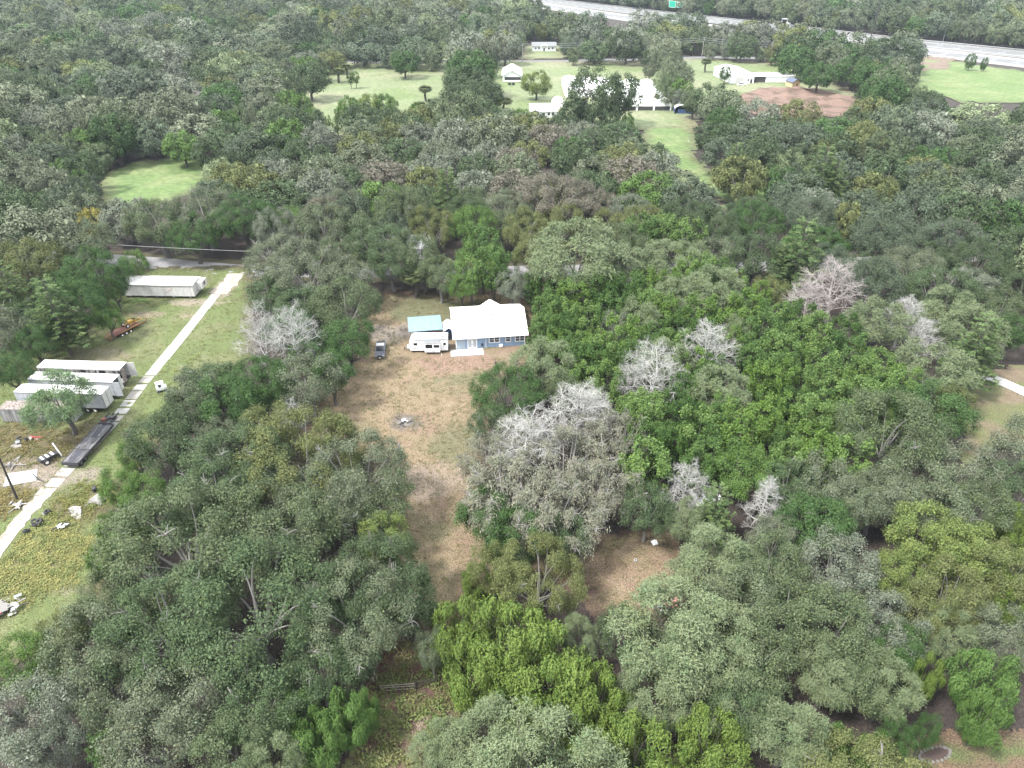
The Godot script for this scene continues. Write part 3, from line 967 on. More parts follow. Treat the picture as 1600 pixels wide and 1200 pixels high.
func farm_gate() -> void:
	var t := thing("farm_gate", "weathered farm gate of pipe rails across the shady track", "gate", Vector3(-14.6, 0, -47.2), 0.08)
	for y in [0.35, 0.85, 1.25]:
		var s := acc()
		tube(s, Vector3(0.1, y, 0), Vector3(3.85, y, 0), 0.045, 0.045, 6)
		part(t, "rail", mesh(s), mats["weathered_wood"])
	for x in [0.14, 1.4, 2.6, 3.8]:
		var s := acc()
		tube(s, Vector3(x, 0.38, 0), Vector3(x, 1.24, 0), 0.035, 0.035, 5)
		part(t, "upright", mesh(s), mats["weathered_wood"])
	for w in [[-14.75, -47.2, "dark fence post on the left of the farm gate"], [-10.65, -47.6, "dark fence post on the right of the farm gate"], [-8.4, -48.3, "thin fence post at the far end of the side rail"]]:
		var s := acc()
		tube(s, Vector3(0, -0.2, 0), Vector3(0.03, 1.55, 0), 0.11, 0.1, 8, Color.WHITE, true)
		tag(part(self, "fence_post", mesh(s), mats["dark_wood"], Vector3(w[0], 0, w[1])), w[2], "fence post", "posts of the gateway")
	var r := thing("rail_fence", "short dark rail fence running on from the farm gate", "fence", Vector3(-10.6, 0, -47.6), 0.3)
	for y in [0.75, 1.15]:
		part_box(r, "rail", mats["dark_wood"], Vector3(1.15, y, 0), Vector3(2.3, 0.14, 0.05))

func arch(s: Dictionary, w: float, h0: float, h1: float, z0: float, z1: float, x0: float, ends := true) -> void:   # a hooped bay: straight sides, round top
	var pts := [Vector2(x0 - w / 2, 0), Vector2(x0 + w / 2, 0)]
	for k in 11:
		var a := PI * k / 10.0
		pts.append(Vector2(x0 + cos(a) * w / 2, h0 + sin(a) * (h1 - h0)))
	prism(s, pts, z0, z1)

func far_buildings() -> void:
	var g := thing("greenhouse", "long white greenhouse with six rounded bays beyond the oaks", "greenhouse", Vector3(0, 0, 0), 0.0)
	for k in 6:
		var s := acc()
		var front := -330.0 if k > 2 else -350.0 if k > 1 else -358.0
		arch(s, 7.4, 2.8, 4.7, -388.0 + 2.0 * k, front, 29.0 + 7.5 * k)
		var b := part(g, "bay", mesh(s), mats["white_film"])
		if k > 1:
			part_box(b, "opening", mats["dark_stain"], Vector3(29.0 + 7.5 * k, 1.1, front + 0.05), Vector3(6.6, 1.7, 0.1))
		part_box(b, "post", mats["white_trim"], Vector3(32.75 + 7.5 * k, 1.3, front + 0.12), Vector3(0.3, 2.6, 0.2))
	var fan := acc()
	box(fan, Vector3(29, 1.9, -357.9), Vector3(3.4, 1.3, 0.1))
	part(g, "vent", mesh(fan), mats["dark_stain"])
	for w in [["shelter with a white round cover and blue sides near the greenhouse", Vector3(75.6, 0, -351), 7.0, 8.0, "white_film"], ["grey-topped shelter with dark blue sides at the greenhouse corner", Vector3(75.2, 0, -327.5), 8.0, 8.0, "trailer_roof"]]:
		var t := thing("hoop_shelter", w[0], "shelter", w[1], -0.1, "shelters by the greenhouse")
		var s := acc()
		for k in 10:
			var a := PI * k / 10.0
			var b := PI * (k + 1) / 10.0
			for m in [0.0, -0.06]:
				quad(s, Vector3(cos(a) * (w[2] / 2 + m), 2.2 + sin(a) * (1.6 + m), -w[3] / 2), Vector3(cos(b) * (w[2] / 2 + m), 2.2 + sin(b) * (1.6 + m), -w[3] / 2), Vector3(cos(b) * (w[2] / 2 + m), 2.2 + sin(b) * (1.6 + m), w[3] / 2), Vector3(cos(a) * (w[2] / 2 + m), 2.2 + sin(a) * (1.6 + m), w[3] / 2), Vector3(cos((a + b) / 2), sin((a + b) / 2), 0) * (1.0 if m == 0.0 else -1.0))
		part(t, "cover", mesh(s), mats[w[4]])
		for e in [-1.0, 1.0]:
			part_box(t, "side_sheet", mats["deep_blue"], Vector3(e * (w[2] / 2 - 0.05), 1.1, 0), Vector3(0.06, 2.2, w[3]))
		part_box(t, "back_sheet", mats["deep_blue"], Vector3(0, 1.5, -w[3] / 2 + 0.1), Vector3(w[2] - 0.2, 3.0, 0.06))
		part_box(t, "front_sheet", mats["deep_blue"], Vector3(0.6, 1.0, w[3] / 2 - 0.1), Vector3(w[2] - 1.4, 2.0, 0.06))
	# metal building with a low wing, its shed and a car
	var m := thing("metal_building", "large white metal building with a low gabled roof beside the curving drive", "building", Vector3(118.2, 0, -391.0), 0.12)
	var mw := acc()
	box(mw, Vector3(0, 2.1, -12), Vector3(12.6, 4.2, 24))
	prism(mw, [Vector2(-6.3, 4.2), Vector2(6.3, 4.2), Vector2(0, 5.4)], -24.0, 0.0)
	part(m, "wall", mesh(mw), mats["gel_white"])
	var mr := acc()
	gable(mr, 24.0, 12.6, 4.2, 5.4, 0.3)
	part(m, "roof", mesh(mr), mats["white_roof"], Vector3(0, 0.03, -12), PI / 2)
	part_box(m, "door", mats["dark_stain"], Vector3(4.9, 1.1, 0.03), Vector3(1.1, 2.2, 0.06))
	part_box(m, "window", mats["dark_glass"], Vector3(3.2, 1.8, 0.03), Vector3(0.8, 0.8, 0.06))
	part_box(m, "roller_door", mats["dirty_white"], Vector3(-1.5, 1.7, 0.03), Vector3(4.0, 3.4, 0.06))
	var low := thing("low_building", "low white building with a grey flat roof and a dark open bay", "building", Vector3(137.0, 0, -394.5), 0.06)
	var lw := acc()
	box(lw, Vector3(1.8, 1.5, -4), Vector3(15.0, 3.0, 8.0))
	part(low, "wall", mesh(lw), mats["gel_white"])
	part_box(low, "roof", mats["trailer_roof"], Vector3(-1.0, 3.1, -4.4), Vector3(21.5, 0.2, 9.5))
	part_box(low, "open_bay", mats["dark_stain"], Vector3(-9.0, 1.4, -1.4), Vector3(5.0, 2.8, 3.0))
	var sh := thing("garden_shed", "little shed with a dark blue roof and a cream gable by the dirt", "shed", Vector3(142.5, 0, -381.5), 0.25)
	var sw := acc()
	box(sw, Vector3(0, 1.3, -2.5), Vector3(4.4, 2.6, 6.0))
	prism(sw, [Vector2(-2.2, 2.6), Vector2(2.2, 2.6), Vector2(0, 3.9)], -5.5, 0.5)
	part(sh, "wall", mesh(sw), mats["cream"])
	var sr := acc()
	gable(sr, 6.0, 4.4, 2.6, 3.9, 0.35)
	part(sh, "roof", mesh(sr), mats["slate_blue"], Vector3(0, 0.03, -2.5), PI / 2)
	part_box(sh, "door", mats["rust_wood"], Vector3(0.6, 1.0, 0.53), Vector3(0.9, 2.0, 0.05))
	car("white car parked in front of the metal building", Vector3(116.9, 0, -386.4), 0.15)
	# field barn
	var f := thing("field_barn", "small white barn with an open dark front standing on the mown grass", "barn", Vector3(0, 0, -396), 0.0)
	var fw := acc()
	box(fw, Vector3(0, 1.6, -10), Vector3(9.6, 3.2, 20))
	part(f, "wall", mesh(fw), mats["gel_white"])
	var fr := acc()
	gable(fr, 20.5, 9.6, 3.2, 5.6, 0.4)
	prism(fr, [Vector2(-4.8, 3.2), Vector2(4.8, 3.2), Vector2(0, 5.55)], 9.9, 10.0, Transform3D(Basis(Vector3.UP, -PI / 2), Vector3(0, 0, 0)))
	part(f, "roof", mesh(fr), mats["white_roof"], Vector3(0, 0.02, -10), PI / 2)
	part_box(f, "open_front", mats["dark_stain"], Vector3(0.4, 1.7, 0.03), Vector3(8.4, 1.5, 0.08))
	for k in 2:
		var c := thing("field_cart", ["left dark cart on the grass before the small barn", "right dark cart on the grass before the small barn"][k], "cart", Vector3(-1.3 + 1.9 * k, 0, -387.5), 0.3, "carts before the barn")
		part_box(c, "body", mats["dark_metal"], Vector3(0, 0.8, 0), Vector3(1.1, 0.9, 1.5))
		for e in [-1.0, 1.0]:
			wheel(c, Vector3(e * 0.6, 0.4, 0.2), Vector3.RIGHT, 0.4, 0.2, mats["grey_metal"])
	# houses among the trees
	house("white house with a grey gabled roof across the county road", Vector3(20.5, 0, -497), 15.0, 7.5, "slate_grey", true)
	house("white-roofed house half hidden by trees left of the greenhouse", Vector3(13.5, 0, -316.5), 11.0, 10.0, "trailer_roof", false)
	house("white house mostly hidden behind the oaks and palms north of the camper", Vector3(-27.0, 0, -166.8), 13.0, 8.0, "white_roof", false)
	house("brown rusty roof showing through the oaks at the left edge", Vector3(-121.5, 0, -157.0), 9.0, 7.0, "rust", false)
	var d := thing("hoop_shed", "small round-topped grey shed left of the greenhouse", "shed", Vector3(20.6, 0, -334))
	var ds := acc()
	arch(ds, 5.5, 1.6, 4.2, -6.0, 0.0, 0.0)
	part(d, "shell", mesh(ds), mats["white_film"])
	part_box(d, "front", mats["trailer_roof"], Vector3(0, 1.6, 0.04), Vector3(4.2, 3.0, 0.06))
	var w := thing("garden_shed", "small pale shed roof in the woods behind the white bare tree", "shed", Vector3(27.6, 0, -76.8), 0.3)
	part_box(w, "wall", mats["dirty_white"], Vector3(0, 1.2, 0), Vector3(3.4, 2.4, 2.6))
	var wr := acc()
	gable(wr, 3.6, 2.8, 2.4, 3.1, 0.25, 0.08)
	part(w, "roof", mesh(wr), mats["trailer_roof"])
	part_box(w, "door", mats["grey_metal"], Vector3(0, 1.0, 1.32), Vector3(0.9, 2.0, 0.05))

func house(label: String, at: Vector3, w: float, d: float, roof: String, dormer: bool) -> void:
	var t := thing("house", label, "house", at, 0.02)
	var s := acc()
	box(s, Vector3(0, 1.5, -d / 2), Vector3(w, 3.0, d))
	for e in [-1.0, 1.0]:
		prism(s, [Vector2(-d / 2, 3.0), Vector2(d / 2, 3.0), Vector2(0, 4.7)], -0.02, 0.02, Transform3D(Basis(Vector3.UP, PI / 2), Vector3(e * (w / 2 - 0.03), 0, -d / 2)))
	part(t, "wall", mesh(s), mats["gel_white"])
	var r := acc()
	gable(r, w, d, 3.0, 4.8, 0.5)
	part(t, "roof", mesh(r), mats[roof], Vector3(0, 0.02, -d / 2))
	for x in [-w * 0.36, -w * 0.22, w * 0.2, w * 0.36]:
		window(t, Vector3(x, 1.7, 0.02), 1.1, 1.2, Vector3.BACK)
	part_box(t, "door", mats["dark_wood"], Vector3(0, 1.05, 0.04), Vector3(1.0, 2.1, 0.06))
	if dormer:
		var g := acc()
		prism(g, [Vector2(-2.4, 3.0), Vector2(2.4, 3.0), Vector2(0, 4.3)], -3.0, 0.6)
		part(t, "porch_gable", mesh(g), mats["white_trim"])
		for x in [-2.2, 2.2]:
			part_box(t, "porch_post", mats["white_trim"], Vector3(x, 1.5, 0.5), Vector3(0.2, 3.0, 0.2))

func car(label: String, at: Vector3, turn: float, paint := "gel_white") -> void:
	var t := thing("parked_car", label, "car", at, turn)
	var b := acc()
	prism(b, [Vector2(-2.2, 0.35), Vector2(2.2, 0.35), Vector2(2.25, 0.75), Vector2(1.2, 0.95), Vector2(-2.1, 0.95)], -0.88, 0.88)
	part(t, "body", mesh(b), mats[paint])
	var c := acc()
	prism(c, [Vector2(-1.7, 0.95), Vector2(1.15, 0.95), Vector2(0.4, 1.45), Vector2(-1.1, 1.48)], -0.76, 0.76)
	var cab := part(t, "cabin", mesh(c), mats["dark_glass"])
	part_box(cab, "roof_panel", mats[paint], Vector3(-0.35, 1.48, 0), Vector3(1.5, 0.05, 1.4))
	for x in [-1.35, 1.4]:
		for e in [-1.0, 1.0]:
			wheel(t, Vector3(x, 0.33, e * 0.8), Vector3.BACK, 0.33, 0.2, mats["grey_metal"])

func highway() -> void:
	var up := [Vector2(-130, -985), Vector2(-74, -937), Vector2(20, -845), Vector2(115, -719.6), Vector2(201, -621), Vector2(263, -540), Vector2(320, -484.7), Vector2(380, -422), Vector2(460, -330)]
	var low := [Vector2(-130, -925), Vector2(-68, -866), Vector2(24, -783), Vector2(104, -668), Vector2(184, -580), Vector2(250, -508), Vector2(297, -456), Vector2(345, -402), Vector2(425, -310)]
	var s := acc()
	ribbon(s, up, 27.0, 0.10, Color.WHITE, 12.0)
	ribbon(s, low, 24.0, 0.10, Color.WHITE, 12.0)
	structure("highway", mesh(s), mats["pale_asphalt"])
	var e := acc()
	for w in [[up, 33.0], [low, 33.0]]:
		ribbon(e, w[0], w[1], 0.06 + 0.01 * float(w[0] == low), Color.WHITE, 12.0)
	structure("highway_shoulder", mesh(e), mat("shoulder", lin(0.3, 0.295, 0.28), 0.9))
	var lanes := acc()
	for w in [[up, [-10.0, -4.0, 4.0, 10.0]], [low, [-8.5, -3.0, 3.0, 8.5]]]:
		for off in w[1]:
			var pts := []
			for i in w[0].size():
				var d: Vector2 = (w[0][mini(i + 1, w[0].size() - 1)] - w[0][maxi(i - 1, 0)]).normalized()
				pts.append(w[0][i] + Vector2(-d.y, d.x) * off)
			if absf(off) > 8.0:
				ribbon(lanes, pts, 0.25, 0.125, Color.WHITE, 12.0)
			else:
				for i in pts.size() - 1:
					var n := int(pts[i].distance_to(pts[i + 1]) / 12.0)
					for k in n:
						ribbon(lanes, [pts[i].lerp(pts[i + 1], float(k) / n), pts[i].lerp(pts[i + 1], (k + 0.3) / n)], 0.25, 0.125)
	structure("lane_markings", mesh(lanes), mats["road_paint"])
	for w in [["guard rail along the far side of the highway", up, -15.0], ["guard rail in the middle of the highway", up, 15.0], ["guard rail along the near side of the highway", low, 14.5]]:
		var t := thing("guard_rail", w[0], "guard rail", Vector3.ZERO, 0.0, "guard rails of the highway")
		var r := acc()
		var p := acc()
		var pts: Array = w[1]
		for i in pts.size() - 1:
			var d: Vector2 = (pts[i + 1] - pts[i]).normalized()
			var o: Vector2 = Vector2(-d.y, d.x) * w[2]
			var a: Vector2 = pts[i] + o
			var b: Vector2 = pts[i + 1] + o
			tube(r, Vector3(a.x, 0.75, a.y), Vector3(b.x, 0.75, b.y), 0.2, 0.2, 4)
			for k in int(a.distance_to(b) / 9.0):
				var q := a.lerp(b, k * 9.0 / a.distance_to(b))
				box(p, Vector3(q.x, 0.35, q.y), Vector3(0.15, 0.7, 0.15))
		part(t, "rail", mesh(r), mats["grey_metal"])
		part(t, "posts", mesh(p), mats["grey_metal"]).set_meta("kind", "stuff")
	# the sign bridge
	var g := thing("sign_gantry", "tall highway sign gantry carrying green boards over the far lanes", "road sign", Vector3(145.5, 0, -712), -0.75)
	for x in [-9.5, 9.5]:
		var c := acc()
		tube(c, Vector3(x, 0, 0), Vector3(x, 9.6, 0), 0.3, 0.25, 8)
		part(g, "column", mesh(c), mats["grey_metal"])
	var tr := acc()
	for y in [7.6, 9.2]:
		tube(tr, Vector3(-9.5, y, 0), Vector3(9.5, y, 0), 0.14, 0.14, 5)
	for k in 12:
		tube(tr, Vector3(-9.5 + 1.58 * k, 7.6 if k % 2 else 9.2, 0), Vector3(-7.92 + 1.58 * k, 9.2 if k % 2 else 7.6, 0), 0.08, 0.08, 4)
	part(g, "truss", mesh(tr), mats["grey_metal"])
	for w in [[-3.6, 6.9, 7.0, 5.2], [4.2, 6.7, 6.2, 4.4]]:
		var b := part_box(g, "sign_board", mats["sign_green"], Vector3(w[0], w[1], 0.35), Vector3(w[2], w[3], 0.12))
		for k in 4:
			part_box(b, "border", mats["white_trim"], [Vector3(0, w[3] / 2 - 0.15, 0.07), Vector3(0, 0.15 - w[3] / 2, 0.07), Vector3(w[2] / 2 - 0.15, 0, 0.071), Vector3(0.15 - w[2] / 2, 0, 0.071)][k], Vector3(w[2] - 0.2, 0.14, 0.02) if k < 2 else Vector3(0.14, w[3] - 0.2, 0.02))
	var y := thing("warning_sign", "yellow diamond warning sign beside the highway at the right edge", "road sign", Vector3(339, 0, -519), -0.5)
	part_box(y, "plate", mats["sign_yellow"], Vector3(0, 4.0, 0), Vector3(3.0, 3.0, 0.1), Basis(Vector3.BACK, PI / 4))
	part_box(y, "post", mats["grey_metal"], Vector3(0, 1.4, -0.08), Vector3(0.15, 4.0, 0.1))
	for w in [["straight light pole standing beyond the highway", Vector3(247.6, 0, -598.6), 13.0, 0.0], ["arched street lamp beyond the highway, right of the straight one", Vector3(257.3, 0, -595), 13.0, 2.2], ["light pole where the ramp meets the highway", Vector3(296.6, 0, -539), 17.0, 0.0]]:
		var t := thing("street_lamp", w[0], "street lamp", w[1], -0.6, "lamps along the highway")
		var c := acc()
		tube(c, Vector3.ZERO, Vector3(0, w[2], 0), 0.22, 0.12, 7)
		if w[3] > 0.0:
			bent(c, Vector3(0, w[2], 0), Vector3(w[3], w[2] + 1.2, 0), 0.12, 0.1, 0.8, 4, 5)
		part(t, "pole", mesh(c), mats["grey_metal"])
		part_box(t, "lamp_head", mats["grey_metal"], Vector3(w[3] + 0.3, w[2] + (1.2 if w[3] > 0.0 else 0.0), 0), Vector3(1.0, 0.2, 0.4))
	var k := thing("roadside_kiosk", "small white open booth beyond the highway", "booth", Vector3(220.7, 0, -637), -0.4)
	part_box(k, "roof", mats["gel_white"], Vector3(0, 3.6, 0), Vector3(8.5, 0.5, 5.0))
	part_box(k, "wall", mats["gel_white"], Vector3(1.5, 1.7, 0), Vector3(3.2, 3.4, 3.5))
	for x in [-3.8, 3.8]:
		part_box(k, "post", mats["white_trim"], Vector3(x, 1.7, 2.0), Vector3(0.35, 3.4, 0.35))
	part_box(k, "window", mats["dark_glass"], Vector3(1.5, 2.0, 1.76), Vector3(1.8, 1.2, 0.05))
	for w in [["reddish-orange roof among the farthest trees at the right edge", Vector3(438, 0, -704), "orange_roof"], ["long white roof among the farthest trees at the right edge", Vector3(462, 0, -706), "white_roof"]]:
		house(w[0], w[1], 20.0, 12.0, w[2], false)

func stone_bed() -> void:
	var t := thing("flower_bed", "bed of dark mulch edged with pale stones at the bottom right lawn", "flower bed", Vector3(43.4, 0, -40.2), 0.25)
	var s := acc()
	for k in 18:
		var a := TAU * k / 18.0
		var b := TAU * (k + 1) / 18.0
		quad(s, Vector3(0, 0.12, 0), Vector3(cos(a) * 1.75, 0.07, sin(a) * 0.62), Vector3(cos(b) * 1.75, 0.07, sin(b) * 0.62), Vector3(0, 0.12, 0), Vector3.UP)
	part(t, "mulch", mesh(s), mats["mulch"])
	for k in 22:
		var a := TAU * k / 22.0
		var b := acc()
		var w := rng.randf_range(0.13, 0.2)
		prism(b, [Vector2(-w, -0.3 * w), Vector2(-0.5 * w, -0.7 * w), Vector2(0.7 * w, -0.7 * w), Vector2(w, 0.2 * w), Vector2(0.3 * w, 0.8 * w), Vector2(-0.7 * w, 0.6 * w)], -w * 0.8, w * 0.8, Transform3D(Basis(Vector3.UP, rng.randf() * TAU), Vector3.ZERO))
		part(t, "stone", mesh(b), mats["pale_stone"], Vector3(cos(a) * 1.8, 0.1, sin(a) * 0.68))

func burn_pile() -> void:
	var t := thing("burn_pile", "grey ash ring with a white sheet and charred sticks in the clearing", "burn pile", Vector3(-18.3, 0.05, -97.8))
	var s := acc()
	for k in 20:
		var a := TAU * k / 20.0
		var b := TAU * (k + 1) / 20.0
		var ra := 1.5 + 0.3 * sin(k * 2.3)
		var rb := 1.5 + 0.3 * sin((k + 1) % 20 * 2.3)
		quad(s, Vector3(0, 0.22, 0), Vector3(cos(a) * ra, 0.03, sin(a) * ra * 0.9), Vector3(cos(b) * rb, 0.03, sin(b) * rb * 0.9), Vector3(0, 0.22, 0), Vector3.UP)
	part(t, "ash", mesh(s), mats["ash"])
	part_box(t, "white_sheet", mats["gel_white"], Vector3(-0.1, 0.42, 0.1), Vector3(0.7, 0.2, 0.4), Basis(Vector3.BACK, 0.2) * Basis(Vector3.UP, 0.3))
	part_box(t, "white_sheet", mats["dirty_white"], Vector3(0.5, 0.35, 0.25), Vector3(0.3, 0.15, 0.25), Basis(Vector3.UP, -0.6))
	for k in 12:
		var st := acc()
		var a := rng.randf() * TAU
		var p := Vector3(cos(a), 0, sin(a)) * rng.randf_range(0.4, 1.6) + Vector3.UP * 0.2
		var d := rnd_dir() * Vector3(1, 0.2, 1) * rng.randf_range(0.4, 0.8)
		tube(st, p - d, p + d, 0.05, 0.03, 5)
		part(t, "charred_stick", mesh(st), mats["char"])

func concrete_path() -> void:
	var p := Node3D.new()
	p.name = "concrete_path"
	p.set_meta("kind", "structure")
	add_child(p, true)
	var line := [Vector2(-67.4, -147.0), Vector2(-67.5, -134.5), Vector2(-67.6, -123.7), Vector2(-67.95, -109.6), Vector2(-67.9, -102.0), Vector2(-67.9, -97.7), Vector2(-68.2, -92.4), Vector2(-69.1, -85.9), Vector2(-69.5, -80.9)]
	for i in line.size() - 1:
		var a: Vector2 = line[i]
		var b: Vector2 = line[i + 1]
		var n := maxi(1, roundi(a.distance_to(b) / 2.6))
		for k in n:
			var u := a.lerp(b, (k + 0.5) / n)
			var l := a.distance_to(b) / n - 0.06
			var old := -u.y < 112.0
			part_box(p, "slab", [mats["path_white"], mats["path_white_b"], mats["path_grey"]][rng.randi() % (3 if old else 2)], Vector3(u.x + rng.randf_range(-0.05, 0.05), 0.05 + rng.randf_range(-0.012, 0.012), u.y), Vector3(2.1 + rng.randf_range(-0.1, 0.1), 0.13, l - (0.5 if old and rng.randf() < 0.4 else 0.0)), Basis(Vector3.UP, -atan2(a.x - b.x, a.y - b.y) * -1.0 + rng.randf_range(-0.01, 0.01)))

func v2(a: Array) -> Array:
	var out := []
	for i in range(0, a.size(), 2):
		out.append(Vector2(a[i], a[i + 1]))
	return out

func make_materials() -> void:
	var grime := noise_texture(3, 0.008, Color(0.88, 0.87, 0.85), Color(1, 1, 1), 512, 5, 0.35)
	var streak := noise_texture(5, 0.012, Color(0.3, 0.29, 0.28), Color(1, 1, 1), 512, 4, 0.42)
	var patchy := noise_texture(8, 0.02, Color(0.76, 0.76, 0.76), Color(1.0, 1.0, 1.0), 512, 6)
	worn("white_roof", lin(0.8, 0.81, 0.82), grime, Vector3(0.05, 0.05, 0.05), 0.35)
	worn("trailer_roof", lin(0.66, 0.66, 0.67), grime, Vector3(0.12, 0.12, 0.12), 0.5)
	worn("gel_white", lin(0.78, 0.8, 0.82), grime, Vector3(0.1, 0.1, 0.1), 0.35)
	worn("dirty_white", lin(0.66, 0.66, 0.65), grime, Vector3(0.25, 0.25, 0.25), 0.6)
	worn("pale_grey_white", lin(0.52, 0.54, 0.58), grime, Vector3(0.2, 0.2, 0.2), 0.55)
	worn("streaked", lin(0.62, 0.61, 0.6), streak, Vector3(0.55, 0.03, 0.55), 0.7)
	worn("rusty_white", lin(0.5, 0.42, 0.38), streak, Vector3(0.3, 0.3, 0.3), 0.75)
	worn("rust", lin(0.22, 0.075, 0.045), patchy, Vector3(0.8, 0.8, 0.8), 0.85)
	worn("rust_wood", lin(0.2, 0.085, 0.065), patchy, Vector3(0.9, 0.9, 0.9), 0.85)
	worn("ochre", lin(0.5, 0.3, 0.06), patchy, Vector3(0.9, 0.9, 0.9), 0.6)
	worn("weathered_wood", lin(0.3, 0.24, 0.22), patchy, Vector3(1.2, 1.2, 1.2), 0.85)
	worn("dark_wood", lin(0.06, 0.045, 0.038), patchy, Vector3(1.2, 1.2, 1.2), 0.85)
	worn("deck_grey", lin(0.17, 0.17, 0.19), streak, Vector3(0.5, 0.5, 0.08), 0.8)
	worn("deck_light", lin(0.25, 0.24, 0.26), streak, Vector3(0.5, 0.5, 0.08), 0.8)
	worn("deck_dark", lin(0.06, 0.062, 0.08), patchy, Vector3(0.5, 0.5, 0.5), 0.8)
	worn("blue_siding", lin(0.37, 0.52, 0.74), grime, Vector3(0.15, 0.15, 0.15), 0.6)
	worn("pale_blue", lin(0.5, 0.6, 0.72), grime, Vector3(0.15, 0.15, 0.15), 0.6)
	worn("deep_blue", lin(0.05, 0.1, 0.24), grime, Vector3(0.2, 0.2, 0.2), 0.6)
	worn("sky_blue_roof", lin(0.2, 0.34, 0.43), grime, Vector3(0.12, 0.12, 0.12), 0.4)
	worn("slate_blue", lin(0.09, 0.11, 0.17), grime, Vector3(0.2, 0.2, 0.2), 0.7)
	worn("slate_grey", lin(0.2, 0.21, 0.22), grime, Vector3(0.2, 0.2, 0.2), 0.7)
	worn("cream", lin(0.62, 0.48, 0.28), grime, Vector3(0.2, 0.2, 0.2), 0.7)
	worn("orange_roof", lin(0.42, 0.16, 0.08), grime, Vector3(0.1, 0.1, 0.1), 0.8)
	worn("white_film", lin(0.78, 0.79, 0.8), grime, Vector3(0.04, 0.04, 0.04), 0.4)
	worn("path_white", lin(0.42, 0.41, 0.385), patchy, Vector3(0.35, 0.35, 0.35), 0.9)
	worn("path_white_b", lin(0.48, 0.47, 0.45), patchy, Vector3(0.35, 0.35, 0.35), 0.9)
	worn("path_grey", lin(0.42, 0.39, 0.35), patchy, Vector3(0.35, 0.35, 0.35), 0.9)
	worn("pale_concrete", lin(0.55, 0.54, 0.52), patchy, Vector3(0.2, 0.2, 0.2), 0.9)
	worn("pale_asphalt", lin(0.165, 0.17, 0.175), grime, Vector3(0.03, 0.03, 0.03), 0.9)
	worn("lane_asphalt", lin(0.3, 0.295, 0.3), patchy, Vector3(0.15, 0.15, 0.15), 0.9)
	worn("track_sand", lin(0.46, 0.4, 0.34), patchy, Vector3(0.3, 0.3, 0.3), 0.95)
	worn("bark", lin(0.13, 0.115, 0.1), patchy, Vector3(0.6, 0.25, 0.6), 0.9)
	worn("pale_bark", lin(0.26, 0.245, 0.23), patchy, Vector3(0.6, 0.25, 0.6), 0.9)
	worn("mulch", lin(0.09, 0.06, 0.05), patchy, Vector3(1.5, 1.5, 1.5), 0.95)
	worn("ash", lin(0.2, 0.18, 0.17), patchy, Vector3(0.6, 0.6, 0.6), 0.95)
	worn("pale_stone", lin(0.2, 0.185, 0.17), patchy, Vector3(1.5, 1.5, 1.5), 0.9)
	worn("truck_pale", lin(0.42, 0.44, 0.47), grime, Vector3(0.5, 0.5, 0.5), 0.3)
	mat("truck_blue", lin(0.025, 0.032, 0.05), 0.2).clearcoat_enabled = true
	mat("white_trim", lin(0.76, 0.76, 0.76), 0.5)
	mat("dark_glass", lin(0.012, 0.014, 0.018), 0.08)
	mat("pale_glass", lin(0.5, 0.54, 0.57), 0.1)
	mat("dark_metal", lin(0.03, 0.03, 0.034), 0.55)
	mat("grey_metal", lin(0.3, 0.31, 0.32), 0.5, 0.4)
	mat("chrome", lin(0.55, 0.56, 0.57), 0.2, 0.9)
	mat("rubber", lin(0.018, 0.018, 0.019), 0.8)
	mat("white_rim", lin(0.66, 0.64, 0.6), 0.5)
	mat("grey_print", lin(0.22, 0.23, 0.25), 0.4)
	mat("red_mark", lin(0.5, 0.24, 0.21), 0.7)
	mat("red_paint", lin(0.5, 0.05, 0.06), 0.5)
	worn("junk_white", lin(0.6, 0.6, 0.6), patchy, Vector3(0.8, 0.8, 0.8), 0.7)
	worn("junk_grey", lin(0.36, 0.34, 0.32), patchy, Vector3(0.8, 0.8, 0.8), 0.85)
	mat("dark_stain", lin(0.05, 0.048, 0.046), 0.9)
	mat("char", lin(0.02, 0.019, 0.018), 0.95)
	mat("wire", lin(0.3, 0.31, 0.32), 0.5)
	mat("road_paint", lin(0.75, 0.75, 0.72), 0.7)
	mat("sign_green", lin(0.0, 0.33, 0.22), 0.5)
	mat("sign_yellow", lin(0.8, 0.5, 0.02), 0.5)
	mat("dark_pole", lin(0.045, 0.038, 0.036), 0.9)
	mat("pale_pole", lin(0.42, 0.4, 0.38), 0.9)
	# ground
	var grit := noise_texture(11, 0.03, Color(0.42, 0.41, 0.4), Color(1.0, 1.0, 1.0), 1024, 6, 0.45)
	var bumps := noise_texture(12, 0.03, Color.BLACK, Color.WHITE, 1024, 6)
	worn("soil", Color(1.22, 1.22, 1.22).srgb_to_linear(), grit, Vector3(0.11, 0.11, 0.11), 0.95, 0.0, 6.0, bumps)
	mats["soil"].albedo_color = Color.WHITE
	worn("forest_floor", lin(0.06, 0.042, 0.032), grit, Vector3(0.07, 0.07, 0.07), 0.95, 0.0, 10.0, bumps)
	worn("far_grass", lin(1.12, 1.12, 1.12), patchy, Vector3(0.03, 0.03, 0.03), 0.95)
	leaf_mat("grass_blade", Color.WHITE)
	for k in LEAVES:
		leaf_mat("leaf_" + k, Color(LEAVES[k][0], LEAVES[k][1], LEAVES[k][2]))

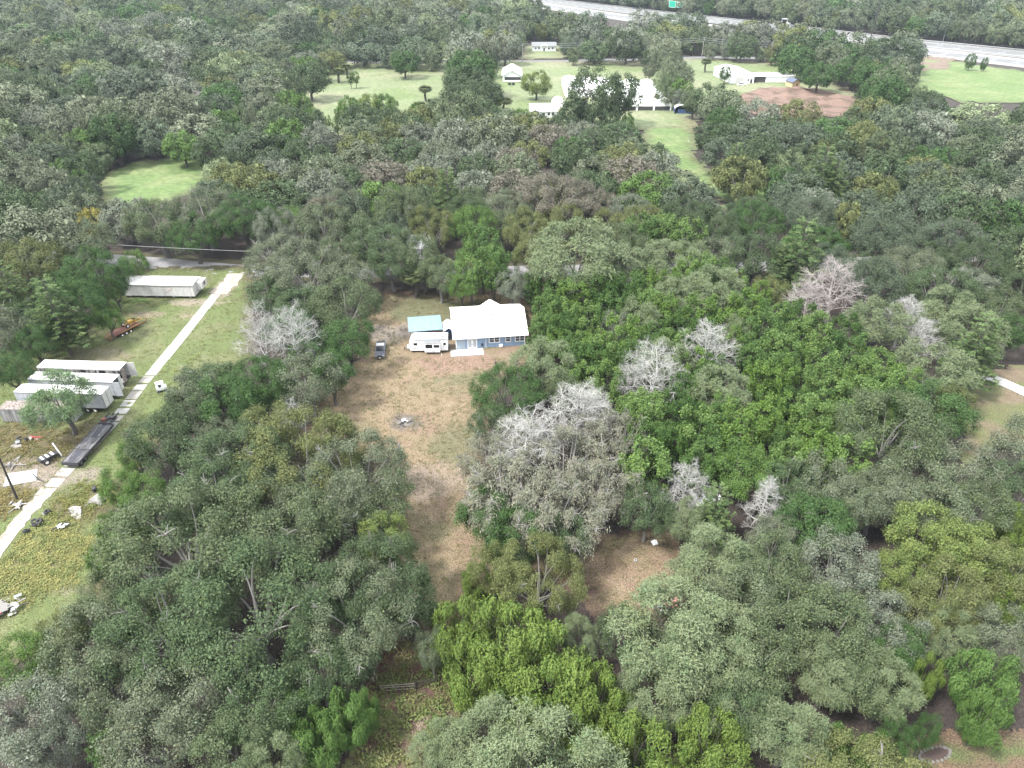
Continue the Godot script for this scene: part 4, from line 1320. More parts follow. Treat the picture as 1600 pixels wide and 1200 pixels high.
const LEAVES := {
	"og": [0.098, 0.128, 0.064], "og3": [0.075, 0.112, 0.052], "og4": [0.135, 0.155, 0.1], "og2": [0.125, 0.152, 0.09], "oo": [0.128, 0.145, 0.055], "od": [0.064, 0.094, 0.044], "os": [0.155, 0.175, 0.13], "ob": [0.088, 0.116, 0.074],
	"br": [0.16, 0.148, 0.115], "dg": [0.056, 0.108, 0.032], "mg": [0.095, 0.165, 0.04], "yl": [0.145, 0.19, 0.055], "ye": [0.28, 0.25, 0.06], "lp": [0.165, 0.205, 0.11],
	"mi": [0.14, 0.21, 0.1], "yg": [0.115, 0.17, 0.036], "vb": [0.085, 0.152, 0.038], "bg": [0.1, 0.17, 0.034], "bg2": [0.072, 0.13, 0.034], "bg3": [0.115, 0.185, 0.05], "bd": [0.05, 0.1, 0.02], "ms": [0.225, 0.225, 0.17],
	"pn": [0.13, 0.19, 0.075], "pd": [0.05, 0.08, 0.04], "pm": [0.12, 0.15, 0.065], "dt": [0.42, 0.415, 0.395], "dp": [0.38, 0.34, 0.325], "dc": [0.42, 0.415, 0.395], "far": [1.0, 1.0, 1.0],
}

var kinds := {}   # family and tier -> list of {"wood", "crown", r, h}

func grow_tree_shapes() -> void:
	var oak_near := []
	var oak_mid := []
	var oak_far := []
	var plume := []
	var feather := []
	var vine := []
	var needle := []
	var strand := []
	var twig := []
	for k in 5:
		oak_near.append(spray("oak", 80, 0.185))
		plume.append(spray("plume", 52, 0.33))
		feather.append(spray("feather", 96, 0.22))
		vine.append(spray("vine", 80, 0.24))
		needle.append(spray("needle", 70, 0.28))
		strand.append(spray("strand", 28, 1.0))
		twig.append(spray("twig", 5, 0.0115))
	for k in 5:
		oak_mid.append(spray("oak", 32, 0.34))
		oak_far.append(spray("oak", 24, 0.42))
	var list := func(key: String, r: float, h: float, made: Dictionary) -> void:
		# what the crown really reaches: most of its leaves lie within r and under h
		var pts: PackedVector3Array = made.crown.surface_get_arrays(0)[Mesh.ARRAY_VERTEX]
		var flat := PackedFloat32Array()
		var tall := PackedFloat32Array()
		for i in range(0, pts.size(), 16):
			flat.append(Vector2(pts[i].x, pts[i].z).length())
			tall.append(pts[i].y)
		flat.sort()
		tall.sort()
		made.r = flat[int(flat.size() * 0.93)]
		made.h = tall[int(tall.size() * 0.985)]
		if key in ["oakM", "oakF"]:
			made.crown = calmer(made.crown)
		if not kinds.has(key):
			kinds[key] = []
		kinds[key].append(made)
	for k in 6:
		list.call("oakN", 8.0, 14.0, broad(8.0, 14.0, {"lobes": 38, "per": 16, "in": 0.5, "sprays": oak_near, "size": 0.95, "bare_limbs": [0.12, 0.3, 0.2, 0.1, 0.34, 0.16][k], "strands": strand, "strand_share": 0.05, "strand_tone": Color(1.5, 1.4, 1.5)}))
	for k in 4:
		list.call("oaksN", 4.5, 10.2, broad(4.5, 10.2, {"lobes": 28, "per": 11, "sprays": oak_near, "size": 0.85, "lobe": 0.3, "bare_limbs": 0.1}))
	for k in 5:
		list.call("oakM", 7.0, 12.9, broad(7.0, 12.9, {"lobes": 34, "per": 13, "sprays": oak_mid, "size": 1.0, "in": 0.62, "lobe": 0.27, "low": 0.1, "bottom": -0.7}))
	for k in 4:
		list.call("oakF", 7.0, 12.9, broad(7.0, 12.9, {"lobes": 24, "per": 11, "sprays": oak_far, "size": 1.3, "in": 0.68, "lobe": 0.33, "bottom": -0.8, "low": 0.05}))
	for k in 3:
		list.call("mossyN", 7.0, 14.0, broad(7.0, 14.0, {"lobes": 34, "per": 7, "sprays": feather, "size": 0.85, "bare_limbs": 0.8, "strands": strand, "strand_share": 0.9, "strand_tone": Color(1.1, 1.08, 1.05), "in": 0.42, "squash": 0.7}))
		list.call("featherN", 5.5, 12.0, broad(5.5, 12.0, {"lobes": 34, "per": 12, "sprays": feather, "size": 0.95, "up": 0.7, "low": 0.15}))
		list.call("vineN", 5.0, 11.0, broad(5.0, 11.0, {"lobes": 26, "per": 14, "sprays": vine, "size": 0.95, "lobe": 0.3, "low": 0.08, "bottom": -0.7, "up": 0.9, "squash": 1.1}))
		list.call("pineN", 4.5, 16.5, conifer(4.5, 16.5, needle, 17, 9, 0.9))
	for k in 5:
		list.call("plumeN", 2.8, 9.0, broad(2.8, 9.0, {"lobes": 19, "per": 9, "sprays": plume, "size": 0.62, "lobe": 0.36, "low": 0.12, "fork": 0.4, "up": 1.0, "squash": 1.2, "bottom": -0.75, "in": 0.45}))
		list.call("bareN", 4.5, 13.0, bare(4.5, 13.0, twig, [0.55, 0.8, 0.4, 0.65, 0.95][k]))
	for k in 2:
		list.call("spireN", 3.2, 11.0, bare(3.2, 11.0, twig, 0.12, 0.08))
	for k in 3:
		list.call("palmN", 2.0, 6.5, palm(6.5))

func tree_shape(kind: String, family: String, r: float, far: float, n: int) -> Dictionary:
	var key := family + "N"
	if family == "oak":
		key = "oakF" if far > 420.0 else "oakM" if far > 190.0 else "oaksN" if r < 5.6 else "oakN"
	var some: Array = kinds[key]
	if kind == "og" or some.size() <= 3 or family != "oak":
		return some[n % some.size()]
	return some[(kind.hash() + n % 3) % some.size()]

func plant_trees() -> void:
	var groups := {"oak_tree": "oaks of the woodland", "leafy_tree": "leafy trees along the wood edges", "feathery_tree": "pale feathery trees in the wood", "vine_covered_tree": "trees smothered in vines", "young_tree": "bright green young trees in the thicket", "mossy_tree": "moss-draped trees by the clearing", "pine_tree": "pines among the oaks", "bare_tree": "bare leafless trees", "palm_tree": "fan palms"}
	var n := 0
	for row in TREES:
		n += 1
		var kind: String = row[0]
		var r: float = row[3]
		var spec: Array = SPECIES[kind]
		var at := Vector3(row[1], 0, row[2])
		var s := tree_shape(kind, spec[1], r, at.length(), n)
		var t := thing(spec[0], row[5], spec[2], at, rng.randf() * TAU, groups[spec[0]])
		t.scale = Vector3(r / s.r, row[4] / s.h, r / s.r)
		var pale: bool = spec[1] in ["bare", "mossy"] or kind in ["og", "os", "oo"]
		var leafy: String = "leaf_" + (["og", "og2", "og3", "og4"][n * 7 % 4] if kind == "og" else ["bg", "bg2", "bg3"][n * 5 % 3] if kind == "bg" else kind)
		part(t, "trunk", s.wood, mats["leaf_" + kind] if spec[1] in ["bare", "spire"] else mats["pale_bark"] if pale else mats["bark"])
		part(t, "crown", s.crown, mats[leafy])

const SPECIES := {
	"og": ["oak_tree", "oak", "oak tree"], "oo": ["oak_tree", "oak", "oak tree"], "od": ["oak_tree", "oak", "oak tree"], "os": ["oak_tree", "oak", "oak tree"], "ob": ["oak_tree", "oak", "oak tree"],
	"br": ["oak_tree", "oak", "oak tree"], "dg": ["oak_tree", "oak", "oak tree"], "mg": ["leafy_tree", "oak", "tree"], "yl": ["leafy_tree", "oak", "tree"], "ye": ["leafy_tree", "oak", "tree"],
	"lp": ["feathery_tree", "feather", "tree"], "mi": ["feathery_tree", "feather", "tree"], "yg": ["vine_covered_tree", "vine", "tree"], "vb": ["vine_covered_tree", "vine", "tree"],
	"bg": ["young_tree", "plume", "tree"], "bg2": [0.072, 0.13, 0.034], "bg3": [0.115, 0.185, 0.05], "bd": ["young_tree", "plume", "tree"], "ms": ["mossy_tree", "mossy", "tree"], "pn": ["pine_tree", "pine", "pine tree"], "pd": ["pine_tree", "pine", "pine tree"],
	"dt": ["bare_tree", "bare", "bare tree"], "dp": ["bare_tree", "bare", "bare tree"], "dc": ["bare_tree", "spire", "bare tree"], "pm": ["palm_tree", "palm", "palm tree"],
}

# the woods beyond the trees that can be told apart: one mass
func calmer(m: ArrayMesh) -> ArrayMesh:   # the same foliage with its tones drawn together, as a far crown shows them
	var a := m.surface_get_arrays(0)
	var c: PackedColorArray = a[Mesh.ARRAY_COLOR]
	for i in c.size():
		c[i] = c[i].lerp(Color.WHITE, 0.55)
	a[Mesh.ARRAY_COLOR] = c
	var out := ArrayMesh.new()
	out.add_surface_from_arrays(Mesh.PRIMITIVE_TRIANGLES, a)
	return out

func distant_forest() -> void:
	var cell := 14.0
	var grid := {}
	var put_in := func(x: float, z: float, r: float) -> void:
		var k := Vector2i(int(floor(x / cell)), int(floor(z / cell)))
		if not grid.has(k):
			grid[k] = []
		grid[k].append(Vector3(x, z, r))
	for row in TREES:
		put_in.call(row[1], row[2], row[3])
	var open := []
	for k in OPEN:
		for a in OPEN[k]:
			var poly := PackedVector2Array(v2(a))
			var lo := poly[0]
			var hi := poly[0]
			for p in poly:
				lo = lo.min(p)
				hi = hi.max(p)
			open.append([poly, lo, hi])
	var lines := [[ROAD, 6.0], [COUNTY, 7.0], [[Vector2(-130, -955), Vector2(-70, -900), Vector2(22, -812), Vector2(110, -694), Vector2(193, -600), Vector2(256, -524), Vector2(308, -470), Vector2(365, -410)], 34.0]]
	var spots := {}
	for pass_ in [[70000, 7.0, 12.5, 0.72], [50000, 3.6, 5.4, 0.72]]:
		for i in pass_[0]:
			var far := sqrt(rng.randf() * (1050.0 * 1050.0 - 125.0 * 125.0) + 125.0 * 125.0)
			var z := -far
			var x := rng.randf_range(-1, 1) * (far * 0.86 + 30.0)
			var r := rng.randf_range(pass_[1], pass_[2])
			var kx := int(floor(x / cell))
			var kz := int(floor(z / cell))
			var free := true
			for a in range(kx - 1, kx + 2):
				for b in range(kz - 1, kz + 2):
					for q in grid.get(Vector2i(a, b), []):
						if Vector2(q.x - x, q.y - z).length() < pass_[3] * (q.z + r):
							free = false
							break
			if not free:
				continue
			for o in open:
				if x > o[1].x - r and x < o[2].x + r and z > o[1].y - r and z < o[2].y + r:
					for d in [Vector2.ZERO, Vector2(0.85, 0), Vector2(-0.85, 0), Vector2(0, 0.85), Vector2(0, -0.85)]:
						if Geometry2D.is_point_in_polygon(Vector2(x, z) + d * r, o[0]):
							free = false
							break
			if free:
				for l in lines:
					for k in l[0].size() - 1:
						if Vector2(x, z).distance_to(Geometry2D.get_closest_point_to_segment(Vector2(x, z), l[0][k], l[0][k + 1])) < l[1] + r * 0.3:
							free = false
			if not free:
				continue
			put_in.call(x, z, r)
			var key := "oakF" if far > 420.0 else "oakM"
			var shape: int = rng.randi() % kinds[key].size()
			var id := "%s%d" % [key, shape]
			if not spots.has(id):
				spots[id] = []
			var hue: String = ["ob", "od", "og", "og2", "oo", "ob", "og4", "og", "dg", "os", "og2", "og4", "lp", "od"][rng.randi() % 14]
			var c: Array = LEAVES[hue]
			var f := rng.randf_range(0.72, 1.4)
			spots[id].append([Vector3(x, 0, z), r, (5.5 + 0.95 * r) * rng.randf_range(0.8, 1.3), Color(c[0] * f, c[1] * f, c[2] * f) * TONE])
	var root := Node3D.new()
	root.name = "distant_forest"
	root.set_meta("kind", "stuff")
	root.set_meta("label", "continuous oak forest beyond the nearer trees, reaching past the highway to the skyline")
	add_child(root, true)
	for id in spots:
		var s: Dictionary = kinds[id.substr(0, 4)][int(id.substr(4))]
		var m: ArrayMesh = s.crown
		var mm := MultiMesh.new()
		mm.transform_format = MultiMesh.TRANSFORM_3D
		mm.use_colors = true
		mm.mesh = m
		mm.instance_count = spots[id].size()
		var wood := MultiMesh.new()
		wood.transform_format = MultiMesh.TRANSFORM_3D
		wood.mesh = s.wood
		wood.instance_count = mm.instance_count
		for i in mm.instance_count:
			var q: Array = spots[id][i]
			var x := Transform3D(Basis(Vector3.UP, rng.randf() * TAU) * Basis.from_scale(Vector3(q[1] / s.r, q[2] / s.h, q[1] / s.r)), q[0])
			mm.set_instance_transform(i, x)
			mm.set_instance_color(i, q[3])
			wood.set_instance_transform(i, x)
		for k in 2:
			var o := MultiMeshInstance3D.new()
			o.name = ["foliage", "trunks"][k]
			o.multimesh = mm if k == 0 else wood
			o.material_override = mats["leaf_far"] if k == 0 else mats["bark"]
			o.set_meta("kind", "stuff")
			root.add_child(o, true)

const ROAD := [Vector2(-175, -178), Vector2(-92, -165), Vector2(-65, -159.6), Vector2(-16, -158.5), Vector2(70, -163), Vector2(150, -172)]
const COUNTY := [Vector2(-150, -452), Vector2(-30, -456.6), Vector2(26, -459), Vector2(78, -467), Vector2(101, -470), Vector2(122, -474), Vector2(168, -468), Vector2(240, -452)]

func lay_ground() -> void:
	var g := acc()
	for i in 8:
		for j in 8:
			quad(g, Vector3(-2800 + 700 * i, 0, -5200 + 700 * j), Vector3(-2100 + 700 * i, 0, -5200 + 700 * j), Vector3(-2100 + 700 * i, 0, -4500 + 700 * j), Vector3(-2800 + 700 * i, 0, -4500 + 700 * j), Vector3.UP)
	structure("ground", mesh(g), mats["forest_floor"])
	var straw := Color(0.37, 0.28, 0.17)
	var green := Color(0.165, 0.19, 0.085)
	var dirt := Color(0.36, 0.235, 0.175)
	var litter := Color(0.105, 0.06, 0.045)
	var clearing := func(x: float, z: float, e: float) -> Color:
		var c := straw.lerp(green, smoothstep(0.5, 0.85, nz(x, z, 14.0)) * 0.5)
		c = c.lerp(dirt, smoothstep(0.55, 0.9, nz(x, z, 8.0, 1.0)) * 0.6)
		c = c.lerp(Color(0.48, 0.38, 0.28), smoothstep(0.6, 0.95, nz(x, z, 3.0, 2.0)) * 0.35)
		c = c.lerp(green, blob(x, z, -17, -139, 12, 7) * 0.8)
		c = c.lerp(dirt * 1.08, blob(x, z, -9, -117, 12, 3.4) * 0.9)
		c = c.lerp(Color(0.5, 0.42, 0.35), blob(x, z, -25, -128.5, 5.5, 4.5))
		c = c.lerp(green, blob(x, z, -6, -111, 9, 2.5) * 0.6)
		c = c.lerp(green, blob(x, z, -9, -92, 6, 5) * 0.6)
		c = c.lerp(Color(0.42, 0.34, 0.27), blob(x, z, -13, -82, 6, 5) * 0.7)
		c = c.lerp(Color(0.2, 0.17, 0.15), blob(x, z, -18.3, -97.7, 3.2, 2.4) * 0.8)
		c = c.lerp(dirt, blob(x, z, 11, -65, 6, 4) * 0.5)
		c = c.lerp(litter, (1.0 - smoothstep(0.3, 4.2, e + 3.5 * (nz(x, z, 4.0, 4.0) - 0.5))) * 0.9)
		return c * rng.randf_range(0.88, 1.12)
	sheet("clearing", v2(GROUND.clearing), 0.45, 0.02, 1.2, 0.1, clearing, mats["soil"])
	var lawn := Color(0.19, 0.25, 0.075)
	var yard := func(x: float, z: float, e: float) -> Color:
		var c := lawn.lerp(Color(0.26, 0.275, 0.125), smoothstep(0.4, 0.8, nz(x, z, 9.0)) * 0.8)
		c = c.lerp(Color(0.14, 0.17, 0.05), smoothstep(0.55, 0.9, nz(x, z, 5.0, 1.0)) * 0.6)
		c = c.lerp(Color(0.42, 0.36, 0.28), blob(x, z, -71, -142.6, 7, 1.8) * 0.9)
		c = c.lerp(Color(0.42, 0.36, 0.28), blob(x, z, -66.5, -150, 3, 6) * 0.8)
		c = c.lerp(Color(0.34, 0.27, 0.2), blob(x, z, -79, -137, 5, 1.5) * 0.8)
		c = c.lerp(Color(0.38, 0.33, 0.22), blob(x, z, -70.5, -136.5, 2, 1.3) * 0.8)
		c = c.lerp(Color(0.3, 0.26, 0.17), blob(x, z, -80.5, -119, 6, 4.5) * 0.8)
		c = c.lerp(Color(0.19, 0.15, 0.075), blob(x, z, -79, -91, 11, 7) * 0.95)
		c = c.lerp(Color(0.39, 0.32, 0.26), blob(x, z, -74, -84, 7, 4.5) * 0.9)
		c = c.lerp(Color(0.16, 0.125, 0.06), blob(x, z, -75, -77.5, 5, 4) * 0.9)
		c = c.lerp(Color(0.4, 0.34, 0.28), blob(x, z, -65.6, -83.6, 2.4, 2.6) * 0.9)
		c = c.lerp(Color(0.2, 0.17, 0.075), blob(x, z, -63.5, -77, 5, 5) * 0.9)
		c = c.lerp(Color(0.21, 0.2, 0.08), blob(x, z, -63, -66, 7, 7) * 0.95)
		c = c.lerp(Color(0.22, 0.25, 0.1), blob(x, z, -53, -64, 4, 9) * 0.7)
		c = c.lerp(Color(0.34, 0.3, 0.2), blob(x, z, -57, -61.5, 4, 0.8) * 0.5)
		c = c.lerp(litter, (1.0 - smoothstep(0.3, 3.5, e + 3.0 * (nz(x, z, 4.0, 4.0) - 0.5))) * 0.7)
		return c * rng.randf_range(0.88, 1.12)
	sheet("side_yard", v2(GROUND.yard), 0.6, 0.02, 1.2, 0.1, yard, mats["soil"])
	var track := func(x: float, z: float, e: float) -> Color:
		var c := Color(0.16, 0.085, 0.065).lerp(Color(0.2, 0.17, 0.09), smoothstep(0.45, 0.75, nz(x, z, 2.5)))
		if z > -47.0:
			c = c.lerp(Color(0.16, 0.18, 0.06), smoothstep(0.4, 0.7, nz(x, z, 2.0, 2.0)))
			c = c.lerp(Color(0.34, 0.25, 0.19), blob(x, z, -9, -43, 1.5, 2.0))
		return c * rng.randf_range(0.85, 1.15)
	sheet("gate_track", v2(GROUND.gate), 0.3, 0.03, 0.8, 0.06, track, mats["soil"])
	var mown := func(x: float, z: float, e: float) -> Color:
		var c := Color(0.25, 0.31, 0.14).lerp(Color(0.32, 0.34, 0.19), smoothstep(0.35, 0.8, nz(x, z, 40.0)))
		c = c.lerp(Color(0.18, 0.26, 0.07), smoothstep(0.5, 0.9, nz(x, z, 30.0, 1.0)) * 0.7)
		c = c.lerp(Color(0.3, 0.22, 0.15), (1.0 - smoothstep(0.0, 8.0, e + 6.0 * (nz(x, z, 9.0, 4.0) - 0.5))) * 0.5)
		return c * rng.randf_range(0.94, 1.06)
	var bright := func(x: float, z: float, e: float) -> Color:
		var c := Color(0.18, 0.28, 0.08).lerp(Color(0.25, 0.32, 0.12), smoothstep(0.35, 0.8, nz(x, z, 16.0)))
		c = c.lerp(Color(0.22, 0.18, 0.1), blob(x, z, 82, -296, 12, 12) * 0.7)
		c = c.lerp(litter, (1.0 - smoothstep(0.0, 5.0, e + 4.0 * (nz(x, z, 6.0, 4.0) - 0.5))) * 0.5)
		return c * rng.randf_range(0.92, 1.08)
	sheet("mown_field", v2(GROUND.field), 3.0, 0.03, 4.0, 0.3, mown, mats["far_grass"])
	sheet("house_lawn", v2(GROUND.lawn), 3.0, 0.035, 3.0, 0.3, mown, mats["far_grass"])
	sheet("grass_strip", v2(GROUND.strip), 1.6, 0.06, 2.5, 0.2, bright, mats["far_grass"])
	sheet("meadow", v2(GROUND.meadow), 1.2, 0.05, 2.0, 0.2, bright, mats["far_grass"])
	sheet("highway_verge", v2(GROUND.verge), 4.0, 0.03, 4.0, 0.3, bright, mats["far_grass"])
	sheet("driveway_lawn", v2(GROUND.right), 0.8, 0.03, 1.5, 0.1, func(x: float, z: float, e: float) -> Color:
		return Color(0.2, 0.22, 0.08).lerp(Color(0.3, 0.23, 0.15), smoothstep(0.3, 0.8, nz(x, z, 7.0))) * rng.randf_range(0.88, 1.12), mats["soil"])
	sheet("corner_lawn", v2(GROUND.corner), 0.35, 0.03, 0.8, 0.06, func(x: float, z: float, e: float) -> Color:
		return Color(0.13, 0.19, 0.05).lerp(Color(0.24, 0.15, 0.1), (1.0 - smoothstep(0.5, 3.0, e + 2.0 * (nz(x, z, 3.0) - 0.5))) * 0.9) * rng.randf_range(0.85, 1.15), mats["soil"])
	sheet("dirt_mounds", v2(GROUND.mounds), 1.6, 0.05, 2.0, 0.2, func(x: float, z: float, e: float) -> Color:
		return Color(0.34, 0.22, 0.17).lerp(Color(0.17, 0.11, 0.07), smoothstep(0.45, 0.75, nz(x, z, 8.0, 2.0))) * rng.randf_range(0.9, 1.1), mats["soil"], "structure", func(x: float, z: float) -> float:
		return 3.0 * pow(nz(x, z, 14.0, 7.0), 2.0) * smoothstep(0.0, 6.0, edge_distance(x, z, PackedVector2Array(v2(GROUND.mounds)))))
	sheet("roadside_bank", v2(GROUND.bank), 3.0, 0.08, 3.0, 0.3, func(x: float, z: float, e: float) -> Color:
		return Color(0.3, 0.2, 0.16).lerp(Color(0.24, 0.2, 0.13), nz(x, z, 20.0, 2.0)) * rng.randf_range(0.92, 1.08), mats["far_grass"])
	sheet("clay_bank", v2(GROUND.clay), 3.0, 0.08, 3.0, 0.3, func(x: float, z: float, e: float) -> Color:
		return Color(0.42, 0.25, 0.17).lerp(Color(0.34, 0.23, 0.16), nz(x, z, 25.0, 2.0)) * rng.randf_range(0.95, 1.05), mats["far_grass"])
	# roads and tracks
	var r := acc()
	ribbon(r, ROAD, 6.2, 0.05, Color.WHITE, 4.0, 0.12)
	structure("country_road", mesh(r), mats["lane_asphalt"])
	var verge := acc()
	ribbon(verge, ROAD, 11.0, 0.012, Color.WHITE, 3.0, 0.4)
	structure("road_verge", mesh(verge), worn("verge_soil", lin(0.12, 0.11, 0.05), mats["soil"].albedo_texture, Vector3(0.2, 0.2, 0.2), 0.95))
	var c := acc()
	ribbon(c, COUNTY, 8.0, 0.07, Color.WHITE, 8.0)
	ribbon(c, [Vector2(101, -466), Vector2(106, -452), Vector2(107, -436), Vector2(103, -415), Vector2(104, -400)], 9.0, 0.074, Color.WHITE, 5.0)
	structure("county_road", mesh(c), mats["pale_asphalt"])
	var d := acc()
	ribbon(d, [Vector2(-69.5, -80.9), Vector2(-70.0, -75.2), Vector2(-69.9, -69.6), Vector2(-70.3, -62)], 2.3, 0.12, Color.WHITE, 0.8, 0.5)
	ribbon(d, [Vector2(-67.2, -147), Vector2(-66.2, -153), Vector2(-66.6, -158)], 4.0, 0.135, Color.WHITE, 1.0, 0.4)
	structure("dirt_track", mesh(d), mats["track_sand"])
	var p := acc()
	ribbon(p, [Vector2(86.5, -114), Vector2(90.4, -110.4), Vector2(95, -103.5), Vector2(104, -94)], 3.0, 0.14, Color.WHITE, 2.0, 0.1)
	structure("driveway", mesh(p), mats["pale_concrete"])
	concrete_path()

func weeds() -> void:
	var root := Node3D.new()
	root.name = "grass"
	root.set_meta("kind", "stuff")
	root.set_meta("label", "short dry grass and leafy weeds growing over the clearing and yard")
	add_child(root, true)
	var zones := [
		["clearing_grass", "clearing", 30000, Vector2(0.5, 1.0), false, Color(0.34, 0.275, 0.165), Color(0.19, 0.215, 0.09), -1.0],
		["yard_grass", "yard", 22000, Vector2(0.5, 1.0), false, Color(0.24, 0.27, 0.085), Color(0.32, 0.31, 0.15), -1.0],
		["track_weeds", "gate", 1100, Vector2(0.6, 1.4), true, Color(0.1, 0.15, 0.04), Color(0.17, 0.15, 0.07), 0.45],
	]
	var blade := tuft_mesh(9, 0.3, 0.3, false)
	var weed := tuft_mesh(16, 0.6, 0.4, true)
	for w in zones:
		var poly := PackedVector2Array(v2(GROUND[w[1]]))
		var lo := poly[0]
		var hi := poly[0]
		for p in poly:
			lo = lo.min(p)
			hi = hi.max(p)
		var spots := []
		var tones := []
		for i in w[2]:
			var x := rng.randf_range(lo.x, hi.x)
			var z := rng.randf_range(lo.y, hi.y)
			if not inside(x, z, poly) or edge_distance(x, z, poly) < 0.8:
				continue
			if (x > -11.5 and x < 3 and z < -119 and z > -136) or (x > -22 and x < -11 and z < -119 and z > -132) or absf(x + 68.0) < 1.5 or nz(x, z, 3.0, 9.0) < 0.35 or (x < -70.5 and x > -88 and z < -96 and z > -113):
				continue
			spots.append(Vector3(x, 0.05, z))
			tones.append(w[5].lerp(w[6], clampf(nz(x, z, 6.0) + rng.randf_range(-0.3, 0.3), 0, 1)) * rng.randf_range(0.8, 1.2))
		tufts(w[0], root, spots, tones, weed if w[4] else blade, mats["grass_blade"], w[3])
	# tall weeds: the goldenrod patch and the brown weeds round the junk
	var patches := [[-63, -66.5, 7.0, 6.5, 4200, Color(0.3, 0.28, 0.1), Color(0.15, 0.185, 0.065)], [-79, -92, 10, 6, 1500, Color(0.2, 0.155, 0.065), Color(0.14, 0.15, 0.05)], [-75, -77.5, 5, 4, 700, Color(0.18, 0.14, 0.06), Color(0.22, 0.2, 0.06)],
		[-63.5, -77.5, 4.5, 4.5, 900, Color(0.2, 0.18, 0.06), Color(0.13, 0.17, 0.045)], [-62, -114, 2, 6, 120, Color(0.15, 0.19, 0.05), Color(0.2, 0.21, 0.06)], [-75.5, -111, 6, 1.2, 160, Color(0.14, 0.16, 0.05), Color(0.2, 0.18, 0.06)], [-84, -142.9, 3.5, 1.0, 140, Color(0.08, 0.15, 0.04), Color(0.12, 0.17, 0.05)], [-70.5, -98, 2.0, 5, 160, Color(0.15, 0.16, 0.05), Color(0.2, 0.17, 0.06)]]
	var spots := []
	var tones := []
	for q in patches:
		for i in q[4]:
			var a := rng.randf() * TAU
			var f := sqrt(rng.randf()) * (0.75 + 0.5 * nz(cos(a) * 9.0, sin(a) * 9.0, 6.0, q[0])) + rng.randfn(0.0, 0.16)
			var x: float = q[0] + cos(a) * f * q[2]
			var z: float = q[1] + sin(a) * f * q[3]
			if nz(x, z, 3.0, 6.0) < 0.3 or Vector2(x + 69.8, (z + 75) * 0.02).length() < 1.6:
				continue
			spots.append(Vector3(x, 0.02, z))
			tones.append(q[5].lerp(q[6], clampf(nz(x, z, 2.0) + rng.randf_range(-0.3, 0.3), 0, 1)) * rng.randf_range(0.75, 1.25))
	tufts("tall_weeds", root, spots, tones, weed, mats["grass_blade"], Vector2(0.3, 0.95))

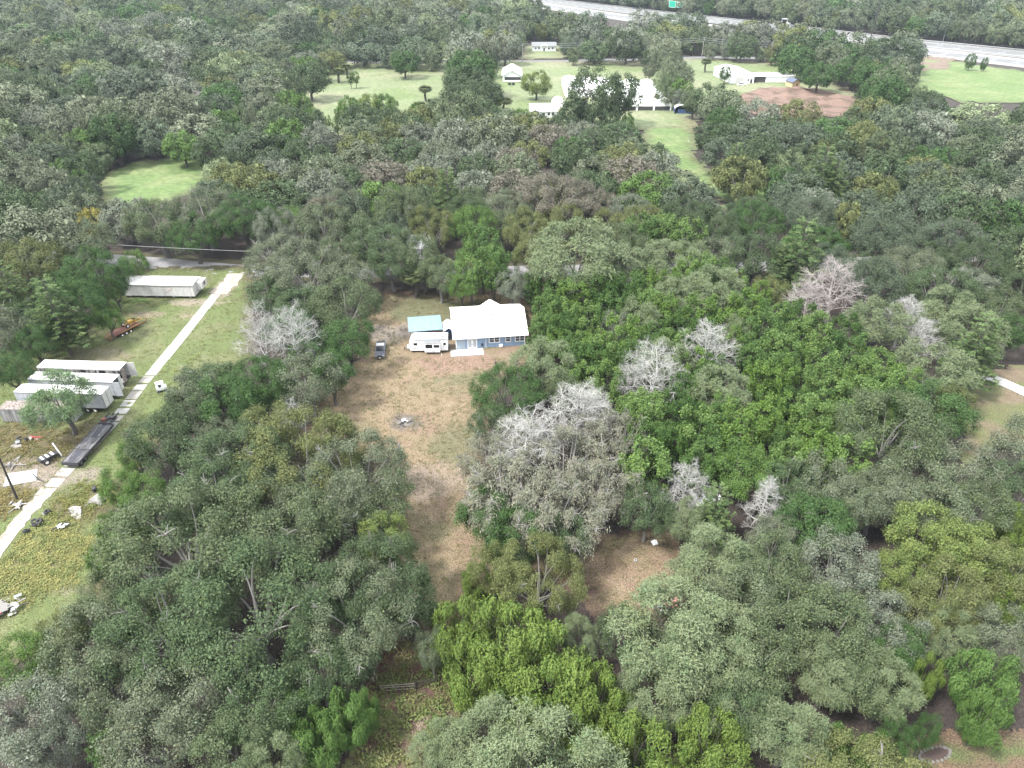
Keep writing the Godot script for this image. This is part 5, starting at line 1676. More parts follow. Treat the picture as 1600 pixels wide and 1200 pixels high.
func _ready() -> void:
	rng.seed = 20240611
	# camera, sky, sun, exposure
	var cam := Camera3D.new()
	cam.name = "camera"
	cam.position = Vector3(0, 72, 0)
	cam.rotation_degrees = Vector3(-33.3, 0, 0)
	cam.fov = 56.7
	cam.near = 1.0
	cam.far = 8000.0
	add_child(cam)
	cam.current = true
	var env := Environment.new()
	env.background_mode = Environment.BG_SKY
	var sky := Sky.new()
	var sm := ProceduralSkyMaterial.new()
	sm.sky_top_color = Color(0.97, 0.985, 1.0)
	sm.sky_horizon_color = Color(0.68, 0.71, 0.75)
	sm.sky_curve = 0.4
	sm.ground_horizon_color = Color(0.5, 0.5, 0.48)
	sm.ground_bottom_color = Color(0.3, 0.3, 0.28)
	sm.sky_energy_multiplier = 1.0
	env.background_energy_multiplier = 0.6
	sky.sky_material = sm
	env.sky = sky
	env.tonemap_mode = Environment.TONE_MAPPER_LINEAR
	env.tonemap_exposure = 7.0
	env.sdfgi_enabled = true
	env.ssao_enabled = true
	env.ssil_enabled = true
	env.fog_enabled = true
	env.fog_light_color = Color(0.8, 0.86, 0.92)
	env.fog_density = 0.00006
	var we := WorldEnvironment.new()
	we.name = "world_environment"
	we.environment = env
	add_child(we)
	var sun := DirectionalLight3D.new()
	sun.name = "sun"
	sun.light_energy = 0.5
	sun.light_color = Color(1.0, 0.985, 0.965)
	sun.light_angular_distance = 10.0
	sun.shadow_enabled = true
	sun.rotation_degrees = Vector3(-57, -62, 0)
	add_child(sun)

	rough_noise.seed = 4
	rough_noise.frequency = 0.01
	rough_noise.fractal_octaves = 3
	fine_noise.seed = 9
	fine_noise.frequency = 0.01
	make_materials()
	lay_ground()
	blue_house()
	carport()
	travel_trailer()
	pickup_truck()
	mobile_home()
	semi_trailer("white semi-trailer with gappy boarded side, farthest of the four parked trailers", Vector3(-78.1, 0, -109.9), -0.055, "slats")
	semi_trailer("white semi-trailer with one rear door swung open, second from the back", Vector3(-77.5, 0, -105.8), -0.06, "half")
	semi_trailer("low white semi-trailer with closed rear doors, half behind the feathery tree", Vector3(-77.6, 0, -101.9), -0.055, "closed")
	semi_trailer("rust-stained white container with streaked ribbed side, nearest of the four", Vector3(-80.4, 0, -98.9), -0.0, "box")
	flatbed_trailer()
	equipment_trailer()
	cart_trailer()
	farm_gate()
	burn_pile()
	far_buildings()
	highway()
	stone_bed()
	utility_pole("dark leaning wooden pole at the left edge beside the dirt track", Vector3(-72.9, 0, -78.3), 11.5, Vector2(0.9, 0.3), 0.17, mats["dark_pole"], 0)
	utility_pole("tall dark utility pole standing in front of the highway", Vector3(237, 0, -518.8), 33.0, Vector2(0.5, 0), 0.42, mats["dark_pole"], 1)
	var tops := []
	for w in [["leftmost pole of the line along the county road", Vector3(-36, 0, -452), 10.5], ["pole of the county road line left of the white house", Vector3(6, 0, -454), 10.5], ["pole of the county road line by the dark tree block", Vector3(60, 0, -462), 11.0], ["pole of the county road line at the bend in the drive", Vector3(114.6, 0, -467.9), 12.0], ["pale pole of the county road line right of the metal building", Vector3(152.3, 0, -456.6), 11.0]]:
		tops.append(utility_pole(w[0], w[1], w[2], Vector2(0.1, 0), 0.17, mats["pale_pole"], 2, "poles along the county road"))
	for k in 4:
		for j in 3:
			wire(["%s wire left of the white house" , "%s wire before the white house", "%s wire before the dark tree block", "%s wire beyond the metal building"][k] % ["top", "middle", "lower"][j] + " on the county road line", tops[k] + Vector3.DOWN * 1.1 * j, tops[k + 1] + Vector3.DOWN * 1.1 * j, 0.5, 0.055, "wires along the county road")
	utility_pole("distant thin pole above the trees at the far left", Vector3(-360, 0, -561), 26.0, Vector2(0.3, 0), 0.3, mats["pale_pole"], 1)
	var a := utility_pole("roadside pole hidden in the oaks left of the mobile home", Vector3(-104, 0, -158), 8.4, Vector2(0, 0), 0.16, mats["pale_pole"], 0)
	var b := utility_pole("roadside pole in the oaks right of the concrete path", Vector3(-50, 0, -151.5), 8.4, Vector2(0, 0), 0.16, mats["pale_pole"], 0)
	wire("thin pale wire crossing before the trees behind the mobile home", a, b, 0.25, 0.026)
	scrap("junk_pile", "white and red junk heap at the left edge below the weed patch", Vector3(-62.5, 0, -58.6), 1.3, [["sheet", "junk_white", 7], ["plank", "junk_grey", 5], ["sheet", "red_paint", 3], ["pipe", "dark_metal", 3], ["sheet", "grey_metal", 4], ["block", "junk_grey", 4], ["tyre", "rubber", 1]], 0.9)
	for w in [[-67.3, -71.6, "dark blue-black tyre pile nearest to the yellow weeds", 2], [-67.1, -73.4, "black tyre pile in the middle of the row by the track", 3], [-66.8, -75.2, "tyre pile with a pale scrap at the upper end of the row", 2]]:
		scrap("tyre_pile", w[2], Vector3(w[0], 0.25, w[1]), 0.4, [["tyre", "rubber", w[3]], ["sheet", "junk_grey", 1 if w[1] < -75 else 0]], 0.4)
	scrap("scrap_heap", "small white scrap heap among the yellow weeds", Vector3(-63, 0.3, -72.5), 0.5, [["sheet", "junk_white", 4], ["pipe", "dark_metal", 2]], 0.5)
	scrap("slab_heap", "row of pale broken slabs at the edge of the oak bushes", Vector3(-61.0, 0, -78.4), 0.9, [["block", "junk_grey", 7]], 0.5)
	scrap("rubble", "low broken slabs in the weeds beside the bushes", Vector3(-62.6, 0, -76.3), 1.0, [["block", "junk_grey", 4], ["plank", "junk_grey", 1]], 0.3)
	scrap("drum_heap", "dark drum standing in the weeds above the broken slabs", Vector3(-62.2, 0, -80.4), 0.35, [["can", "dark_metal", 2]], 0.05)
	scrap("scrap_heap", "white scrap heap at the foot of the leaning pole", Vector3(-72.5, 0, -77.0), 0.8, [["sheet", "junk_grey", 5], ["plank", "junk_white", 4], ["pipe", "grey_metal", 2]], 0.5)
	scrap("lumber_heap", "long pale boards lying on the sand at the left edge", Vector3(-77.8, 0, -86.6), 1.2, [["plank", "junk_grey", 9], ["plank", "deck_grey", 3]], 0.5)
	scrap("scrap_heap", "grey and white scrap in the brown weeds near the left edge", Vector3(-80.6, 0, -92.1), 0.9, [["sheet", "grey_metal", 3], ["block", "junk_grey", 2], ["tyre", "rubber", 2]], 0.5)
	scrap("scrap_heap", "red and white scrap in the brown weeds below the container", Vector3(-78.7, 0, -92.4), 0.8, [["pipe", "red_paint", 3], ["sheet", "junk_grey", 3]], 0.5)
	scrap("scrap_heap", "few dark planks beside the track under the flatbed", Vector3(-72.3, 0, -83.2), 0.8, [["plank", "junk_grey", 2], ["plank", "dark_metal", 3]], 0.3)
	var pad := acc()
	prism(pad, [Vector2(-2.4, -1.5), Vector2(1.9, -1.7), Vector2(2.6, 1.2), Vector2(-1.8, 1.7)], -0.05, 0.05, Transform3D(Basis(Vector3.RIGHT, PI / 2), Vector3.ZERO))
	structure("concrete_pad", mesh(pad), mats["pale_concrete"], Vector3(-75.3, 0.12, -83.2), 0.2)
	mower("white ride-on mower under the trees by the lower clearing", Vector3(17.9, 0, -60.4), 2.4, mats["gel_white"])
	mower("rusty red ride-on mower behind the white one by the lower clearing", Vector3(19.9, 0, -59.2), 0.5, mats["red_mark"])
	scrap("scrap_heap", "grey sheets and bars lying beside the rusty mower", Vector3(18.9, 0, -58.8), 0.6, [["sheet", "grey_metal", 3], ["plank", "dirty_white", 3]], 0.4)
	scrap("scrap_heap", "single white sheet lying on the red leaf litter of the lower clearing", Vector3(19.6, 0.1, -69.7), 0.15, [["sheet", "gel_white", 2]], 0.2)
	var ring := acc()
	drum(ring, Vector3.ZERO, Vector3(0.2, 1, 0.3), 0.22, 0.2, 0.15)
	tag(part(self, "bucket", mesh(ring), mats["junk_white"], Vector3(16.5, 0.2, -66.5)), "small white ring lying on the lower clearing", "bucket")
	tag(part_box(self, "board", mats["gel_white"], Vector3(65.4, 0.15, -278.8), Vector3(4.6, 0.12, 1.4)), "white board lying on the narrow green lawn strip", "board")
	for w in [[-33.1, -148.5], [-17.1, -147.5], [-14.4, -147.3], [-9.0, -147.0]]:
		var s := acc()
		tube(s, Vector3.ZERO, Vector3(0.05, 2.4, 0), 0.09, 0.08, 7, Color.WHITE, true)
		tag(part(self, "fence_post", mesh(s), mats["pale_pole"], Vector3(w[0], 0, w[1])), {-33.1: "pale post at the wood edge left of the palms behind the camper", -17.1: "pale post right of the palms at the back of the grass", -14.4: "pale post at the back of the grass, second from the house", -9.0: "pale post at the back of the grass, nearest the house"}[w[0]], "post", "posts behind the yard")
	weeds()
	grow_tree_shapes()
	plant_trees()
	distant_forest()

const GROUND := {
	"clearing": [-31.5, -147.5, -23.5, -148.5, -9.6, -148.5, 0.0, -148.5, 7.1, -140.5, 6.2, -118.7, -1.2, -109.6, -3.4, -101.5, -3.1, -90.7, -3.9, -81.4, -5.6, -75.9, 0.0, -72.0, 8.9, -70.8, 18.0, -72.7, 25.8, -73.3, 25.0, -67.3, 20.5, -57.8, 15.4, -55.0, 10.1, -56.4, 8.1, -60.8, -3.3, -63.9, -4.6, -54.1, -8.3, -53.2, -12.6, -57.8, -16.7, -63.9, -18.5, -75.9, -20.8, -84.4, -24.6, -89.1, -34.6, -92.4, -36.9, -101.5, -35.4, -109.6, -30.6, -118.7, -32.8, -134.5],
	"yard": [-107.3, -118.7, -94.4, -122.4, -90.1, -128.9, -90.3, -140.5, -95.1, -153.6, -89.5, -161.7, -64.0, -162.8, -49.9, -118.7, -55.4, -109.6, -57.4, -99.6, -58.1, -90.7, -58.0, -81.4, -57.9, -75.9, -51.8, -63.9, -51.3, -57.8, -55.4, -52.3, -61.2, -47.4],
	"gate": [-15.1, -55.5, -9.8, -53.2, -5.9, -50.6, -4.9, -45.9, -6.7, -42.2, -7.1, -38.2, -17.4, -38.2, -16.1, -42.2, -16.3, -49.0],
	"meadow": [-128.6, -215.9, -135.9, -237.5, -131.3, -254.0, -106.7, -258.0, -96.4, -228.6, -103.3, -207.1, -119.2, -204.3],
	"field": [-125.1, -368.8, -135.2, -414.0, -114.4, -414.0, -101.8, -454.4, -67.3, -450.0, -30.4, -458.8, 0.0, -458.8, 30.3, -456.6, 75.7, -456.6, 96.4, -465.6, 119.5, -465.6, 147.1, -454.4, 172.0, -450.0, 168.6, -401.4, 165.9, -361.4, 102.1, -340.6, 83.0, -347.3, 75.6, -299.5, 51.4, -294.4, 5.2, -299.5, -26.9, -310.4, -51.4, -294.4, -74.8, -284.5, -88.8, -321.9],
	"strip": [52.1, -299.5, 76.5, -303.8, 65.4, -258.0, 69.3, -231.9, 84.0, -225.3, 84.2, -196.3, 63.8, -210.0, 47.3, -238.9],
	"verge": [216.9, -497.3, 244.0, -467.9, 262.5, -458.8, 284.2, -425.4, 303.5, -401.4, 262.4, -340.6, 207.6, -347.3, 199.0, -401.4],
	"right": [84.9, -109.6, 92.8, -115.2, 107.3, -118.7, 93.5, -94.1, 78.8, -90.7, 70.1, -85.9, 76.3, -97.7],
	"corner": [37.3, -38.2, 39.9, -41.2, 45.3, -42.6, 55.6, -42.9, 54.6, -38.2],
	"mounds": [107.5, -361.4, 125.2, -379.6, 154.0, -379.6, 164.3, -350.0, 155.4, -321.9, 122.9, -316.0, 98.7, -327.9],
	"bank": [239.2, -492.2, 267.2, -467.9, 245.7, -433.4, 213.2, -425.4, 216.8, -450.0],
	"lawn": [6.4, -518.8, 33.2, -518.8, 32.9, -467.9, 3.9, -465.6],
	"clay": [158.3, -554.5, 190.8, -536.1, 174.4, -492.2, 148.8, -502.5],
}

const OPEN := {
	"land_0": [
		[-23, -142, -9, -143, -4, -144, 3, -139, 3, -121, -5, -114, -6, -108, -8, -100, -8, -91, -8, -83, -9, -75, -10, -71, -8, -66, -8, -60, -11, -63, -13, -66, -13, -75, -16, -85, -21, -91, -32, -95, -31, -103, -26, -116, -28, -133, -27, -142], # up to 1 m
		[-21, -132, -9, -133, -3, -134, 3, -129, 3, -112, -4, -106, -6, -100, -7, -93, -8, -85, -7, -77, -8, -70, -9, -66, -8, -62, -7, -56, -11, -58, -12, -62, -12, -70, -15, -79, -19, -85, -30, -89, -29, -96, -25, -108, -26, -123, -25, -132], # up to 6 m
		[-20, -122, -8, -123, -3, -124, 3, -120, 2, -104, -4, -98, -5, -93, -7, -86, -7, -78, -7, -71, -7, -64, -8, -61, -7, -57, -7, -51, -10, -54, -11, -57, -11, -64, -13, -73, -18, -78, -28, -82, -27, -88, -23, -100, -24, -114, -23, -122], # up to 11 m
		[-18, -112, -7, -113, -3, -114, 2, -110, 2, -95, -4, -90, -5, -85, -6, -79, -6, -72, -6, -66, -7, -59, -8, -56, -7, -52, -6, -47, -9, -49, -10, -52, -10, -59, -12, -67, -16, -72, -25, -75, -25, -81, -21, -91, -22, -105, -21, -112], # up to 16 m
	],
	"land_4": [
		[-83, -91, -61, -55, -58, -57, -54, -61, -56, -67, -60, -76, -61, -84, -61, -99, -60, -112, -53, -122, -59, -142, -65, -159, -65, -163, -91, -165, -87, -159, -90, -155, -86, -143, -80, -128, -84, -119, -90, -116, -88, -100], # up to 1 m
		[-77, -85, -57, -51, -54, -53, -51, -57, -52, -63, -56, -71, -57, -78, -57, -92, -56, -105, -49, -113, -55, -132, -61, -148, -60, -152, -85, -153, -81, -148, -84, -144, -80, -133, -75, -119, -78, -111, -84, -108, -82, -93], # up to 6 m
		[-71, -78, -52, -47, -50, -49, -47, -53, -48, -58, -52, -65, -53, -72, -53, -85, -51, -97, -45, -105, -51, -122, -56, -136, -56, -140, -79, -142, -75, -136, -77, -133, -74, -123, -69, -110, -72, -103, -77, -100, -76, -86], # up to 11 m
		[-65, -72, -48, -43, -46, -45, -43, -48, -44, -53, -47, -60, -48, -66, -48, -78, -47, -89, -42, -96, -47, -112, -51, -125, -51, -129, -72, -130, -69, -125, -71, -122, -68, -113, -63, -101, -66, -94, -71, -91, -70, -79], # up to 16 m
	],
	"land_5": [
		[-102, -175, -65, -171, -63, -163, -93, -166], # up to 1 m
		[-94, -162, -61, -159, -59, -152, -87, -154], # up to 6 m
		[-87, -150, -56, -147, -54, -140, -80, -142], # up to 11 m
		[-80, -138, -51, -134, -50, -129, -74, -131], # up to 16 m
	],
	"land_6": [
		[-124, -213, -132, -233, -128, -244, -106, -247, -97, -221, -104, -207, -117, -205], # up to 1 m
		[-116, -198, -123, -216, -119, -227, -98, -230, -90, -205, -96, -192, -109, -191], # up to 6 m
		[-107, -183, -113, -200, -110, -210, -91, -213, -83, -190, -89, -177, -101, -176], # up to 11 m
		[-98, -168, -104, -184, -101, -193, -83, -195, -76, -174, -82, -163, -93, -162], # up to 16 m
	],
	"land_7": [
		[-121, -387, -108, -387, -93, -379, -91, -429, -63, -420, -35, -420, -40, -336, -48, -327, -57, -354, -71, -356, -77, -336, -71, -295, -74, -290, -91, -356], # up to 1 m
		[-113, -360, -100, -360, -86, -352, -85, -399, -59, -390, -33, -390, -37, -312, -45, -304, -53, -329, -66, -331, -72, -312, -66, -275, -69, -270, -85, -331], # up to 6 m
		[-104, -333, -92, -333, -80, -326, -78, -369, -54, -360, -30, -360, -35, -289, -42, -281, -49, -304, -61, -306, -66, -289, -61, -254, -64, -249, -79, -306], # up to 11 m
		[-96, -305, -85, -305, -73, -299, -72, -339, -50, -331, -28, -331, -32, -265, -38, -258, -45, -279, -56, -281, -61, -265, -56, -233, -59, -229, -72, -281], # up to 16 m
	],
	"land_8": [
		[-11, -431, 9, -444, 29, -437, 73, -437, 76, -396, 56, -356, 67, -323, 78, -317, 72, -295, 57, -317, 23, -330, 7, -317, -3, -356], # up to 1 m
		[-10, -401, 9, -413, 27, -407, 68, -407, 71, -368, 52, -331, 62, -301, 72, -295, 67, -275, 53, -295, 21, -306, 6, -295, -3, -331], # up to 6 m
		[-9, -371, 8, -381, 25, -376, 63, -376, 66, -340, 48, -306, 57, -278, 67, -273, 62, -254, 49, -273, 19, -283, 6, -273, -3, -306], # up to 11 m
		[-9, -340, 7, -350, 23, -345, 57, -345, 60, -312, 44, -281, 53, -255, 62, -250, 57, -233, 45, -250, 18, -260, 5, -250, -2, -281], # up to 16 m
	],
	"land_9": [
		[6, -342, 20, -342, 20, -312, 8, -306], # up to 1 m
		[5, -318, 19, -318, 19, -290, 7, -284], # up to 6 m
		[5, -294, 18, -294, 17, -268, 7, -263], # up to 11 m
		[5, -270, 16, -270, 16, -246, 6, -241], # up to 16 m
	],
	"land_10": [
		[58, -317, 77, -315, 61, -254, 63, -225, 78, -219, 79, -200, 64, -216, 54, -244, 64, -295], # up to 1 m
		[54, -295, 72, -293, 57, -236, 59, -210, 72, -204, 73, -186, 60, -201, 50, -227, 59, -275], # up to 6 m
		[50, -273, 67, -271, 52, -219, 54, -194, 67, -188, 68, -172, 55, -186, 46, -210, 55, -254], # up to 11 m
		[46, -250, 61, -249, 48, -201, 50, -178, 61, -173, 62, -158, 51, -170, 42, -193, 50, -233], # up to 16 m
	],
	"land_11": [
		[244, -461, 264, -455, 318, -423, 273, -356, 247, -364, 226, -371, 221, -414], # up to 1 m
		[227, -429, 245, -423, 296, -394, 253, -331, 229, -338, 210, -345, 206, -385], # up to 6 m
		[210, -396, 227, -391, 273, -364, 234, -306, 212, -312, 194, -319, 190, -356], # up to 11 m
		[193, -364, 208, -359, 251, -334, 215, -281, 195, -287, 178, -293, 175, -326], # up to 16 m
	],
	"land_12": [
		[9, -529, 31, -529, 27, -450, 7, -450], # up to 1 m
		[8, -491, 29, -491, 25, -419, 7, -419], # up to 6 m
		[7, -454, 27, -454, 23, -387, 6, -387], # up to 11 m
		[7, -417, 25, -417, 21, -355, 6, -355], # up to 16 m
	],
	"land_13": [
		[-44, -862, 45, -807, 109, -680, 102, -632, 36, -758], # up to 1 m
		[-41, -801, 42, -750, 102, -632, 95, -588, 34, -705], # up to 6 m
		[-38, -740, 39, -693, 94, -585, 88, -543, 31, -651], # up to 11 m
		[-35, -680, 35, -636, 86, -537, 81, -499, 29, -598], # up to 16 m
	],
	"land_14": [
		[23, -820, 118, -736, 207, -641, 273, -560, 323, -490, 289, -433, 233, -471, 177, -541, 99, -609, 35, -736], # up to 1 m
		[22, -774, 111, -694, 195, -605, 258, -528, 305, -463, 272, -409, 220, -444, 167, -510, 93, -574, 33, -694], # up to 5 m
	],
	"land_15": [
		[94, -461, 115, -461, 140, -444, 153, -433, 156, -396, 162, -349, 152, -332, 136, -356, 114, -368, 107, -384], # up to 1 m
		[87, -429, 106, -429, 130, -413, 143, -403, 145, -368, 151, -325, 142, -309, 127, -331, 106, -342, 99, -357], # up to 6 m
		[80, -396, 98, -396, 120, -381, 132, -372, 134, -340, 139, -300, 131, -285, 117, -306, 98, -316, 92, -330], # up to 11 m
		[74, -364, 90, -364, 110, -350, 121, -342, 123, -312, 128, -276, 120, -262, 108, -281, 90, -290, 84, -303], # up to 16 m
	],
	"land_16": [
		[88, -110, 96, -113, 105, -108, 93, -91, 86, -96, 81, -95, 75, -89, 72, -88, 80, -100], # up to 1 m
		[82, -102, 89, -105, 97, -100, 87, -85, 80, -90, 75, -89, 69, -82, 67, -82, 75, -93], # up to 6 m
		[75, -95, 82, -97, 90, -93, 80, -78, 74, -83, 70, -82, 64, -76, 62, -75, 69, -86], # up to 11 m
		[69, -87, 76, -89, 83, -85, 73, -72, 68, -76, 64, -75, 59, -70, 57, -69, 63, -79], # up to 16 m
	],
	"land_18": [
		[-16, -163, -14, -163, -14, -156, -17, -156], # up to 1 m
		[-15, -152, -13, -152, -13, -145, -16, -145], # up to 6 m
		[-14, -140, -12, -140, -12, -134, -15, -134], # up to 11 m
		[-12, -129, -11, -129, -11, -123, -13, -123], # up to 16 m
	],
}

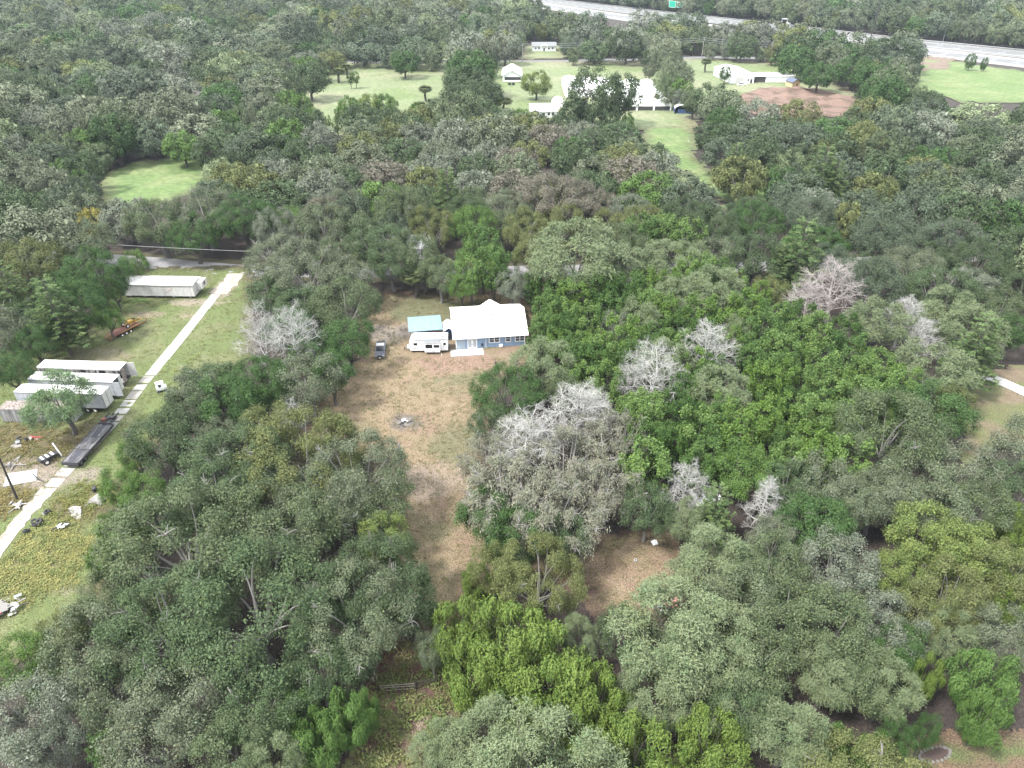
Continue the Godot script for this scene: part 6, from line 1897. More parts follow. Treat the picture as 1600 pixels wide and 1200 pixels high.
const TREES := [   # kind, x, z, crown radius, height, label
	["oo", 31.7, -31.7, 6.2, 10.9, "mid-sized olive-green oak in front of the stone-edged plant bed"],
	["lp", 3.3, -33.2, 6.5, 12.7, "broad pale green feathery tree in front of the vine-smothered trees"],
	["yg", 11.5, -36.6, 3.9, 9.6, "small yellow-green vine-covered tree in front of the white junk heap, third closest"],
	["og", -26.0, -36.9, 3.9, 9.6, "small grey-green oak left of the wooden farm gate, third closest"],
	["og", -34.4, -37.8, 4.3, 10.0, "small grey-green oak left of the wooden farm gate, fourth closest"],
	["lp", -22.6, -37.2, 2.8, 8.2, "small pale green feathery tree left of the wooden farm gate"],
	["yg", 19.0, -37.6, 3.7, 9.3, "small yellow-green vine-covered tree in front of the white junk heap, second closest"],
	["lp", -6.8, -37.5, 2.8, 8.2, "small pale green feathery tree in front of the wooden farm gate"],
	["lp", -2.8, -38.2, 4.0, 9.9, "small pale green feathery tree in front and left of the vine-smothered trees"],
	["os", -43.7, -38.0, 2.8, 8.4, "small silvery grey oak left of the wooden farm gate"],
	["vb", 34.7, -37.7, 1.9, 6.9, "small bright green vine-covered tree in front of the stone-edged plant bed"],
	["lp", 26.7, -39.0, 3.7, 9.5, "small pale green feathery tree in front and left of the stone-edged plant bed"],
	["os", -46.9, -39.5, 4.7, 10.4, "mid-sized silvery grey oak in front of the yellow weed patch"],
	["bg", -39.2, -38.0, 1.6, 6.9, "short bright green young tree left of the wooden farm gate"],
	["vb", -18.8, -38.7, 2.5, 7.8, "small bright green vine-covered tree in front and left of the wooden farm gate, third closest"],
	["dg", 37.3, -38.9, 1.7, 7.3, "small deep green oak in front and left of the stone-edged plant bed, second closest"],
	["vb", 31.4, -38.7, 1.9, 6.9, "small bright green vine-covered tree in front and left of the stone-edged plant bed"],
	["og", -24.7, -40.8, 4.0, 9.7, "small grey-green oak left of the wooden farm gate, second closest"],
	["dg", 40.9, -39.8, 1.3, 6.9, "small deep green oak in front and left of the stone-edged plant bed, closest"],
	["yg", 5.7, -40.6, 3.5, 9.0, "small yellow-green vine-covered tree in front and right of the wooden farm gate, second closest"],
	["og", -32.1, -42.2, 4.8, 10.5, "mid-sized grey-green oak left of the wooden farm gate"],
	["og", 23.1, -41.6, 3.5, 9.2, "small grey-green oak in front of the white junk heap"],
	["vb", -16.4, -41.0, 2.7, 8.0, "small bright green vine-covered tree in front and left of the wooden farm gate, second closest"],
	["vb", 47.2, -41.2, 2.2, 7.4, "small bright green vine-covered tree behind and left of the bottom right lawn"],
	["vb", -21.4, -41.5, 2.3, 7.4, "small bright green vine-covered tree left of the wooden farm gate"],
	["yg", 0.0, -42.2, 2.9, 8.3, "small yellow-green vine-covered tree in front and right of the wooden farm gate, closest"],
	["og", -40.8, -43.2, 3.9, 9.6, "small grey-green oak left of the wooden farm gate, fifth closest"],
	["lp", 19.2, -42.9, 3.3, 8.9, "small pale green feathery tree right of the vine-smothered trees, second closest"],
	["lp", 14.4, -43.1, 3.6, 9.3, "small pale green feathery tree right of the vine-smothered trees, closest"],
	["yg", 8.5, -43.1, 3.3, 8.8, "small yellow-green vine-covered tree in front of the white junk heap, closest"],
	["vb", -15.2, -42.5, 1.7, 6.7, "small bright green vine-covered tree in front and left of the wooden farm gate, closest"],
	["lp", 38.3, -44.0, 3.3, 9.0, "small pale green feathery tree left of the stone-edged plant bed, closest"],
	["yg", 4.0, -44.9, 5.0, 11.0, "small yellow-green vine-covered tree right of the wooden farm gate, fourth closest"],
	["mg", -48.4, -44.6, 2.3, 8.0, "small fresh green leafy tree in front of the yellow weed patch, third closest"],
	["vb", 48.8, -44.8, 3.5, 9.1, "small bright green vine-covered tree behind the bottom right lawn"],
	["og", 35.5, -45.8, 4.0, 9.7, "small grey-green oak left of the stone-edged plant bed"],
	["lp", 32.9, -45.4, 3.4, 9.0, "small pale green feathery tree left of the stone-edged plant bed, second closest"],
	["og", -20.1, -45.8, 3.9, 9.6, "small grey-green oak left of the wooden farm gate, closest"],
	["yg", -4.0, -45.5, 3.7, 9.3, "small yellow-green vine-covered tree right of the wooden farm gate, second closest"],
	["og", 25.7, -46.5, 4.1, 9.8, "small grey-green oak in front and right of the white junk heap"],
	["lp", 21.4, -47.5, 5.1, 11.4, "broad pale green feathery tree in front of the white junk heap, second closest"],
	["lp", 17.5, -48.3, 6.5, 13.2, "broad pale green feathery tree in front of the white junk heap, closest"],
	["mg", -51.8, -46.9, 3.2, 8.9, "small fresh green leafy tree in front of the yellow weed patch, second closest"],
	["yg", 44.2, -46.4, 1.9, 6.9, "small yellow-green vine-covered tree behind and left of the stone-edged plant bed"],
	["od", -16.5, -47.2, 2.4, 8.0, "small dark green oak left of the wooden farm gate"],
	["og", -36.9, -49.6, 6.9, 12.7, "broad grey-green oak left of the wooden farm gate, second closest"],
	["og", -45.6, -48.7, 4.5, 10.2, "mid-sized grey-green oak in front of the yellow weed patch"],
	["yg", -0.7, -48.8, 4.9, 10.8, "small yellow-green vine-covered tree right of the wooden farm gate, third closest"],
	["dg", 41.8, -48.7, 2.8, 8.4, "small deep green oak behind and left of the stone-edged plant bed"],
	["og", -27.9, -51.2, 8.7, 14.6, "broad grey-green oak left of the wooden farm gate, closest"],
	["og", -8.7, -49.2, 1.9, 7.5, "small grey-green oak right of the wooden farm gate"],
	["og", 34.5, -50.5, 4.9, 10.7, "mid-sized grey-green oak left of the stone-edged plant bed"],
	["og", 53.5, -49.9, 3.5, 9.2, "small grey-green oak behind the bottom right lawn, closest"],
	["oo", -49.4, -49.9, 2.8, 8.5, "small olive-green oak in front of the yellow weed patch"],
	["og", -17.3, -51.5, 6.4, 12.2, "mid-sized grey-green oak behind and left of the wooden farm gate"],
	["lp", 48.3, -50.5, 2.8, 8.3, "small pale green feathery tree behind and left of the bottom right lawn"],
	["os", 41.6, -51.1, 3.7, 9.4, "small silvery grey oak behind and left of the stone-edged plant bed"],
	["og", 12.5, -51.1, 2.9, 8.5, "small grey-green oak right of the vine-smothered trees"],
	["yg", -5.7, -51.2, 3.6, 9.1, "small yellow-green vine-covered tree right of the wooden farm gate, closest"],
	["og", 30.2, -52.4, 4.7, 10.4, "mid-sized grey-green oak right of the white junk heap, second closest"],
	["lp", 7.5, -51.1, 2.3, 6.9, "small pale green feathery tree behind and right of the vine-smothered trees"],
	["oo", 46.6, -53.3, 3.6, 9.3, "small olive-green oak behind and left of the bottom right lawn, closest"],
	["og", 25.6, -53.8, 4.4, 10.1, "mid-sized grey-green oak right of the white junk heap, closest"],
	["og", -46.0, -54.5, 4.0, 9.7, "small grey-green oak in front of the yellow weed patch"],
	["od", -11.5, -54.8, 3.3, 9.0, "small dark green oak behind the wooden farm gate"],
	["od", -15.7, -56.2, 6.4, 12.2, "mid-sized dark green oak behind the wooden farm gate"],
	["oo", 50.7, -55.8, 4.1, 9.8, "small olive-green oak behind and left of the bottom right lawn, second closest"],
	["oo", 3.0, -57.4, 5.6, 11.4, "mid-sized olive-green oak behind the vine-smothered trees"],
	["yg", 59.0, -56.1, 2.6, 7.9, "small yellow-green vine-covered tree behind the bottom right lawn, closest"],
	["oo", 58.3, -58.6, 4.2, 9.9, "small olive-green oak behind the bottom right lawn"],
	["yl", 45.8, -58.5, 3.1, 8.7, "small yellow-green leafy tree behind and left of the stone-edged plant bed"],
	["og", -39.7, -61.0, 8.9, 14.8, "broad grey-green oak in front and right of the yellow weed patch"],
	["lp", 27.0, -58.7, 3.5, 9.2, "small pale green feathery tree right of the white junk heap, second closest"],
	["os", 39.4, -59.5, 4.4, 10.2, "mid-sized silvery grey oak left of the stone-edged plant bed"],
	["lp", 23.8, -59.7, 4.8, 11.0, "small pale green feathery tree right of the white junk heap, closest"],
	["og", 31.0, -59.6, 4.3, 10.0, "small grey-green oak right of the white junk heap"],
	["oo", -2.3, -59.8, 3.1, 8.8, "small olive-green oak behind and left of the vine-smothered trees"],
	["yg", -4.3, -59.0, 1.9, 7.0, "small yellow-green vine-covered tree behind and right of the wooden farm gate"],
	["yl", 55.5, -61.5, 4.5, 10.3, "mid-sized yellow-green leafy tree behind the bottom right lawn"],
	["og", -29.3, -63.4, 7.5, 13.4, "broad grey-green oak behind the wooden farm gate"],
	["mg", -50.1, -61.3, 2.2, 7.8, "small fresh green leafy tree in front of the yellow weed patch, closest"],
	["yl", 52.0, -63.4, 5.0, 10.7, "mid-sized yellow-green leafy tree behind and left of the bottom right lawn"],
	["dg", 0.4, -64.5, 4.1, 9.8, "small deep green oak in front of the moss-draped trees"],
	["yl", -16.2, -64.3, 3.5, 9.1, "small yellow-green leafy tree behind the wooden farm gate"],
	["og", 33.3, -64.6, 3.3, 8.3, "small grey-green oak in front and right of the white woodland shed"],
	["og", 6.9, -65.0, 3.3, 8.9, "small grey-green oak in front of the moss-draped trees"],
	["mg", -48.1, -64.8, 2.7, 8.3, "small fresh green leafy tree in front and right of the yellow weed patch, second closest"],
	["yg", 65.3, -65.2, 2.1, 7.2, "small yellow-green vine-covered tree behind the bottom right lawn, second closest"],
	["dg", 39.1, -66.9, 4.8, 9.8, "mid-sized deep green oak right of the white woodland shed"],
	["mg", -51.4, -66.6, 2.5, 8.1, "small fresh green leafy tree in front and right of the yellow weed patch, closest"],
	["og", -25.1, -68.5, 5.9, 11.6, "mid-sized grey-green oak behind the wooden farm gate, second closest"],
	["ms", 5.9, -67.8, 6.3, 10.8, "broad grey moss-draped tree left of the white junk heap, closest"],
	["dg", -3.4, -68.3, 4.0, 9.7, "small deep green oak in front and left of the moss-draped trees"],
	["og", -39.5, -69.4, 6.3, 12.1, "mid-sized grey-green oak in front and right of the yellow weed patch"],
	["og", 55.2, -68.9, 4.4, 10.1, "mid-sized grey-green oak right of the white woodland shed, fourth closest"],
	["og", 62.0, -69.6, 4.2, 10.0, "small grey-green oak behind the bottom right lawn, second closest"],
	["lp", 22.8, -68.8, 2.7, 7.7, "small pale green feathery tree in front of the white shed-side bare tree"],
	["pn", 26.8, -69.4, 2.5, 10.4, "short light green pine tree in front of the white woodland shed"],
	["yg", 65.6, -68.9, 2.6, 7.8, "small yellow-green vine-covered tree behind the bottom right lawn, third closest"],
	["ms", 0.0, -70.5, 6.8, 11.3, "broad grey moss-draped tree left of the white junk heap, second closest"],
	["dc", 33.5, -70.1, 2.7, 11.0, "tall white spire-shaped bare tree right of the white woodland shed"],
	["og", 18.1, -70.1, 3.4, 9.1, "small grey-green oak in front of the white shed-side bare tree"],
	["og", 45.6, -71.1, 3.9, 9.6, "small grey-green oak right of the white woodland shed, second closest"],
	["og", -17.2, -71.4, 4.3, 10.0, "mid-sized grey-green oak behind the wooden farm gate, closest"],
	["og", 49.2, -71.4, 4.3, 10.0, "mid-sized grey-green oak right of the white woodland shed, second closest"],
	["og", 68.6, -72.3, 4.8, 10.5, "mid-sized grey-green oak behind the bottom right lawn"],
	["og", 54.3, -73.4, 5.0, 10.8, "mid-sized grey-green oak right of the white woodland shed, third closest"],
	["mg", -49.8, -72.9, 3.1, 8.7, "small fresh green leafy tree in front of the broken concrete slabs, second closest"],
	["og", -21.1, -74.6, 7.0, 12.9, "broad grey-green oak in front of the burn pile in the clearing"],
	["og", 37.8, -73.6, 4.0, 9.7, "small grey-green oak right of the white woodland shed, closest"],
	["ms", 12.8, -73.4, 5.3, 9.8, "broad grey moss-draped tree left of the white shed-side bare tree, closest"],
	["dt", 23.9, -74.2, 3.2, 10.2, "short whitish bare tree in front and left of the white woodland shed"],
	["og", 42.5, -74.5, 4.4, 10.1, "mid-sized grey-green oak right of the white woodland shed, closest"],
	["og", -38.4, -76.6, 7.1, 13.0, "broad grey-green oak in front and right of the broken concrete slabs"],
	["mg", -54.6, -75.1, 2.7, 8.3, "small fresh green leafy tree in front of the broken concrete slabs, closest"],
	["oo", -29.6, -77.6, 8.5, 14.4, "broad olive-green oak in front and left of the burn pile in the clearing"],
	["og", 62.8, -76.2, 4.9, 10.7, "mid-sized grey-green oak in front and right of the bright green thicket"],
	["bg", 18.7, -77.0, 3.6, 11.0, "tall bright green young tree left of the white shed-side bare tree"],
	["ms", 7.2, -77.1, 6.8, 11.3, "broad grey moss-draped tree left of the white shed-side bare tree, second closest"],
	["mg", 32.9, -77.2, 4.3, 9.6, "mid-sized fresh green leafy tree behind and right of the white woodland shed"],
	["bg", 47.4, -77.8, 3.3, 11.4, "tall bright green young tree right of the white woodland shed, second closest"],
	["bg", 26.1, -77.6, 2.7, 9.7, "tall bright green young tree behind the white shed-side bare tree"],
	["bg", 43.7, -78.9, 3.0, 11.1, "tall bright green young tree right of the white woodland shed, closest"],
	["bg", 39.6, -79.0, 3.1, 10.3, "tall bright green young tree behind and right of the white woodland shed"],
	["bg", 29.2, -80.1, 3.4, 10.7, "tall bright green young tree behind the white woodland shed, closest"],
	["dt", 2.6, -81.8, 4.9, 13.7, "tall whitish bare tree behind and left of the moss-draped trees"],
	["ms", -3.5, -80.0, 4.4, 8.9, "small grey moss-draped tree in front of the burn pile in the clearing"],
	["og", 54.9, -82.9, 7.6, 14.5, "broad grey-green oak in front and right of the bright green thicket"],
	["og", 76.0, -81.8, 5.2, 10.9, "mid-sized grey-green oak in front of the cone-shaped pine"],
	["bd", 19.6, -81.7, 3.0, 10.9, "tall dark leafy young tree left of the white shed-side bare tree"],
	["mg", -55.5, -82.0, 2.5, 8.1, "small fresh green leafy tree right of the broken concrete slabs"],
	["oo", -26.9, -83.1, 4.3, 10.0, "mid-sized olive-green oak in front and left of the burn pile in the clearing"],
	["bd", 23.3, -82.8, 2.3, 9.1, "short dark leafy young tree behind the white shed-side bare tree"],
	["od", -52.0, -83.9, 5.2, 11.0, "mid-sized dark green oak right of the broken concrete slabs, closest"],
	["bg", 33.7, -84.3, 3.6, 12.2, "tall bright green young tree behind the white woodland shed, third closest"],
	["bg", 27.9, -85.2, 3.2, 11.4, "tall bright green young tree behind the white woodland shed, second closest"],
	["bg", 40.5, -84.3, 2.1, 8.8, "short bright green young tree behind and right of the white woodland shed, closest"],
	["bg", 44.4, -84.6, 2.4, 9.2, "short bright green young tree behind and right of the white woodland shed, second closest"],
	["ms", 0.5, -84.6, 4.4, 8.9, "small grey moss-draped tree in front and right of the burn pile in the clearing"],
	["oo", -36.8, -85.8, 4.8, 10.6, "mid-sized olive-green oak left of the burn pile in the clearing"],
	["og", -44.4, -85.3, 3.5, 8.7, "small grey-green oak right of the broken concrete slabs"],
	["ms", 16.1, -85.8, 4.9, 9.4, "small grey moss-draped tree left of the white shed-side bare tree, closest"],
	["bg", 22.7, -86.0, 2.3, 8.8, "short bright green young tree behind the white shed-side bare tree, closest"],
	["ms", 10.3, -86.1, 4.4, 8.9, "small grey moss-draped tree left of the white shed-side bare tree, second closest"],
	["bg", 46.1, -87.9, 3.2, 11.0, "tall bright green young tree in front of the bright green thicket, fifth closest"],
	["dt", 10.4, -89.3, 4.7, 13.3, "tall whitish bare tree behind the moss-draped trees"],
	["bg", 39.1, -88.3, 3.2, 11.3, "tall bright green young tree behind the white woodland shed, fifth closest"],
	["bg", 20.7, -88.8, 3.3, 11.7, "tall bright green young tree behind and left of the white shed-side bare tree"],
	["bd", 30.5, -88.4, 3.2, 10.0, "tall dark leafy young tree behind the white woodland shed, closest"],
	["bd", 26.8, -89.1, 3.0, 10.8, "tall dark leafy young tree behind the white woodland shed, second closest"],
	["bg", 51.8, -89.1, 2.9, 9.6, "tall bright green young tree in front and right of the bright green thicket, second closest"],
	["dg", 66.0, -90.2, 5.5, 11.3, "mid-sized deep green oak right of the bright green thicket, second closest"],
	["bg", 56.3, -89.4, 2.7, 9.7, "tall bright green young tree in front and right of the bright green thicket, third closest"],
	["og", -3.6, -89.5, 3.1, 8.8, "small grey-green oak behind and left of the moss-draped trees"],
	["lp", 1.0, -89.6, 2.5, 7.5, "small pale green feathery tree behind and left of the moss-draped trees"],
	["bg", 42.4, -90.5, 2.7, 10.1, "tall bright green young tree in front of the bright green thicket, fourth closest"],
	["bg", 33.2, -90.7, 2.8, 10.5, "tall bright green young tree behind the white woodland shed, fourth closest"],
	["od", -50.5, -91.0, 4.5, 10.3, "mid-sized dark green oak right of the broken concrete slabs, second closest"],
	["dg", 60.6, -91.0, 4.5, 10.3, "mid-sized deep green oak right of the bright green thicket, closest"],
	["bg", 47.7, -91.6, 3.0, 9.7, "tall bright green young tree in front of the bright green thicket, third closest"],
	["dt", -35.1, -91.5, 2.4, 8.6, "short whitish bare tree left of the burn pile in the clearing"],
	["dg", -45.4, -92.9, 5.4, 11.1, "mid-sized deep green oak right of the broken concrete slabs"],
	["bg", 18.6, -92.1, 2.3, 8.9, "short bright green young tree behind and left of the white shed-side bare tree"],
	["bg", 21.5, -92.3, 2.5, 9.2, "short bright green young tree behind the white shed-side bare tree, second closest"],
	["dt", 13.3, -93.0, 3.1, 10.0, "short whitish bare tree behind the moss-draped trees, closest"],
	["bg", 54.8, -93.4, 3.5, 11.1, "tall bright green young tree right of the bright green thicket, fourth closest"],
	["bg", 40.4, -92.8, 2.2, 9.1, "short bright green young tree in front of the bright green thicket"],
	["mi", -72.7, -94.2, 5.2, 11.5, "broad soft green feathery tree behind the empty flatbed trailer"],
	["og", -51.1, -95.1, 4.9, 10.7, "mid-sized grey-green oak in front of the white cart on the lawn, second closest"],
	["oo", 71.1, -94.6, 3.1, 9.1, "small olive-green oak in front of the cone-shaped pine"],
	["dg", -0.9, -95.6, 5.8, 11.6, "mid-sized deep green oak right of the burn pile in the clearing"],
	["bd", 26.9, -95.1, 3.1, 11.0, "tall dark leafy young tree behind the white woodland shed, third closest"],
	["lp", 33.4, -95.9, 5.0, 11.2, "small pale green feathery tree in front of the bright green thicket"],
	["bd", 45.1, -95.0, 2.1, 9.0, "short dark leafy young tree in front of the bright green thicket"],
	["bg", 61.4, -96.5, 3.5, 11.1, "tall bright green young tree right of the bright green thicket, sixth closest"],
	["og", 8.7, -96.5, 3.2, 9.7, "small grey-green oak behind the moss-draped trees"],
	["bg", 20.3, -95.7, 2.1, 8.1, "short bright green young tree behind the white shed-side bare tree, third closest"],
	["dg", -42.2, -97.8, 6.1, 11.9, "mid-sized deep green oak in front of the pair of white bare trees"],
	["bg", 53.1, -96.7, 2.5, 9.1, "short bright green young tree right of the bright green thicket, closest"],
	["dt", 23.3, -99.2, 5.3, 14.6, "tall whitish bare tree in front and left of the bright green thicket"],
	["dg", -39.5, -98.6, 4.3, 10.0, "small deep green oak in front of the pair of white bare trees"],
	["og", -50.2, -99.0, 4.8, 10.5, "mid-sized grey-green oak in front of the white cart on the lawn, closest"],
	["bg", 42.1, -98.9, 2.9, 10.9, "tall bright green young tree in front of the bright green thicket, second closest"],
	["bg", 50.7, -98.8, 2.6, 10.5, "tall bright green young tree right of the bright green thicket, second closest"],
	["og", -34.2, -99.5, 5.4, 11.1, "mid-sized grey-green oak left of the burn pile in the clearing"],
	["bg", 64.6, -98.8, 3.1, 10.2, "tall bright green young tree right of the bright green thicket, seventh closest"],
	["bg", 15.9, -99.1, 2.8, 10.9, "tall bright green young tree behind the moss-draped trees, second closest"],
	["bg", 29.8, -99.3, 2.3, 8.4, "short bright green young tree in front and left of the bright green thicket, second closest"],
	["bg", 45.5, -100.3, 2.7, 10.6, "tall bright green young tree in front of the bright green thicket, closest"],
	["bg", 12.2, -100.1, 3.1, 9.8, "tall bright green young tree behind the moss-draped trees, closest"],
	["bg", 60.5, -99.8, 2.1, 7.8, "short bright green young tree right of the bright green thicket, third closest"],
	["bg", 56.3, -100.1, 2.3, 8.7, "short bright green young tree right of the bright green thicket, second closest"],
	["lp", 71.8, -101.7, 6.0, 12.0, "broad pale green feathery tree in front of the cone-shaped pine"],
	["bd", 33.1, -100.8, 2.7, 9.7, "tall dark leafy young tree in front and left of the bright green thicket"],
	["dt", 19.1, -101.2, 2.7, 9.2, "short whitish bare tree behind the moss-draped trees, second closest"],
	["bg", 52.5, -102.1, 3.2, 11.3, "tall bright green young tree right of the bright green thicket, closest"],
	["lp", 5.1, -103.0, 5.3, 12.2, "broad pale green feathery tree right of the burn pile in the clearing"],
	["dg", -30.9, -102.6, 4.1, 9.8, "small deep green oak behind and left of the burn pile in the clearing"],
	["bg", 59.5, -103.0, 2.8, 9.7, "tall bright green young tree right of the bright green thicket, third closest"],
	["bg", 46.8, -103.6, 2.7, 10.5, "tall bright green young tree in front and right of the bright green thicket, closest"],
	["bg", 42.3, -103.1, 2.5, 8.3, "short bright green young tree in front and left of the bright green thicket, closest"],
	["bg", 10.2, -103.2, 2.4, 8.4, "short bright green young tree behind the moss-draped trees"],
	["bd", 14.0, -105.1, 3.3, 10.6, "tall dark leafy young tree behind the moss-draped trees"],
	["pn", 80.5, -106.4, 4.1, 15.4, "short light green pine tree in front and left of the driveway at the right edge"],
	["dg", -87.3, -105.0, 3.4, 9.0, "small deep green oak left of the four white semi-trailers"],
	["bg", 34.6, -104.8, 2.4, 9.1, "short bright green young tree left of the bright green thicket, closest"],
	["bg", 31.1, -105.3, 3.2, 10.2, "tall bright green young tree left of the bright green thicket, fourth closest"],
	["bg", 63.7, -105.3, 2.9, 9.4, "tall bright green young tree right of the bright green thicket, fifth closest"],
	["bg", 21.0, -106.1, 3.2, 10.8, "tall bright green young tree left of the bright green thicket, seventh closest"],
	["lp", 26.3, -106.3, 4.9, 10.5, "small pale green feathery tree left of the bright green thicket, closest"],
	["dt", -38.0, -108.9, 4.2, 16.5, "tall whitish bare tree left of the dark pickup truck"],
	["bg", 42.6, -106.4, 3.1, 10.7, "tall bright green young tree left of the bright green thicket, closest"],
	["dt", -44.4, -109.9, 3.7, 16.0, "tall whitish bare tree right of the white cart on the lawn"],
	["bg", 46.8, -107.9, 3.6, 11.8, "tall bright green young tree behind the bright green thicket, closest"],
	["bg", 59.6, -108.0, 3.6, 11.3, "tall bright green young tree behind and right of the bright green thicket"],
	["dt", 34.7, -109.1, 4.5, 13.0, "tall whitish bare tree left of the bright green thicket"],
	["dg", -34.8, -108.5, 4.6, 10.3, "mid-sized deep green oak in front and left of the dark pickup truck, second closest"],
	["bg", 11.6, -108.1, 2.6, 9.1, "short bright green young tree in front and right of the white-roofed blue house, sixth closest"],
	["lp", 69.4, -107.6, 2.6, 7.4, "small pale green feathery tree in front and left of the cone-shaped pine"],
	["bg", 16.2, -108.7, 2.9, 10.5, "tall bright green young tree in front and right of the white-roofed blue house, second closest"],
	["bg", 5.4, -108.8, 2.3, 8.4, "short bright green young tree in front of the white-roofed blue house"],
	["bg", 50.9, -109.1, 2.3, 8.6, "short bright green young tree behind the bright green thicket, closest"],
	["bg", 63.4, -109.5, 2.1, 7.6, "short bright green young tree behind and right of the bright green thicket"],
	["bg", 43.1, -110.6, 2.3, 8.4, "short bright green young tree behind and left of the bright green thicket, closest"],
	["bg", 19.2, -112.3, 3.6, 12.3, "tall bright green young tree left of the bright green thicket, eighth closest"],
	["bg", 29.9, -112.0, 2.8, 9.9, "tall bright green young tree left of the bright green thicket, fifth closest"],
	["bg", 51.0, -112.0, 2.3, 8.7, "short bright green young tree behind the bright green thicket, second closest"],
	["dg", -29.8, -113.1, 5.0, 10.8, "mid-sized deep green oak in front and left of the dark pickup truck, closest"],
	["og", -97.3, -114.1, 7.0, 12.5, "broad grey-green oak behind the four white semi-trailers"],
	["bg", 45.6, -113.7, 3.6, 12.5, "tall bright green young tree behind the bright green thicket, second closest"],
	["bg", 14.2, -112.5, 2.5, 8.3, "short bright green young tree in front and right of the white-roofed blue house, fifth closest"],
	["bg", 54.7, -114.0, 3.6, 12.4, "tall bright green young tree behind the bright green thicket, third closest"],
	["bg", 25.5, -112.8, 2.4, 8.9, "short bright green young tree left of the bright green thicket, second closest"],
	["bg", 39.8, -113.3, 2.9, 9.8, "tall bright green young tree left of the bright green thicket, second closest"],
	["lp", 84.5, -114.8, 6.2, 12.3, "broad pale green feathery tree behind and left of the cone-shaped pine, closest"],
	["bg", 10.6, -113.4, 2.4, 8.2, "short bright green young tree in front and right of the white-roofed blue house, fourth closest"],
	["dg", -88.4, -114.1, 3.6, 9.2, "small deep green oak behind the four white semi-trailers"],
	["dt", 76.3, -115.3, 3.3, 10.4, "short whitish bare tree left of the cone-shaped pine, closest"],
	["bg", 35.7, -115.1, 2.6, 10.2, "tall bright green young tree left of the bright green thicket, third closest"],
	["bd", 61.6, -115.4, 2.9, 10.9, "tall dark leafy young tree behind and right of the bright green thicket"],
	["bg", 49.1, -115.0, 2.3, 9.1, "short bright green young tree behind the bright green thicket, third closest"],
	["bd", 32.8, -116.0, 2.6, 10.2, "tall dark leafy young tree left of the bright green thicket, closest"],
	["bg", 7.7, -115.4, 2.2, 7.9, "short bright green young tree in front and right of the white-roofed blue house, second closest"],
	["bg", 57.8, -116.2, 2.5, 9.2, "short bright green young tree behind the bright green thicket, fourth closest"],
	["bg", 26.8, -116.2, 2.6, 9.0, "short bright green young tree left of the bright green thicket, third closest"],
	["bg", 23.0, -116.7, 2.6, 9.3, "short bright green young tree left of the bright green thicket, fifth closest"],
	["bg", 12.3, -116.4, 2.5, 8.3, "short bright green young tree in front and right of the white-roofed blue house, third closest"],
	["dg", -42.1, -117.6, 4.9, 10.4, "mid-sized deep green oak in front and right of the pair of white bare trees"],
	["dp", 16.9, -116.2, 1.5, 6.5, "short pinkish grey bare tree in front and right of the white-roofed blue house"],
	["dg", 94.6, -117.7, 3.6, 9.3, "small deep green oak behind the driveway at the right edge"],
	["lp", 69.1, -118.6, 5.5, 11.9, "broad pale green feathery tree left of the cone-shaped pine"],
	["pn", -86.2, -119.5, 4.4, 16.1, "tall light green pine tree left of the rusty equipment trailer"],
	["lp", 42.5, -117.9, 3.6, 9.4, "small pale green feathery tree behind and left of the bright green thicket"],
	["bg", 6.0, -118.1, 2.9, 9.4, "tall bright green young tree in front and right of the white-roofed blue house, closest"],
	["bg", 36.2, -119.9, 3.7, 12.8, "tall bright green young tree behind and left of the bright green thicket, closest"],
	["bg", 14.2, -119.6, 3.1, 11.5, "tall bright green young tree right of the white-roofed blue house, fifth closest"],
	["bd", 32.1, -119.3, 3.2, 10.4, "tall dark leafy young tree left of the bright green thicket, second closest"],
	["bd", 10.5, -119.0, 2.9, 9.4, "tall dark leafy young tree in front and right of the white-roofed blue house"],
	["bg", 51.3, -120.3, 2.9, 11.1, "tall bright green young tree behind the bright green thicket, fourth closest"],
	["bd", 55.4, -120.5, 3.4, 11.1, "tall dark leafy young tree behind the bright green thicket"],
	["bg", 44.6, -121.6, 3.6, 12.8, "tall bright green young tree behind the bright green thicket, fifth closest"],
	["bg", 28.8, -120.3, 2.2, 8.7, "short bright green young tree left of the bright green thicket, fourth closest"],
	["os", 19.8, -120.8, 3.1, 8.7, "small silvery grey oak right of the white-roofed blue house, closest"],
	["dt", 75.8, -121.8, 3.7, 11.3, "short whitish bare tree left of the cone-shaped pine, second closest"],
	["lp", 24.8, -122.0, 4.3, 10.4, "small pale green feathery tree left of the bright green thicket, second closest"],
	["og", -94.9, -122.4, 4.1, 9.6, "small grey-green oak left of the rusty equipment trailer"],
	["lp", 83.7, -123.5, 5.6, 12.1, "broad pale green feathery tree behind and left of the cone-shaped pine, second closest"],
	["bg", 6.4, -121.9, 2.4, 8.1, "short bright green young tree in front and right of the white-roofed blue house, closest"],
	["bd", 39.8, -122.8, 2.1, 8.7, "short dark leafy young tree behind and left of the bright green thicket"],
	["bd", 14.9, -122.9, 2.3, 8.3, "short dark leafy young tree right of the white-roofed blue house, closest"],
	["bg", 9.5, -123.8, 2.7, 10.2, "tall bright green young tree right of the white-roofed blue house, third closest"],
	["og", -32.8, -125.5, 6.9, 12.8, "broad grey-green oak behind and left of the dark pickup truck"],
	["bg", 29.7, -124.4, 3.0, 10.7, "tall bright green young tree left of the bright green thicket, sixth closest"],
	["og", -41.7, -125.1, 5.1, 10.8, "mid-sized grey-green oak behind and right of the pair of white bare trees"],
	["bg", 54.3, -124.3, 2.5, 9.2, "short bright green young tree behind the bright green thicket, sixth closest"],
	["bg", 41.9, -124.2, 2.2, 7.7, "short bright green young tree behind and left of the bright green thicket, second closest"],
	["dg", -86.2, -126.2, 6.3, 12.2, "mid-sized deep green oak left of the rusty equipment trailer"],
